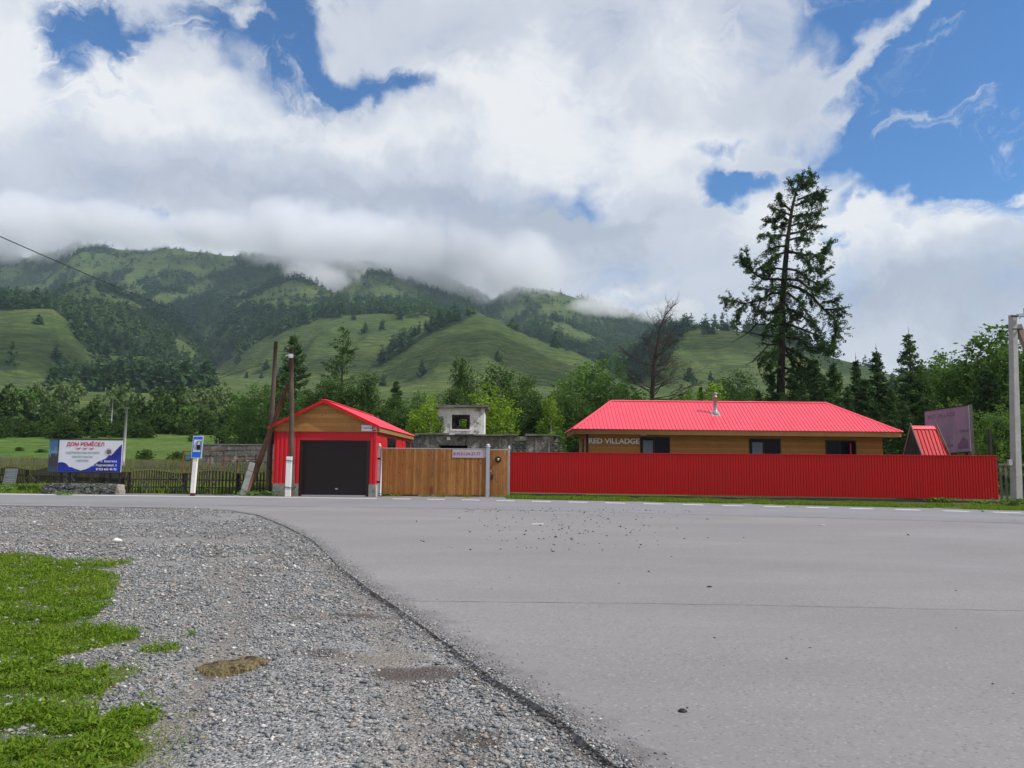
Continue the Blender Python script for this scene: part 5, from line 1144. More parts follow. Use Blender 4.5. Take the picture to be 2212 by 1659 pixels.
# ---- garage
def garage():
    Y0, Y1 = 36.0, 48.6; xl, xr = -10.97, -6.3; zt = 2.98; zp = .56; rx, rz = -8.70, 4.42
    t = thing('garage', 'small red metal garage with pine gable and wide dark brown overhead door', 'garage', ((xl+xr)/2, Y0, 0)); O = t.location
    def B(m, nm, mt, par=None):
        m.v = [(a-O.x, b-O.y, c) for a, b, c in m.v]; return m.build(nm, mt, par or t)
    dx0, dx1, dz = -9.76, -6.62, 2.55
    m = MB(); corr(m, (xl, Y0), (dx0-.06, Y0), zp, zt, .19); corr(m, (dx1+.06, Y0), (xr, Y0), zp, zt, .11, .03, .5); m.box(dx0-.06, dx1+.06, Y0-.02, Y0+.04, dz+.03, zt)
    B(m, 'front_wall', MT['red_wall'])
    m = MB(); m.box(xl-.03, xl+.02, Y0-.03, Y0+.06, zp, zt); B(m, 'corner_trim', MT['red_wall']); m = MB(); m.box(xr-.035, xr+.025, Y0-.035, Y0+.06, zp, zt); B(m, 'corner_trim', MT['red_wall'])
    m = MB(); wz0, wz1 = 1.75, 2.76; ws = [(39.4, 42.2), (46.3, 48.2)]
    ys = [Y0+.06, ws[0][0], ws[0][1], ws[1][0], ws[1][1], Y1]
    for i in range(5):
        if i % 2 == 0: m.box(xr-.05, xr, ys[i], ys[i+1], zp, zt)
        else: m.box(xr-.05, xr, ys[i], ys[i+1], zp, wz0); m.box(xr-.05, xr, ys[i], ys[i+1], wz1, zt)
    for s in (37.7, 43.2, 44.9): m.box(xr, xr+.012, s, s+.02, zp, zt)
    m.box(xl, xl+.05, Y0+.06, Y1, zp, zt); m.box(xl+.05, xr-.05, Y1-.05, Y1, zp, zt); B(m, 'side_wall', MT['red_wall'])
    m = MB(); m.box(xl-.02, dx0-.05, Y0-.04, Y0+.2, 0, zp); m.box(dx1+.05, xr+.02, Y0-.04, Y0+.2, 0, zp); m.box(xr-.1, xr+.018, Y0+.2, Y1, 0, zp); m.box(xl-.018, xl+.1, Y0+.2, Y1, 0, zp); B(m, 'plinth', MT['concrete'])
    m = MB(); m.box(dx1+.42, dx1+.46, Y0-.07, Y0-.04, 0, zp-.02); B(m, 'cable_duct', MT['whitewash'])
    # gable
    el, er, ez = xl-.04, xr+.10, 3.13; yg = Y0-.10
    m = MB(); m.add([(xl-.12, yg, zt-.01), (xr+.05, yg, zt-.01), (xr+.05, yg, ez+.1), (rx, yg, rz-.08), (xl-.12, yg, ez+.02),
                     (xl-.12, yg+.14, zt-.01), (xr+.05, yg+.14, zt-.01), (xr+.05, yg+.14, ez+.1), (rx, yg+.14, rz-.08), (xl-.12, yg+.14, ez+.02)],
                    [(0, 1, 2, 3, 4), (9, 8, 7, 6, 5), (0, 5, 6, 1), (1, 6, 7, 2), (2, 7, 8, 3), (3, 8, 9, 4), (4, 9, 5, 0)]); B(m, 'gable', MT['gable_pine'])
    m = MB(); m.box(xr-.02, xr+.16, Y0+.05, Y1+.1, 2.98, 3.20); m.box(xl-.16, xl+.02, Y0+.05, Y1+.1, 2.98, 3.14); B(m, 'fascia', MT['soffit'])
    # roof
    yf, yb = Y0-.34, Y1+.55; m = MB(); R1, R2 = (rx, yf, rz), (rx, yb-.9, rz); E1, E2 = (xr+.22, yf, 3.21), (xr+.22, yb, 3.21); L1, L2 = (xl-.28, yf, 3.13), (xl-.28, yb, 3.13)
    rib_roof(m, E1, E2, R2, R1, .2, .02, .03); rib_roof(m, L2, L1, R1, R2, .2, .02, .03); m.add([E2, L2, R2], [(0, 1, 2)])
    B(m, 'roof', MT['red_roof'])
    m = MB()
    for a, b in ((R1, E1), (R1, L1)):
        a = Vector(a); b = Vector(b); d = Vector((0, 0, .035)); m.hexa([b-d*3.2+Vector((0, -.02, 0)), a-d*3.2+Vector((0, -.02, 0)), a-d*3.2+Vector((0, .01, 0)), b-d*3.2+Vector((0, .01, 0)), b+d+Vector((0, -.02, 0)), a+d+Vector((0, -.02, 0)), a+d+Vector((0, .13, 0)), b+d+Vector((0, .13, 0))])
    B(m, 'verge_trim', MT['red_fence'])
    m = MB(); a = Vector(R1)+Vector((0, 0, .03)); b = Vector(R2)+Vector((0, 0, .03)); m.bar(a, b, .22, .03); B(m, 'ridge_cap', MT['red_roof'])
    # door
    m = MB(); m.box(dx0+.08, dx1-.08, Y0+.05, Y0+.09, .06, dz-.04)
    k = 5
    for i in range(1, k): z = .06+(dz-.1)*i/k; m.box(dx0+.09, dx1-.09, Y0+.042, Y0+.05, z-.006, z+.006)
    do = B(m, 'overhead_door', MT['brown_door'])
    m = MB(); m.bar((-8.12, Y0+.02, .34), (-8.0, Y0+.02, .34), .03, .05); m.box(-8.09, -8.03, Y0+.0, Y0+.045, .31, .37); B(m, 'handle', MT['galv'], do)
    m = MB(); m.box(dx0+.08, dx1-.08, Y0+.02, Y0+.10, .0, .055); B(m, 'bottom_seal', MT['galv'], do)
    m = MB(); m.box(dx0-.05, dx0+.08, Y0-.01, Y0+.1, 0, dz); m.box(dx1-.08, dx1+.05, Y0-.01, Y0+.1, 0, dz); m.box(dx0+.08, dx1-.08, Y0-.01, Y0+.1, dz-.04, dz+.03); B(m, 'door_frame', MT['brown_frame'])
    for (a, b) in ws:
        m = MB(); x = xr-.01; w = .07
        m.box(x-.03, x+.03, a, b, wz1-w, wz1); m.box(x-.03, x+.03, a, b, wz0, wz0+w); m.box(x-.03, x+.028, a, a+w*1.6, wz0+w, wz1-w); m.box(x-.03, x+.028, b-w*1.6, b, wz0+w, wz1-w); m.box(x-.03, x+.028, (a+b)/2-.06, (a+b)/2+.06, wz0+w, wz1-w)
        if a > 45: m.box(x-.02, x+.02, a+w, b-w, wz0+w, wz1-w)
        wo = B(m, 'window', MT['brown_frame']); g = MB(); g.box(x-.01, x+.004, a+.08, b-.08, wz0+w, wz1-w)
        if a < 45: B(g, 'pane', MT['glass'], wo)
        m = MB(); m.box(x, x+.07, a-.1, b+.1, wz1, wz1+.05); B(m, 'drip_ledge', MT['brown_frame'], wo)
    # address plate
    px0, px1 = at(781, 925, Y0-.12), at(813.5, 925, Y0-.12); m = MB(); m.box(px0[0], px1[0], yg-.03, yg-.005, 3.00, 3.30); pl = B(m, 'address_plate', MT['sign_white'])
    m = MB(); xa = px1[0]-.20; m.box(xa, px1[0]-.02, yg-.036, yg-.03, 3.02, 3.28); B(m, 'number_field', MT['sign_red'], pl)
    mw = lambda x, z: frame((x-O.x, yg-.04-O.y, z), (1, 0, 0), (0, 0, 1))
    text_mesh('Советская', .105, MT['sign_black'], 'street_name', pl, .002, mw=mw(px0[0]+.04, 3.115)); text_mesh('3а', .16, MT['sign_white'], 'house_number', pl, .002, mw=mw(xa+.02, 3.09), bold=.003)
    m = MB(); e = .012
    for q in ((px0[0]+.01, px1[0]-.01, 3.01, 3.01+e), (px0[0]+.01, px1[0]-.01, 3.29-e, 3.29)): m.box(q[0], q[1], yg-.034, yg-.03, q[2], q[3])
    B(m, 'plate_border', MT['sign_red'], pl)
garage()
# ---- gate
def gates():
    yA = 36.9; x0, x1 = at(822, 1020, yA)[0], at(1050.5, 1020, yA)[0]; zt = EYE+(996-969.5)*yA/F; zb = .06
    t = thing('wooden_gate', 'wide varnished plank double gate with a phone number plate', 'gate', (x0, yA, 0)); O = t.location
    rr = random.Random(3); mid = x0+(x1-x0)*.49
    for a, b, nm in ((x0, mid-.01, 'l'), (mid+.01, x1, 'r')):
        m = MB(); n = int((b-a)/.125); w = (b-a)/n
        for i in range(n): e = rr.uniform(0, .008); m.box(a+i*w+.003-O.x, a+(i+1)*w-.003-O.x, -.02+e, .005+e, zb+rr.uniform(0, .02), zt-rr.uniform(0, .012))
        lf = m.build('gate_leaf', MT['gate_wood'], t)
        m = MB(); m.box(a-O.x, b-O.x, -.012, .04, zt, zt+.035); m.box(a-O.x, b-O.x, .02, .06, zb+.15, zb+.2); m.build('steel_frame', MT['galv'], lf)
    m = MB(); m.tube([(mid-O.x, -.04, .01), (mid-O.x, -.04, .5)], .012, 6); m.box(mid-.05-O.x, mid+.05-O.x, -.05, .0, .0, .02); m.build('drop_bolt', MT['iron'], t)
    # number plate
    a, b = x1-1.62, x1-.02; m = MB(); m.box(a-O.x, b-O.x, -.045, -.025, zt-.40, zt-.02); pl = m.build('phone_plate', m_plain('faded_plate', (.42, .36, .40), .6, 0, .08, 3), t)
    text_mesh('8-913-134-37-77', .205, MT['ink_violet'], 'phone_number', pl, .002, mw=frame((a+.05-O.x, -.048, zt-.29), (1, 0, 0), (0, 0, 1)), bold=.004, sx=.92)
    # posts
    def post(px, Y, zt_, w, lab, drain=False):
        p = at(px, 1030, Y)
        t = thing('gate_post', lab, 'post', (p[0], Y, 0)); m = MB(); m.box(-w/2, w/2, -w/2, w/2, -.1, zt_); m.build('post', MT['galv'], t)
        m = MB(); m.lathe([(w*.75, 0), (w*.78, .02), (w*.4, .03), (w*.35, .05), (w*.5, .07), (w*.5, .10), (w*.3, .13), (0, .135)], (0, 0, zt_), 12); m.build('post_cap', MT['white_metal'], t)
        if drain: 
            m = MB(); m.tube([(.11, -.04, .03), (.11, -.04, zt_-.12)], .038, 10); m.build('white_pipe', MT['white_metal'], t)
            m = MB(); m.box(-w/2-.01, w/2+.01, -w/2-.012, w/2, .62, .70); m.box(-w/2-.01, w/2+.01, -w/2-.012, w/2, zt_-.62, zt_-.54); m.build('hinge_band', MT['brown_frame'], t)
        return t
    post(818, 36.7, 2.33, .13, 'galvanised gate post with a white pipe, between the garage and the wooden gate', True)
    post(1053.6, 36.9, 2.36, .17, 'thick galvanised post between the wooden gate and the wicket door')
    post(1099, 37.3, 2.30, .10, 'thin post between the wicket door and the red fence')
    # wicket
    y = 37.1; a, b = at(1057.6, 1030, y)[0], at(1096.8, 1030, y)[0]; t = thing('wicket_door', 'narrow varnished plank wicket door with a round lion head knocker', 'door', (a, y, 0))
    m = MB(); n = 7; w = (b-a)/n
    for i in range(n): m.box(i*w+.002, (i+1)*w-.002, -.02, .01, .06, zt-.02)
    m.build('door_leaf', MT['gate_wood'], t); m = MB(); m.box(0, b-a, -.012, .04, zt-.02, zt+.02); m.build('steel_frame', MT['galv'], t)
    k = MB(); kx, kz = .40, zt-.47; k.v = []; 
    ring = [(kx+.13*math.cos(q), -.04, kz+.13*math.sin(q)) for q in np.linspace(0, 2*math.pi, 25)]; k.tube(ring, .022, 6, False)
    for q in range(14): aa = q/14*6.283; k.bar((kx+.06*math.cos(aa), -.04, kz+.06*math.sin(aa)), (kx+.125*math.cos(aa+.2), -.05, kz+.125*math.sin(aa+.2)), .03, .03)
    kn = k.build('knocker', MT['iron'], t)
    h = MB(); h.lathe([(0, -.07), (.05, -.05), (.07, 0), (.05, .05), (0, .07)], (0, 0, 0), 12); h.v = [(x+kx, y_*.7-.07, z+kz) for x, y_, z in h.v]; h.box(kx-.02, kx+.02, -.14, -.10, kz-.05, kz+.0); h.build('lion_head', m_plain('aged_brass', (.42, .36, .20), .4, .6, .2, 20), kn)
    h = MB(); h.tube([(.13, -.03, .98), (.13, -.09, .98), (.20, -.09, .98)], .012, 6); h.lathe([(.03, 0), (.03, .01)], (.13, -.03, .86), 8)
    h.box(.09, .15, -.035, -.02, .80, 1.05); ring = [(.13+.045*math.cos(q), -.05, .90+.045*math.sin(q)) for q in np.linspace(0, 2*math.pi, 17)]; h.tube(ring, .010, 5, False); h.build('handle', MT['iron'], t)
    h = MB(); h.tube([(.05, -.03, 1.20), (.05, -.07, 1.20), (.10, -.07, 1.19)], .012, 6); h.box(.03, .08, -.035, -.02, 1.15, 1.24); h.build('latch', MT['galv'], t)
gates()
# ---- red corrugated fence
def fence():
    P0 = at(1100, 1020, 37.5); P1 = at(2155, 1030, 35.2); A = np.array([P0[0], 37.5]); B = np.array([P1[0], 35.2]); L = np.linalg.norm(B-A); d = (B-A)/L; o = np.array([d[1], -d[0]])
    zl0, zl1 = EYE+(998-1062.5)*37.5/F, EYE+(998-978)*37.5/F; zr0, zr1 = EYE+(1008-1078)*35.2/F, EYE+(1008-985.5)*35.2/F
    zb = lambda s: zl0+(zr0-zl0)*s/L; zt = lambda s: zl1+(zr1-zl1)*s/L
    t = thing('metal_fence', 'long red corrugated metal fence in front of the house', 'fence', (A[0], A[1], 0)); O = np.array([A[0], A[1]])
    n = 7; e = L/n
    for i in range(n):
        s0, s1 = i*e, (i+1)*e+(.03 if i < n-1 else 0); m = MB(); q0 = d*s0+o*(.003*(i % 2)); q1 = d*s1+o*(.003*(i % 2))
        corr(m, q0, q1, 0, 1, .124, .03, .5, o); k = len(m.v)//2
        m.v = [(x, y, zb(np.dot((x, y), d)) if j < k else zt(np.dot((x, y), d))) for j, (x, y, z) in enumerate(m.v)]; m.build('sheet_panel', MT['red_fence'], t)
    m = MB(); a = (*(o*.01), zt(0)+.012); b = (*(d*L+o*.01), zt(L)+.012); m.bar(a, b, .075, .035); m.build('top_cap', MT['red_wall'], t)
    q = -o*.03
    for z_ in (.35, 1.55): m = MB(); m.bar((*q, zb(0)+z_), (*(q+d*L), zb(L)+z_), .04, .03); m.build('rail', MT['galv'], t)
    for i in range(n+1):
        s = min(i*e, L-.05); p = d*s-o*.08; m = MB(); m.bar((p[0], p[1], -.1), (p[0], p[1], zt(s)-.03), .06, .06); m.build('fence_post', MT['galv'], t)
    for i in range(6):
        a, b = L*i/6+.01, L*(i+1)/6-.01; m = MB(); r0_ = d*a-o*.02; r1_ = d*b-o*.02
        m.hexa([(*(r0_+o*.025), -.06), (*(r1_+o*.025), -.06), (*(r1_-o*.02), -.06), (*(r0_-o*.02), -.06), (*(r0_+o*.025), zb(a)-.055-.02*(i % 2)), (*(r1_+o*.025), zb(b)-.05-.02*(i % 3)), (*(r1_-o*.02), zb(b)-.05-.02*(i % 3)), (*(r0_-o*.02), zb(a)-.055-.02*(i % 2))]); m.build('base_board', MT['plinth_wood'], t)
    m = MB(); m.bar((*(d*L*.38-o*.05), zb(L*.38)-.035), (*(d*L*.8-o*.05), zb(L*.8)-.035), .03, .05); m.build('lower_batten', m_plain('pale_batten', (.36, .30, .19), .8, 0, .2, 5), t)
fence()
# ---- house
def house():
    Y0 = 42.0; xl, xr = 3.37, 21.2; a = 2.9; ze = EYE+(999.8-926)*Y0/F; zr = EYE+(1001-866.5)*(Y0+a)/F
    t = thing('house', 'long pine clad house with hipped bright red metal roof behind the red fence', 'house', ((xl+xr)/2, Y0, 0)); O = t.location
    def B(m, nm, mt, par=None):
        m.v = [(p-O.x, q-O.y, c) for p, q, c in m.v]; return m.build(nm, mt, par or t)
    yw = Y0+.62; wl = at(1267, 950, yw)[0]; wr = at(1906, 950, yw)[0]; zs = ze-.28; yb = Y0+2*a-.6
    wins = [(1382.5, 1447, 943.5), (1618, 1686, 947.5), (1783, 1849, 951)]; W = [(at(p, 960, yw)[0], at(q, 960, yw)[0], float(at(p, z, yw)[2])) for p, q, z in wins]
    z0 = 1.45; m = MB(); xs = [wl]
    for p, q, z in W: xs += [p, q]
    xs.append(wr)
    for i in range(len(xs)-1):
        if i % 2 == 0: m.box(xs[i], xs[i+1], yw, yw+.15, 0, zs)
        else: m.box(xs[i], xs[i+1], yw, yw+.15, 0, z0); m.box(xs[i], xs[i+1], yw, yw+.15, W[i//2][2], zs)
    m.box(wl, wl+.15, yw+.15, yb, 0, zs); m.box(wr-.15, wr, yw+.15, yb, 0, zs); m.box(wl+.15, wr-.15, yb-.15, yb, 0, zs); B(m, 'wall', MT['pine'])
    m = MB(); m.box(wl-.03, wl+.10, yw-.03, yw+.0, 0, zs-.002); m.box(wl-.03, wl-.002, yw, yw+.1, 0, zs-.002); B(m, 'corner_strip', MT['brown_frame'])
    for i, (p, q, z) in enumerate(W):
        w_ = q-p; window_par = t
        f = MB(); 
        bl = (p+w_*.10, p+w_*.43, z0+.1, z-.20) if i < 2 else None
        ox, oy = O.x, O.y
        # build in local coordinates
        window(t, p-ox, q-ox, z0, z, yw+.02-oy, blind=None if not bl else (bl[0]-ox, bl[1]-ox, bl[2], bl[3]), red=None if i < 2 else (p+w_*.80-ox, p+w_*.84-ox))
    # side window on the left end
    m = MB(); m.box(wl-.04, wl+.0, yw+1.6, yw+2.5, z0, 3.02); B(m, 'window', MT['brown_frame'])
    # soffit and fascia
    m = MB(); m.box(xl+.06, xr-.06, Y0+.06, Y0+2*a-.06, zs-.02, zs); B(m, 'soffit', MT['soffit'])
    m = MB(); m.box(xl+.04, xr-.04, Y0+.03, Y0+.058, zs-.03, ze-.03); m.box(xl+.03, xl+.058, Y0+.03, Y0+2*a-.03, zs-.028, ze-.03); m.box(xr-.058, xr-.03, Y0+.06, Y0+2*a-.03, zs-.028, ze-.03); B(m, 'fascia', MT['soffit'])
    A, Bq, Cq, D = (xl-.05, Y0-.05, ze-.03), (xr+.05, Y0-.05, ze-.03), (xr-a, Y0+a, zr), (xl+a-.5, Y0+a, zr); E, Fp = (xr+.05, Y0+2*a+.05, ze-.03), (xl-.05, Y0+2*a+.05, ze-.03)
    m = MB(); rib_roof(m, A, Bq, Cq, D, .205, .03, .035); rib_roof(m, Bq, E, Cq, Cq, .205, .03, .035); rib_roof(m, Fp, A, D, D, .205, .03, .035); rib_roof(m, E, Fp, D, Cq, .205, .03, .035)
    ro = B(m, 'roof', MT['red_roof']); u_ = Vector((0, 0, .035)); m = MB()
    def cap(p, q):
        p = Vector(p)+u_; q = Vector(q)+u_; dr = (q-p).normalized(); sd_ = dr.cross(Vector((0, 0, 1))).normalized()*.12; dn = Vector((0, 0, -.055))
        m.add([p, p+sd_+dn, q+sd_+dn, q, p-sd_+dn, q-sd_+dn], [(0, 1, 2, 3), (0, 3, 5, 4)])
    cap(D, Cq); cap(A, D); cap(Bq, Cq); cap(Fp, D); cap(E, Cq); B(m, 'ridge_cap', MT['red_roof'], ro)
    # chimney
    c = at(1546, 897, Y0+1.55); sl = (zr-ze)/a; zc = ze+1.6*sl; m = MB(); m.tube([(c[0], Y0+1.6, zc-.1), (c[0], Y0+1.6, zc+.95)], .105, 16); ch = B(m, 'chimney_pipe', MT['steel'])
    m = MB(); m.lathe([(.115, .93), (.105, .99), (.07, 1.03), (.07, 1.1)], (c[0], Y0+1.6, zc), 14); m.lathe([(.13, 1.13), (.12, 1.16), (.02, 1.21), (0, 1.21)], (c[0], Y0+1.6, zc), 14)
    for q in range(3): aa = q*2.1; m.bar((c[0]+.07*math.cos(aa), Y0+1.6+.07*math.sin(aa), zc+1.05), (c[0]+.11*math.cos(aa), Y0+1.6+.11*math.sin(aa), zc+1.15), .012, .012)
    B(m, 'cowl', MT['steel'], ch)
    m = MB(); s = .26; f = lambda x, y, h=.045: (x, y, ze+(y-Y0)*sl+h-.03)
    m.hexa([f(c[0]-s, Y0+1.32, .03), f(c[0]+s, Y0+1.32, .03), f(c[0]+s*.9, Y0+1.85, .03), f(c[0]-s*.9, Y0+1.85, .03), f(c[0]-s, Y0+1.32), f(c[0]+s, Y0+1.32), f(c[0]+s*.9, Y0+1.85), f(c[0]-s*.9, Y0+1.85)]); m.lathe([(.15, -.06), (.13, .06), (.108, .12)], (c[0], Y0+1.6, zc+.05), 14); B(m, 'flashing', MT['galv'], ch)
    # lettering
    p = at(1271, 957.5, yw-.06); text_mesh('RED VILLADGE', .40, MT['letter_grey'], 'name_letters', t, .018, mw=frame((p[0]-O.x, yw-.03-O.y, p[2]), (1, 0, 0), (0, 0, 1)), bold=.008, sx=1.0).name = 'name_letters'
    lt = [o for o in t.children if o.name.startswith('name_letters')][0]; bb = [v.co.x for v in lt.data.vertices]; wd = max(bb)-min(bb); want = at(1380.5, 957, yw-.03)[0]-p[0]
    lt.data.transform(Matrix.Translation((min(bb), 0, 0)) @ Matrix.Diagonal((want/wd, 1, 1, 1)) @ Matrix.Translation((-min(bb), 0, 0)))
    m = MB(); q = at(1384, 936, yw-.2); m.box(q[0], q[0]+.3, yw-.3, yw-.15, zs-.06, zs-.021); B(m, 'eave_lamp', MT['sign_white'])
house()
# ---- ruin
def ruin():
    Y = 56.0; t = thing('ruined_building', 'roofless abandoned block building with a small whitewashed tower room', 'ruin', (at(1050, 960, Y)[0], Y, 0)); O = t.location
    def B(m, nm, mt, par=None):
        m.v = [(p-O.x, q-O.y, c) for p, q, c in m.v]; return m.build(nm, mt, par or t)
    xa, xb = at(880, 950, Y)[0], at(1205, 950, Y)[0]; zt = at(1000, 941, Y)[2]; o0, o1 = at(947, 960, Y)[0], at(1010, 960, Y)[0]; zo = at(980, 962, Y)[2]
    m = MB(); m.box(xa, o0, Y, Y+.4, 0, zt); m.box(o0, o1, Y, Y+.4, zo, zt); m.box(o0, o1, Y, Y+.4, 0, .8); m.box(o1, xb, Y, Y+.4, 0, zt-.02); m.box(xb-.4, xb, Y+.4, Y+5, 0, zt-.2); m.box(xa, xa+.4, Y+.4, Y+5, 0, zt); B(m, 'lower_wall', MT['ruin_grey'])
    m = MB(); m.box(o0+.01, o1-.01, Y+1.5, Y+1.6, .5, zt-.1); B(m, 'interior_shade_panel', MT['dark'])  # near-black panel, its colour stands for the shade inside the opening
    rr = random.Random(8); 
    m = MB()
    for px, w in ((925, 3), (1080, 3), (1104, 4), (1158, 4), (1186, 5), (1203, 6)): x = at(px, 950, Y)[0]; m = MB(); m.box(x-w*.012, x+w*.012, Y-.05, Y-.002, 0, zt-rr.uniform(.05, .12)); B(m, 'wall_rib', MT['concrete'])
    m = MB(); x = at(1105, 950, Y)[0]+.12
    for k in range(120):
        bx_ = x+rr.uniform(0, .9)+(rr.choice([0, 2.9]) if rr.random() < .55 else 0); bz = rr.uniform(zt-1.25, zt-.35); s = rr.uniform(.04, .10); b = len(m.v)
        m.box(bx_-s*1.4, bx_+s*1.4, Y-.06-rr.uniform(0, .05), Y-.003, bz-s*.6, bz+s*.6)
    B(m, 'rubble_infill', MT['masonry'])
    m = MB()   # broken slab edge and roofing felt
    x = xa-.2
    while x < xb:
        w = rr.uniform(.5, 1.5); h = rr.uniform(.04, .12); dz = rr.uniform(-.04, .05); 
        if rr.random() < .85: m.box(x, min(x+w, xb+.1), Y-.15-rr.uniform(0, .2), Y+rr.uniform(.5, 1.4), zt+.01+dz, zt+.02+h+dz)
        x += w*rr.uniform(.7, 1.0)
    B(m, 'slab_edge', MT['grey_wood'])
    m = MB(); m.add([(xa, Y+.4, zt-.05), (xb-3, Y+.4, zt-.05), (xb-3, Y+5, zt-.05), (xa, Y+5, zt-.05)], [(0, 1, 2, 3)]); B(m, 'flat_roof', MT['grey_wood'])
    # tower room
    Yt = Y+.25; ta, tb = at(947, 900, Yt)[0], at(1046, 900, Yt)[0]; z0, z1 = zt-.05, at(1000, 881, Yt)[2]; wa, wb = at(976.5, 900, Yt)[0], at(1015, 900, Yt)[0]; wz0, wz1 = at(990, 927, Yt)[2], at(990, 896, Yt)[2]
    m = MB(); th = .3; dp = 3.0
    for yy, s in ((Yt, 0), (Yt+dp-th, .35)):
        m.box(ta, wa+s, yy, yy+th, z0, z1); m.box(wa+s, wb-s, yy, yy+th, z0, wz0); m.box(wa+s, wb-s, yy, yy+th, wz1-s*.5, z1); m.box(wb-s, tb, yy, yy+th, z0, z1)
    m.box(ta, ta+th, Yt+th, Yt+dp-th, z0, z1); m.box(tb-th, tb, Yt+th, Yt+dp-th, z0, z1); B(m, 'tower_wall', MT['ruin_white'])
    m = MB(); w = .07
    m.box(wa, wa+w, Yt-.02, Yt+.1, wz0, wz1); m.box(wb-w, wb, Yt-.02, Yt+.1, wz0, wz1); m.box(wa+w, wb-w, Yt-.02, Yt+.1, wz1-w, wz1); B(m, 'window_frame', MT['old_wood'])
    m = MB(); m.box(wa-.1, wb+.12, Yt-.06, Yt-.005, wz0-.12, wz0-.01); m.box(wa-.09, wa-.01, Yt-.03, Yt-.004, wz0, wz1+.1); B(m, 'plaster_surround', MT['whitewash'])
    m = MB(); m.box(ta-.25, tb+.3, Yt-.35, Yt+dp+.2, z1+.0, z1+.14); m.box(ta-.2, ta+1.2, Yt-.45, Yt-.3, z1-.02, z1+.1); m.box(ta+1.1, tb+.32, Yt-.42, Yt-.3, z1+.04, z1+.12); m.box(ta-.2, tb+.28, Yt-.2, Yt+dp, z1+.14, z1+.19)
    for px in (955, 985, 1020, 1035): x = at(px, 880, Yt)[0]; m.box(x, x+.22, Yt-.3, Yt+.1, z1+.19, z1+.25)
    B(m, 'roof_slab', MT['grey_wood'])
    q = at(969, 947, Y); m = MB(); m.box(q[0]-.12, q[0]+.12, Y-.03, Y-.004, q[2]-.12, q[2]+.12); B(m, 'number_plate', MT['sign_white'])
    m = MB()
    for px, y1 in ((954, 905), (950, 895), (958, 915)): a = at(px, 940, Y+.1); b = at(px-3, y1, Y+.1); m.tube([a, (a+b)/2+[.05, 0, 0], b], [.03, .02, .01], 5)
    B(m, 'sapling_stems', MT['birch']); 
    me = pr('lime_s', K['lime_s'])
    tt, H = plant('sapling', me, 950, 893, Y+.1, 8, 'lime green sapling growing on the wall top left of the tower room', 'tree'); tt.location.z = zt-.1; s = (at(950, 893, Y)[2]-zt)/8; tt.scale = (s*1.3, s*1.3, s)
ruin()
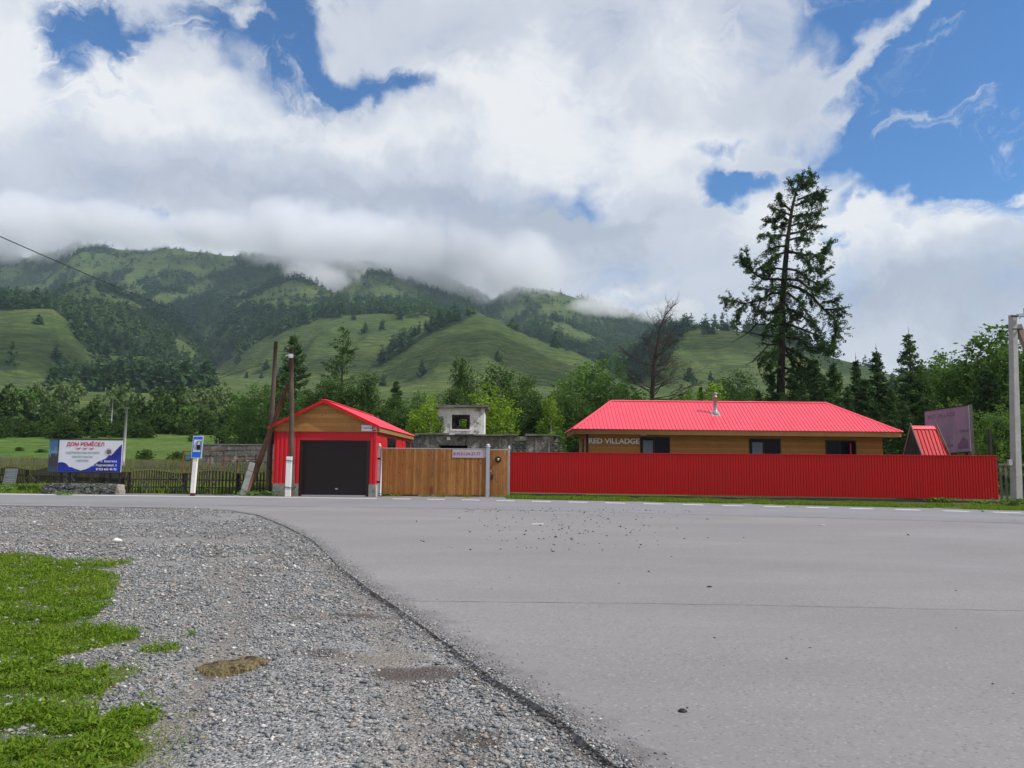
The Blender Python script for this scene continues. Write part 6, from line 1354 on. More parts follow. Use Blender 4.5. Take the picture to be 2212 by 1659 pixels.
# ---- utility poles on the left
def upoles():
    Y = 35.3; b = at(631, 1071, Y); b[2] = 0; tp = at(629, 754, Y)
    t = thing('utility_pole', 'weathered wooden utility pole strapped to a white painted concrete stub', 'utility pole', tuple(b)); O = np.array(b)
    m = MB(); m.tube([(0, 0, -.2)]+[tuple((tp-O)*k) for k in (.25, .5, .75, 1)], [.125, .12, .115, .105, .10], 12); m.build('pole', MT['pole_wood'], t)
    m = MB(); m.box(-.27, -.02, -.22, -.05, -.1, 1.80); bevel(m.build('concrete_stub', MT['whitewash'], t), .01)
    m = MB()
    for z in (.42, 1.62):
        for dz in (0, .03): m.tube([(-.29, -.24, z+dz), (.0, -.24, z+dz-.03), (.14, -.1, z+dz-.02), (.14, .12, z+dz), (-.2, .12, z+dz), (-.29, -.24, z+dz)], .009, 5)
    m.build('wire_tie', MT['iron'], t)
    q = tp-O; m = MB(); m.box(q[0]-.12, q[0]+.13, q[1]-.13, q[1]-.09, q[2]-.42, q[2]-.24); m.box(q[0]-.12, q[0]-.08, q[1]-.13, q[1]+.1, q[2]-.42, q[2]-.24); m.box(q[0]-.2, q[0]+.0, q[1]-.17, q[1]-.1, q[2]-.34, q[2]-.30); m.build('bracket', MT['white_metal'], t)
    Y2 = 36.4; b2 = at(578, 1070, Y2); b2[2] = 0; t2 = at(596, 738, Y2); t = thing('utility_pole', 'bare wooden utility pole leaning slightly right, behind the brace', 'utility pole', tuple(b2)); q = t2-b2
    m = MB(); m.tube([(0, 0, -.2)]+[tuple(q*k) for k in (.25, .5, .75, 1)], [.125, .12, .11, .10, .085], 12); m.build('pole', MT['pole_wood'], t)
    m = MB(); m.tube([q*.985+[0, -.1, 0], q*.985+[.1, -.12, .03]], .02, 6); m.box(q[0]-.1, q[0]+.1, q[1]-.1, q[1]+.1, q[2]-.3, q[2]-.27); m.build('insulator_hook', MT['iron'], t)
    Y3 = 35.9; b3 = at(531, 1070, Y3); b3[2] = -.1; t3 = at(622, 829, Y3-.25); t = thing('brace_pole', 'reddish brown wooden brace leaning against the front utility pole', 'brace pole', tuple(b3)); q = t3-b3
    m = MB(); m.tube([tuple(q*k) for k in (0, .3, .6, 1)], [.14, .13, .115, .09], 12); m.build('pole', MT['brace_wood'], t)
    s0 = at(521, 1070, Y3-.2)-b3; s1 = at(546, 1000, Y3-.2)-b3; s0[2] = -.1; m = MB(); m.bar(s0, s1, .24, .16, (0, 1, 0)); m.build('concrete_stub', MT['concrete_pole'], t)
    m = MB()
    for k in (.28, .8):
        c = s0+(s1-s0)*k; m.tube([c+[-.14, -.12, .05], c+[.1, -.16, -.04], c+[.34, -.1, -.12], c+[.36, .15, -.1], c+[-.12, .15, .05], c+[-.14, -.12, .05]], .01, 5)
    m.build('wire_tie', MT['iron'], t)
    # wires
    def wire(label, A, Bp, sag, r=.012):
        A, Bp = np.array(A), np.array(Bp); pts = [A+(Bp-A)*k-np.array([0, 0, sag*4*k*(1-k)]) for k in np.linspace(0, 1, 24)]; m = MB(); m.tube(pts, r, 5); tag(m.build('overhead_wire', MT['cable']), label, 'wire')
    wire('thick black cable descending from the upper left sky across the hills', at(-260, 395, 24), at(560, 735, 95), .4, .022)
    wire('thin black wire running left from the bare wooden pole over the valley trees', at(590, 777, Y2), at(180, 872, 120), 1.0, .012)
    wire('short wire between the two wooden utility poles', at(597, 757, Y2-.1), at(625, 760, Y-.1), .03, .010)
    for px, y0, y1, Y, lab in ((268, 966, 882, 64, 'slender white concrete pole behind the banner'), (242, 890, 861, 163, 'small white pole among the valley trees'), (471, 985, 948, 88, 'short grey pole behind the meadow above the fuel sign'), (861, 926, 904, 90, 'short pale pole among the trees right of the garage roof'), (817, 912, 902, 60, 'short white pipe just above the garage roof')):
        a = at(px, y0, Y); z = tz1(a[0], Y); b = at(px+(y0-y1)*.07 if px < 300 else px, y1, Y); o = thing('concrete_pole' if px < 300 else 'thin_pole', lab, 'pole', (a[0], Y, z)); m = MB(); r = .13 if px < 300 else .06; q = b-np.array([a[0], Y, z]); m.tube([(0, 0, -.3), tuple(q)], [r, r*.7], 8); m.build('pole', MT['concrete_pole'], o)
        m = MB(); m.box(q[0]-r, q[0]+r, -r, r, q[2], q[2]+.05); m.build('pole_top', MT['concrete'], o)
upoles()
# ---- concrete pole on the right with strut, lamp and insulators
def rpole():
    Y = 35.2; b = at(2196, 1089, Y); b[2] = 0; tp = at(2190, 680, Y); q = tp-b; q[1] = .0
    t = thing('utility_pole', 'tall square tapered concrete utility pole at the right end of the fence', 'utility pole', tuple(b))
    m = MB(); w0, w1 = .17, .125; m.hexa([(-w0, -w0, -.2), (w0, -w0, -.2), (w0, w0, -.2), (-w0, w0, -.2), (q[0]-w1, -w1, q[2]), (q[0]+w1, -w1, q[2]), (q[0]+w1, w1, q[2]), (q[0]-w1, w1, q[2])])
    ca, sa = math.cos(R(-42)), math.sin(R(-42)); m.v = [(x*1.0, y, z) for x, y, z in m.v]; po = bevel(m.build('pole', MT['concrete_pole'], t), .015)
    po.rotation_euler = (0, 0, R(12))
    m = MB(); m.box(q[0]-.22, q[0]+.2, -.2, -.13, q[2]-.13, q[2]-.07); m.box(q[0]-.2, q[0]+.25, -.19, -.13, q[2]-.72, q[2]-.67); m.box(q[0]+.12, q[0]+.2, -.18, .18, q[2]-.72, q[2]-.68); m.build('steel_band', MT['iron'], t)
    m = MB(); m.hexa([(q[0]+.0, -.34, q[2]-.16), (q[0]+.38, -.34, q[2]-.10), (q[0]+.38, -.14, q[2]-.10), (q[0]+.0, -.14, q[2]-.16), (q[0]+.0, -.34, q[2]-.02), (q[0]+.38, -.34, q[2]+.04), (q[0]+.38, -.14, q[2]+.04), (q[0]+.0, -.14, q[2]-.02)]); m.build('floodlight', MT['galv'], t)
    m = MB(); m.tube([(q[0]+.2, -.05, q[2]-.2), (q[0]+.45, -.05, q[2]+.0), (q[0]+.47, -.05, q[2]+.25)], .018, 6)
    for z in (.08, .17, .26): m.lathe([(.02, -.03), (.05, -.015), (.05, .015), (.02, .03)], (q[0]+.47, -.05, q[2]+z), 8)
    for dx, z in ((.62, .0), (.75, -.04)): m.lathe([(.02, -.03), (.05, -.015), (.05, .015), (.02, .03)], (q[0]+dx, -.05, q[2]+z), 8)
    m.tube([(q[0]+.2, -.05, q[2]-.1), (q[0]+.85, -.05, q[2]-.06)], .018, 6); m.build('insulators', MT['iron'], t)
    m = MB(); m.box(-.34, -.18, -.16, -.02, 1.72, 1.98); m.build('junction_box', MT['galv'], t)
    a = at(2198, 702, Y+.1); e = at(2360, 1110, Y+1.0); e[2] = -.2; t2 = thing('strut_pole', 'concrete strut leaning against the right utility pole', 'brace pole', tuple(e)); m = MB(); m.bar((0, 0, 0), a-e, .24, .24, (0, 1, 0)); m.build('pole', m_plain('brownish_concrete', (.27, .22, .19), .85, 0, .12, 4), t2)
rpole()
# ---- fuel sign
def fuel():
    Y = 34.7; b = at(416, 1066, Y); b[2] = 0; t = thing('fuel_sign', 'blue and white petrol pump road sign leaning on a white concrete post', 'road sign', tuple(b)); O = np.array(b)
    tp = at(424, 990, Y)-O; m = MB(); m.hexa([(-.09, -.07, .14), (.09, -.07, .14), (.09, .1, .14), (-.09, .1, .14), (tp[0]-.09, -.07, tp[2]+.9), (tp[0]+.09, -.07, tp[2]+.9), (tp[0]+.09, .1, tp[2]+.9), (tp[0]-.09, .1, tp[2]+.9)])
    sh = (tp[0]-.0)/(tp[2]-.14); bevel(m.build('post', MT['whitewash'], t), .01)
    m = MB(); m.box(-.09, .09, -.06, .09, -.1, .14); m.build('post_foot', m_plain('dark_red_foot', (.07, .02, .015), .8), t)
    m = MB(); zb, zt = EYE-(989-991)*Y/F-.0, EYE+(991-941.5)*Y/F; zb = EYE+(991-989)*Y/F-.0; w = .232; lean = .058; c = tp[0]+.03
    def X(z): return c+(z-zb)*lean
    def pan(nm, x0, x1, z0, z1, y, mt, par):
        m = MB(); m.hexa([(X(z0)+x0, y, z0), (X(z0)+x1, y, z0), (X(z0)+x1, y+.008, z0), (X(z0)+x0, y+.008, z0), (X(z1)+x0, y, z1), (X(z1)+x1, y, z1), (X(z1)+x1, y+.008, z1), (X(z1)+x0, y+.008, z1)]); return m.build(nm, mt, par)
    P = pan('panel', -w, w, zb, zt, -.10, MT['sign_white'], t); e = .03; H = zt-zb
    pan('blue_field', -w+e, w-e, zb+e, zb+H*.28, -.112, MT['sign_blue'], P); pan('blue_top_band', -w+e, w-e, zt-H*.155, zt-e, -.112, MT['sign_blue'], P)
    pan('blue_side_band', -w+e, -w+e+.03, zb+H*.28, zt-H*.155, -.112, MT['sign_blue'], P); pan('blue_side_band', w-e-.03, w-e, zb+H*.28, zt-H*.155, -.112, MT['sign_blue'], P)
    z0, z1 = zb+H*.37, zb+H*.77; m = MB()
    def seg(x0, x1, a, b): m.hexa([(X(a)+x0, -.122, a), (X(a)+x1, -.122, a), (X(a)+x1, -.112, a), (X(a)+x0, -.112, a), (X(b)+x0, -.122, b), (X(b)+x1, -.122, b), (X(b)+x1, -.112, b), (X(b)+x0, -.112, b)])
    seg(-.02, .15, z0, z0+(z1-z0)*.56); seg(-.02, .0, z0+(z1-z0)*.56, z1); seg(.13, .15, z0+(z1-z0)*.56, z1); seg(.0, .13, z1-.022, z1)
    hs = [(-.02, z0+.20), (-.05, z0+.24), (-.055, z0+.05), (-.10, z0+.0+.03), (-.15, z0+.10), (-.13, z0+.22), (-.06, z0+.33), (-.02, z0+.36)]; m.tube([(X(z)+x, -.117, z) for x, z in hs], .009, 5); m.build('pump_symbol', MT['sign_black'], P)
fuel()
# ---- banner box
def banner():
    Y = 36.3; TL, TR, BR, BL = at(128.8, 950.8, Y), at(264.8, 950.3, Y), at(260.6, 1020.6, Y), at(124.4, 1018.8, Y); z0, z1 = (BL[2]+BR[2])/2, (TL[2]+TR[2])/2; x0, x1 = BL[0], BR[0]; yk = Y+1.35; xk = at(103, 1018, yk)[0]
    t = thing('billboard', 'white and blue craft house banner stretched over a box frame on dark posts', 'billboard', (x0, Y, 0))
    def G(x): return x-x0
    W = x1-x0; H = z1-z0; m = MB(); m.box(0, W, -.01, .03, z0, z1); fr = m.build('front_panel', MT['banner'], t)
    m = MB(); a, b = (0, .03), (xk-x0, yk-Y); m.hexa([(a[0], a[1], z0), (a[0]+.02, a[1], z0), (b[0]+.02, b[1], z0), (b[0], b[1], z0), (a[0], a[1], z1), (a[0]+.02, a[1], z1), (b[0]+.02, b[1], z1), (b[0], b[1], z1)]); m.build('side_panel', MT['banner_side'], t)
    m = MB(); m.box(-.03, W+.02, -.02, .05, z1, z1+.05); m.bar((0, 0, z1+.025), (b[0], b[1], z1+.02), .05, .05); m.tube([(-.02, -.03, z0-.05), (-.02, -.03, z1)], .02, 6); m.box(0, W, -.02, .05, z0-.05, z0); m.build('box_frame', MT['iron'], t)
    for x in (-.25, .12, .52, 2.4, W-.08):
        m = MB(); yy = .05 if x > 0 else .8; m.box(x-.04, x+.04, yy, yy+.08, .3, z0-.0); m.build('leg', MT['iron'], t)
    # blue mountain wave along the bottom and right
    pr_ = [(0, .285), (.03, .30), (.07, .30), (.12, .27), (.16, .20), (.18, .15), (.22, .15), (.27, .10), (.33, .07), (.36, .045), (.40, .06), (.46, .10), (.52, .16), (.58, .25), (.64, .33), (.70, .38), (.76, .44), (.80, .53), (.84, .53), (.88, .62), (.91, .70), (.95, .78), (.97, .83), (1, .87)]
    m = MB(); n = len(pr_); vs = [(a*W, -.016, z0+.005) for a, b in pr_]+[(a*W, -.016, z0+b*H) for a, b in pr_]; m.add(vs, [(i, i+1, n+i+1, n+i) for i in range(n-1)]); m.build('blue_wave', MT['banner_blue'], fr)
    T = lambda s, x, z, sz, mt, nm, al='LEFT', bo=0, sx=1: text_mesh(s, sz, MT[mt], nm, fr, .002, al, bo, sx, frame((x*W, -.02, z0+z*H), (1, 0, 0), (0, 0, 1)))
    T('ДОМ РЕМЁСЕЛ', .42, .815, .235, 'ink_red', 'title', 'CENTER', .004, 1.0)
    T('ИЗДЕЛИЯ МЕСТНЫХ МАСТЕРОВ', .385, .575, .125, 'ink_grey', 'subtitle', 'CENTER', .001, .78); T('МАСТЕР КЛАССЫ', .385, .45, .125, 'ink_grey', 'subtitle', 'CENTER', .001, .85); T('СУВЕНИРЫ', .385, .33, .125, 'ink_grey', 'subtitle', 'CENTER', .001, .85)
    T('с. Баштала', .935, .31, .145, 'sign_white', 'address_text', 'RIGHT', .001); T('ул. Родниковая, 5', .935, .185, .145, 'sign_white', 'address_text', 'RIGHT', .001); T('8 923 665 45 95', .935, .06, .145, 'sign_white', 'address_text', 'RIGHT', .002)
    m = MB()
    for k in range(3):
        cx = W*(.31+.105*k); pts = [(cx-.11, z0+H*.755), (cx-.05, z0+H*.745), (cx, z0+H*.725), (cx+.05, z0+H*.745), (cx+.11, z0+H*.755)]; m.tube([(a, -.018, b) for a, b in pts], .013, 4); m.tube([(cx-.03, -.018, z0+H*.70), (cx+.05, -.018, z0+H*.72)], .012, 4)
    m.build('ornament', MT['ink_red'], fr)
    m = MB(); cx, cz = W*.795, z0+H*.635; rg = lambda r, n, y: [(cx+r*math.cos(q*6.2832/n), y, cz+r*math.sin(q*6.2832/n)) for q in range(n)]
    for q in range(12): a = q*.5236; m.tube([(cx+.15*math.cos(a), -.018, cz+.15*math.sin(a)), (cx+.165*math.cos(a), -.018, cz+.165*math.sin(a))], .018, 6)
    m.add(rg(.05, 12, -.024), [tuple(reversed(range(12)))]); m.build('rosette', MT['ink_red'], fr); m = MB(); m.add(rg(.115, 16, -.020), [tuple(reversed(range(16)))]); m.build('rosette_disc', MT['ink_green'], fr)
    # stone base
    Yb = 35.5; A, Bx = at(89, 1066, Yb)[0], at(262, 1068, Yb)[0]; t = thing('stone_wall', 'low rough stone wall under the craft banner', 'stone wall', (A, Yb, 0)); W = Bx-A; hh = .45
    nx, nz = 90, 12; V = []; rr = np.random.default_rng(4)
    m = MB(); m.box(.05, W-.38, .05, .75, -.1, hh-.02); m.build('wall_core', MT['masonry'], t)
    m = MB()
    for i in range(170):
        s = rr.uniform(.05, .12); x = rr.uniform(.08, W-.42); z = rr.uniform(.02, hh-.05); base = len(m.v); k = 7; ang = np.sort(rr.uniform(0, 6.283, k)); rad = s*rr.uniform(.7, 1.2, k)
        f_ = [(x+rad[j]*1.25*math.cos(ang[j]), .0-rr.uniform(0, .03), z+rad[j]*.6*math.sin(ang[j])) for j in range(k)]; bk = [(a+(a-x)*.25, .07, c+(c-z)*.25) for a, b, c in f_]
        m.add(f_+bk, [tuple(range(k))]+[(j, k+j, k+(j+1) % k, (j+1) % k) for j in range(k)])
    m.build('face_stones', MT['masonry'], t)
    m = MB(); m.lathe([(.0, -.1), (.23, -.1), (.22, .1), (.23, .22), (.20, .32), (.18, .40), (.10, .45), (0, .46)], (W-.20, .25, 0), 14); m.v = [(x+float(rr.uniform(-.035, .035)), y+float(rr.uniform(-.03, .03)), z+float(rr.uniform(-.02, .02))) for x, y, z in m.v]; m.sm = [False]*len(m.sm); m.build('mortar_end', MT['mortar'], t)
    m = MB(); m.box(.28, .55, .1, .3, hh-.02, hh+.03); m.box(.64, .84, .1, .3, hh-.02, hh+.03)
    for k in range(16): x = .05+k*(W-.5)/16; m.box(x, x+.16+.05*(k % 3), .03+.03*(k % 2), .6, hh-.05, hh-.01+.02*((k*7) % 3))
    m.build('coping', MT['masonry'], t)
banner()
# ---- picket fence (wavy top) with diamond ornaments
def pickets():
    base = [gnd(a, b)[:2] for a, b in [(-420, 1046), (-200, 1049), (0, 1052), (75, 1054), (150, 1058), (230, 1063), (268, 1066)]]; base += [np.array([at(p, 1060, y)[0], y]) for p, y in ((330, 37.2), (460, 37.1), (596, 37.0))]
    base = np.array(base); seg = np.linalg.norm(np.diff(base, axis=0), axis=1); S_ = np.concatenate([[0], np.cumsum(seg)]); L = S_[-1]
    P = lambda s: np.array([np.interp(s, S_, base[:, 0]), np.interp(s, S_, base[:, 1])])
    t = thing('picket_fence', 'dark weathered picket fence with wavy top and nailed diamond shapes', 'fence', (base[6][0], base[6][1], 0)); O = base[6]
    rr = random.Random(11); top = lambda s: 1.04+.07*math.cos((s-S_[8])*2*math.pi/3.1)+.0; m = MB(); s = 0
    while s < L:
        p = P(s)-O; q = P(min(L, s+.05))-O; d = (q-p)/(np.linalg.norm(q-p)+1e-9); w = .055 if s < S_[7]+2.6 else .075; st = .115 if s < S_[7]+2.6 else .165; h = top(s)+rr.uniform(-.015, .015); a = p-d*w/2; b = p+d*w/2; n = np.array([d[1], -d[0]])*.012
        m.hexa([(*(a+n), -.02), (*(b+n), -.02), (*(b-n), -.02), (*(a-n), -.02), (*(a+n), h), (*(b+n), h), (*(b-n), h), (*(a-n), h)]); s += st*rr.uniform(.93, 1.07)
    m.build('pickets', MT['old_wood'], t)
    for z in (.30, .66):
        m = MB()
        for s in np.arange(0, L-.5, .5): a = P(s)-O; b = P(min(L, s+.5))-O; m.bar((a[0], a[1]+.04, z), (b[0], b[1]+.04, z), .05, .05)
        m.build('rail', MT['old_wood'], t)
    m = MB()
    for s in np.arange(0, L-.2, .2): a = P(s)-O; b = P(min(L, s+.2))-O; m.bar((a[0], a[1]-.02, top(s)+.01), (b[0], b[1]-.02, top(s+.2)+.01), .03, .02)
    m.build('top_lath', MT['grey_wood'], t)
    m = MB()
    for px, s_ in ((-60, .30), (34, .2), (75, .30), (150, .2), (160, .3), (208, .22), (285, .30), (322, .21), (383, .40), (458, .26), (548, .38)):
        x = (px-CX)/F*38; yy = np.interp(x, base[:, 0], base[:, 1]); x = (px-CX)/F*yy; p = np.array([x, yy])-O; z = .40 if s_ < .25 else .46; w = s_*1.25 if px > 350 else s_; dd = np.array([1, 0]); yo = p[1]-.045
        c = [(p[0]-w, yo, z), (p[0], yo, z+s_), (p[0]+w, yo, z), (p[0], yo, z-s_)]
        m = MB()
        for i in range(4): m.bar(c[i], c[(i+1) % 4], .045, .03, (0, 1, 0))
        m.build('diamond_ornament', MT['plinth_wood'], t)
    for s in np.arange(1.0, L, 2.6):
        p = P(s)-O; m = MB(); m.tube([(p[0], p[1]+.12, -.1), (p[0], p[1]+.12, 1.0)], .075, 8); m.build('fence_post', MT['old_wood'], t)
    # notice board at the far left
    q = at(25, 1045, 41.5); t2 = thing('notice_board', 'narrow grey notice board fixed to the picket fence at the far left', 'notice board', (q[0], 41.35, 0)); m = MB(); z0, z1 = EYE+(988-1045)*41.4/F, EYE+(988-1012)*41.4/F; w = .33
    m.hexa([(-w-.06, 0, z0), (w-.06, 0, z0), (w-.06, .03, z0), (-w-.06, .03, z0), (-w+.05, 0, z1), (w+.05, 0, z1), (w+.05, .03, z1), (-w+.05, .03, z1)]); m.build('board', m_plain('grey_board', (.20, .22, .23), .6, 0, .15, 3), t2)
    m = MB()
    for k in range(7):
        z = z1-.10-k*.10; 
        if k in (1, 4): continue
        m.box(-w+.10, w-.08, -.006, -.001, z, z+.035)
    m.build('faded_lines', m_plain('faded_print', (.30, .32, .33), .7), t2); m = MB(); m.box(-.2, -.14, .03, .08, -.1, z1-.1); m.box(.12, .18, .03, .08, -.1, z1-.1); m.build('leg', MT['grey_wood'], t2)
    # second fence farther back
    t = thing('picket_fence', 'grey broken picket fence farther back in the meadow grass', 'fence', (at(300, 1010, 58)[0], 58, tz1(at(300, 1010, 58)[0], 58))); O = np.array(t.location); m = MB(); r = MB()
    pts = [(-60, 61), (180, 60), (330, 59), (500, 56), (600, 55)]; xs = [at(a, 1010, y)[0] for a, y in pts]; ys = [y for a, y in pts]; x = xs[0]
    while x < xs[-1]:
        y = np.interp(x, xs, ys); z = tz1(x, y); h = rr.uniform(.7, .9)*(1 if rr.random() > .06 else .6)+.06*math.cos(x*1.6)
        if rr.random() > .06: m.box(x-O[0]-.035, x-O[0]+.035, y-O[1]-.01, y-O[1]+.01, z-O[2]-.1, z-O[2]+h)
        x += .16*rr.uniform(.9, 1.15)
    m.build('pickets', MT['grey_wood'], t)
    for i in range(14):
        a = xs[0]+(xs[-1]-xs[0])*i/14; b = xs[0]+(xs[-1]-xs[0])*(i+.96)/14; ya, yb = np.interp(a, xs, ys), np.interp(b, xs, ys); r.bar((a-O[0], ya-O[1]-.04, tz1(a, ya)-O[2]+.30+rr.uniform(-.05, .05)), (b-O[0], yb-O[1]-.04, tz1(b, yb)-O[2]+.30+rr.uniform(-.05, .05)), .07, .03)
    r.build('rail', MT['grey_wood'], t)
    # block wall left of garage
    Yw = 66; xa, xb = at(438, 970, Yw)[0], at(612, 970, Yw)[0]; zt = at(500, 961, Yw)[2]; zb = tz1(xa, Yw)-.3; t = thing('block_wall', 'grey concrete block wall standing in the meadow left of the garage', 'wall', (xa, Yw, zb)); m = MB(); rows = 4; hz = (zt-zb-.3)/rows; 
    for j in range(rows):
        x = 0 if j % 2 else -.9
        while x < xb-xa: w = rr.uniform(1.5, 2.1); m.box(max(0, x)+.015, min(x+w, xb-xa)-.015, rr.uniform(-.03, .03), .4, .3+j*hz+.02, .3+(j+1)*hz-.01); x += w
    m.box(0, xb-xa, .05, .38, 0, zt-zb-.03); m.build('blocks', m_ruin('meadow_wall_blocks', False), t); m = MB(); m.box(-.03, xb-xa, -.06, .45, zt-zb+.0, zt-zb+.08); m.build('coping', MT['concrete'], t)
    # rusty pipe frames and little blue board
    t = thing('pipe_frame', 'rusty pipe railing standing in front of the block wall', 'railing', (at(455, 990, 52)[0], 52, tz1(at(455, 990, 52)[0], 52))); O = np.array(t.location); m = MB()
    for px, y1 in ((454, 975), (484, 969), (513, 988), (553, 985)): p = at(px, 1012, 52)-O; q = at(px, y1+5, 52)-O; m.tube([(p[0], 0, -.3), (q[0], 0, q[2])], .035, 6)
    a, b = at(440, 974, 52)-O, at(485, 974, 52)-O; m.tube([(a[0], 0, a[2]), (b[0], 0, b[2])], .03, 6); a, b = at(484, 993, 52)-O, at(562, 992, 52)-O; m.tube([(a[0], 0, a[2]), (b[0], 0, b[2])], .03, 6); m.build('pipes', MT['rust'], t)
    q = at(405, 982, 50); t = thing('notice_board', 'small blue notice board in an orange wooden frame left of the fuel sign', 'notice board', (q[0], 50, tz1(q[0], 50))); O = np.array(t.location); m = MB(); a = at(397, 976, 50)-O; b = at(413, 996, 50)-O; m.box(a[0]+.08, b[0]-.02, 0, .03, b[2], a[2]-.12); m.build('board', m_plain('blue_board', (.03, .07, .13), .6), t)
    m = MB(); m.box(a[0]-.05, a[0]+.03, -.02, .05, -.1, a[2]+.05); m.box(b[0]+.02, b[0]+.1, -.02, .05, -.1, a[2]); m.box(a[0]-.05, b[0]+.1, -.02, .05, a[2]-.03, a[2]+.05); m.build('frame', m_plain('orange_brown_wood', (.22, .10, .03), .8), t)
    m = MB()
    for k in range(4): z = a[2]-.2-.09*k; m.box(a[0]+.13, b[0]-.07, -.006, -.001, z, z+.04)
    m.build('lettering_lines', m_plain('pale_blue_print', (.25, .33, .42), .7), t)
pickets()
# ---- well roof and faded billboard on the right
def right_bits():
    Yf, Yr = 38.0, 38.75; top = at(1969, 921, Yr)[2]; x0 = at(1968.5, 921, Yr)[0]; x1 = at(2022, 921, Yr)[0]; t = thing('well_house', 'little steep red metal A-frame well roof behind the fence', 'well house', ((x0+x1)/2, Yr, 0)); O = t.location; zb = .5; f0 = top-1.35
    dy = Yr-Yf; k = (top-zb)/1.5; m = MB(); l0 = x0-O.x; l1 = x1-O.x; fx = .16; yb = -dy*k*1.05
    A, Bq, Cq, D = (l0+fx, yb, zb), (l1+fx+.18, yb, zb), (l1, 0, top), (l0, 0, top); rib_roof(m, A, Bq, Cq, D, .19, .03, .03); rib_roof(m, (l1+.1, -yb, zb), (l0-.1, -yb, zb), D, Cq, .19, .03, .03); m.build('roof', MT['red_wall'], t)
    m = MB(); m.add([(l0, -.12, top-.13), (l1+.02, -.12, top-.13), (l1, 0, top+.035), (l0, 0, top+.035), (l1, .1, top-.13), (l0, .1, top-.13)], [(0, 1, 2, 3), (3, 2, 4, 5)]); m.build('ridge_cap', MT['red_roof'], t)
    m = MB(); m.add([(l0+.03+fx, yb+.02, zb), (l0+.02, 0, top-.02), (l0-.08, -yb, zb)], [(0, 1, 2)]); m.add([(l1+.12, yb+.02, zb), (l1-.03, 0, top-.02), (l1+.05, -yb, zb)], [(0, 1, 2)]); m.build('gable_board', MT['old_wood'], t)
    m = MB(); m.bar((l0+fx-.03, yb-.02, zb), (l0-.05, 0, top+.16), .03, .07); m.bar((l1+fx+.2, yb-.02, zb), (l1+.0, 0, top+.16), .03, .07); m.bar((l0-.12, -yb, zb), (l0-.02, 0, top+.1), .03, .07); m.build('bargeboard', MT['grey_wood'], t)
    m = MB(); m.box(l0+.3, l1-.2, -.5, .5, -.1, zb+.1); m.build('well_ring', MT['concrete'], t)
    TLp, TRp, BRp, BLp = at(1997, 888, 42.5), at(2091.6, 875, 40.5), at(2097, 975, 40.5), at(2001, 982, 42.5)
    t = thing('billboard', 'large faded pinkish advertising board standing behind the red fence', 'billboard', (TLp[0], 42.5, 0)); O = np.array(t.location); q = [p-O for p in (BLp, BRp, TRp, TLp)]; n = np.cross(q[1]-q[0], q[3]-q[0]); n /= np.linalg.norm(n)
    if n[1] > 0: n = -n
    m = MB(); m.hexa([q[0], q[1], q[1]-n*.05, q[0]-n*.05, q[3], q[2], q[2]-n*.05, q[3]-n*.05]); fp = m.build('front_panel', MT['faded'], t)
    m = MB(); a, b = q[1], q[2]; e = np.array([.42, .35, 0]); m.hexa([a-n*.05+[.01, 0, -.5], a+e+[0, 0, -.5], a+e+[-.02, .05, -.5], a-n*.1+[.0, .02, -.5], b-n*.05+[.01, 0, .04], b+e+[0, 0, .04], b+e+[-.02, .05, .04], b-n*.1+[0, .02, .04]]); m.build('side_panel', MT['old_wood'], t)
    m = MB(); m.bar(q[3]+n*.01, q[2]+n*.01, .05, .05); m.bar(q[0]+n*.02+[0, 0, -.03], q[1]+n*.02+[0, 0, -.03], .08, .06); m.build('frame_strip', MT['iron'], t)
    for p in (q[0]*.9+q[1]*.1, q[0]*.5+q[1]*.5, q[0]*.05+q[1]*.95): m = MB(); m.box(p[0]-.05, p[0]+.05, p[1]+.12, p[1]+.22, -.1, p[2]+.3); m.build('leg', MT['iron'], t)
    xd = (q[2]-q[3]); Wd = np.linalg.norm(xd); xd = xd/Wd; zd = q[3]-q[0]; Hh_ = np.linalg.norm(zd); zd = zd/Hh_
    def T(s, u, v, sz, sx=1): text_mesh(s, sz, MT['faded_ink'], 'faded_text', fp, .0015, mw=frame(q[0]+xd*Wd*u+zd*Hh_*v+n*.006, xd, zd), sx=sx)
    T('RED VILLAGE', .07, .80, .32, .80); T('Ойга', .78, .42, .20); T('БАНЯ', .40, .12, .20); 
    m = MB(); c = [(.72, .06), (.96, .06), (.96, .22), (.86, .32), (.74, .16)]; m.add([q[0]+xd*Wd*u+zd*Hh_*v+n*.004 for u, v in c], [tuple(range(5))]); m.build('faded_house_picture', m_plain('faded_mauve', (.17, .09, .16), .6), fp)
    # grey picket fence at the far right
    x = at(2157, 1030, 36.6)[0]; t = thing('picket_fence', 'grey vertical board fence behind the concrete pole at the right edge', 'fence', (x, 36.6, 0)); m = MB(); rr = random.Random(2); s = .05
    while s < 6: m.box(s, s+.11, -.012, .012, .02, 1.72+rr.uniform(-.03, .03)); s += .24
    m.build('pickets', MT['grey_wood'], t); m = MB()
    for z in (.35, 1.25): m.box(0, 6, .015, .05, z, z+.09)
    m.box(0, 6, -.04, -.014, 1.70, 1.80); m.build('rail', MT['grey_wood'], t); q = at(2139, 960, 39); m = MB(); m.box(-.06, .06, -.06, .06, 0, at(2139, 926, 39)[2]); o = m.build('thin_post', MT['old_wood']); o.location = (q[0], 39, 0); tag(o, 'dark thin post behind the right end of the red fence', 'post')
right_bits()
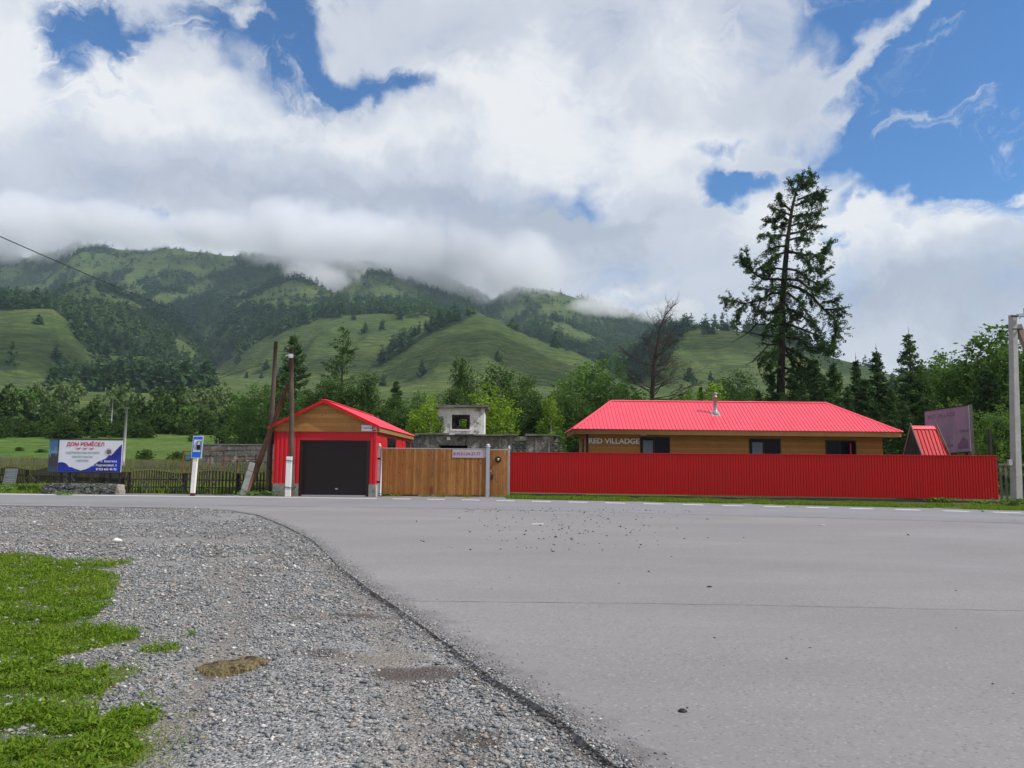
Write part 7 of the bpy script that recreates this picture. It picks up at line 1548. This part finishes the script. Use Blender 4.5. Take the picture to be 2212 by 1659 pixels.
# broad-leaved weeds at the pole foot
def weeds(name, label, px, py, n, s, r):
    g = gnd(px, py); rg = np.random.default_rng(int(px)); C = np.stack([g[0]+rg.normal(size=n)*r, g[1]+rg.normal(size=n)*r*.6, rg.uniform(.02, s*2.2, n)], 1); V, Fq = leaf_quads(C, s*rg.uniform(.5, 1.2, n), rg, elong=1.5)
    me = np_mesh(name, V, Fq, MT['leaf_mid'], False, {'var': np.repeat(rg.uniform(.2, 1, n), 4)}); tag(link(name, me), label, 'plant')
for a in [('weed_clump', 'broad leaved weeds at the foot of the concrete pole', 2195, 1094, 260, .13, .32), ('weed_clump', 'pale leafy weed in the verge left of the concrete pole', 2120, 1093, 120, .11, .25), ('weed_clump', 'yellowish weeds in front of the picket fence left of the stone wall', 70, 1062, 900, .13, .5), ('weed_clump', 'green weeds growing against the low stone wall', 140, 1070, 200, .07, .22),
          ('weed_clump', 'weeds at the left foot of the wooden gate', 828, 1071, 420, .07, .30), ('weed_clump', 'weeds at the right foot of the wooden gate', 1046, 1072, 300, .07, .22), ('weed_clump', 'dark weeds at the foot of the leaning poles', 560, 1071, 400, .10, .5), ('weed_clump', 'tall weeds before the right end of the red fence', 2035, 1086, 260, .10, .3),
          ('weed_clump', 'leafy weeds at the far left roadside', 20, 1062, 900, .13, .6)]: weeds(*a)
# ---- mist on the ridge and haze
def clouds():
    # unseen clouds added over the valley so that their shadows dapple the hillsides
    n = NT('shade_cloud_vapour'); n.N.remove(n.b); v = n.N.new('ShaderNodeVolumePrincipled'); v.inputs['Color'].default_value = (.98, .98, 1, 1); v.inputs['Density'].default_value = .011
    n.L.new(v.outputs[0], n.out.inputs['Volume'])
    ico = MB(); ico.lathe([(math.sin(a), -math.cos(a)) for a in np.linspace(0.001, math.pi-.001, 11)], (0, 0, 0), 20)
    for px, py, D, rx, ry, alt in [(330, 700, 1300, 230, 130, 1450), (560, 600, 1900, 240, 120, 1550), (1060, 790, 800, 150, 60, 1450), (40, 800, 700, 170, 70, 1450), (1660, 760, 950, 170, 80, 1450), (760, 800, 900, 60, 50, 1450), (1240, 700, 1500, 160, 90, 1500), (150, 720, 950, 90, 60, 1450), (900, 600, 2200, 200, 90, 1600), (1290, 800, 760, 90, 50, 1450)]:
        g = at(px, py, D); k = (alt-g[2])/sd.z; c = g+np.array(sd)*k; me = ico.mesh('shade_cloud', n.m); o = link('shade_cloud', me); o.location = tuple(c); o.scale = (rx, ry, 60); o.rotation_euler = (0, 0, R(px % 50)); tag(o, 'unseen cloud added above the valley to shade the hillsides', kind='stuff')
clouds()
def mist():
    n = NT('cloud_vapour'); n.N.remove(n.b); v = n.N.new('ShaderNodeVolumePrincipled'); v.inputs['Color'].default_value = (.97, .975, 1, 1); v.inputs['Anisotropy'].default_value = .15
    p = n.coord((1, 1, 1)); ln = n.N.new('ShaderNodeVectorMath'); ln.operation = 'LENGTH'; n.L.new(p, ln.inputs[0]); nz = n.noise(n.pos(), .008, 5, .6, .6)
    d = n.math('SUBTRACT', 1.0, ln.outputs['Value']); d = n.math('ADD', d, n.math('MULTIPLY', n.math('SUBTRACT', nz, .5), 2.6)); d = n.math('MULTIPLY', n.math('MAXIMUM', d, 0.0), .016)
    fall = n.math('MINIMUM', n.math('MULTIPLY', n.math('MAXIMUM', n.math('SUBTRACT', 1.0, ln.outputs['Value']), 0.0), 6.0), 1.0); d = n.math('MULTIPLY', d, fall)
    n.L.new(d, v.inputs['Density']); n.L.new(v.outputs[0], n.out.inputs['Volume']); n.m.cycles.volume_step_rate = 1.0
    ico = MB(); ico.lathe([(math.sin(a), -math.cos(a)) for a in np.linspace(0.001, math.pi-.001, 13)], (0, 0, 0), 24)
    for px, py, rx, ry, Y, lab in MIST:
        c = at(px, py, Y); k = Y/F; me = ico.mesh('mist', n.m); me.polygons.foreach_set('use_smooth', np.ones(len(me.polygons), bool)); o = link('mist', me); o.location = tuple(c); o.scale = (rx*k, 220, ry*k); tag(o, lab, kind='stuff')
MIST = [(-150, 500, 220, 95, 2400, 'low cloud beyond the far left edge'), (40, 495, 190, 85, 2450, 'low cloud bank over the far left ridge'), (265, 490, 150, 52, 2500, 'thin low cloud above the left summit'), (640, 510, 170, 88, 2400, 'low cloud hanging over the left middle ridge'), (760, 530, 160, 78, 2250, 'thick low cloud dipping over the ridge'),
        (930, 545, 180, 84, 2200, 'low cloud over the middle ridge'), (1080, 575, 190, 88, 2300, 'low cloud covering the saddle of the ridge'), (1290, 672, 90, 24, 2300, 'wisp of mist on the right ridge'), (1450, 680, 90, 26, 2300, 'second wisp of mist on the far right ridge'), (470, 505, 130, 42, 2500, 'thin cloud just above the left ridge'),
        (700, 600, 90, 30, 2100, 'torn shred of cloud under the middle bank')]
mist()
def haze():
    m = MB(); m.box(-3600, 3600, -200, 3400, -4, 880); n = NT('haze_air'); n.N.remove(n.b); v = n.N.new('ShaderNodeVolumePrincipled'); v.inputs['Color'].default_value = (.66, .84, 1, 1); v.inputs['Density'].default_value = .00007; v.inputs['Anisotropy'].default_value = .0
    n.L.new(v.outputs[0], n.out.inputs['Volume']); o = m.build('haze', n.m); tag(o, kind='stuff')
haze()
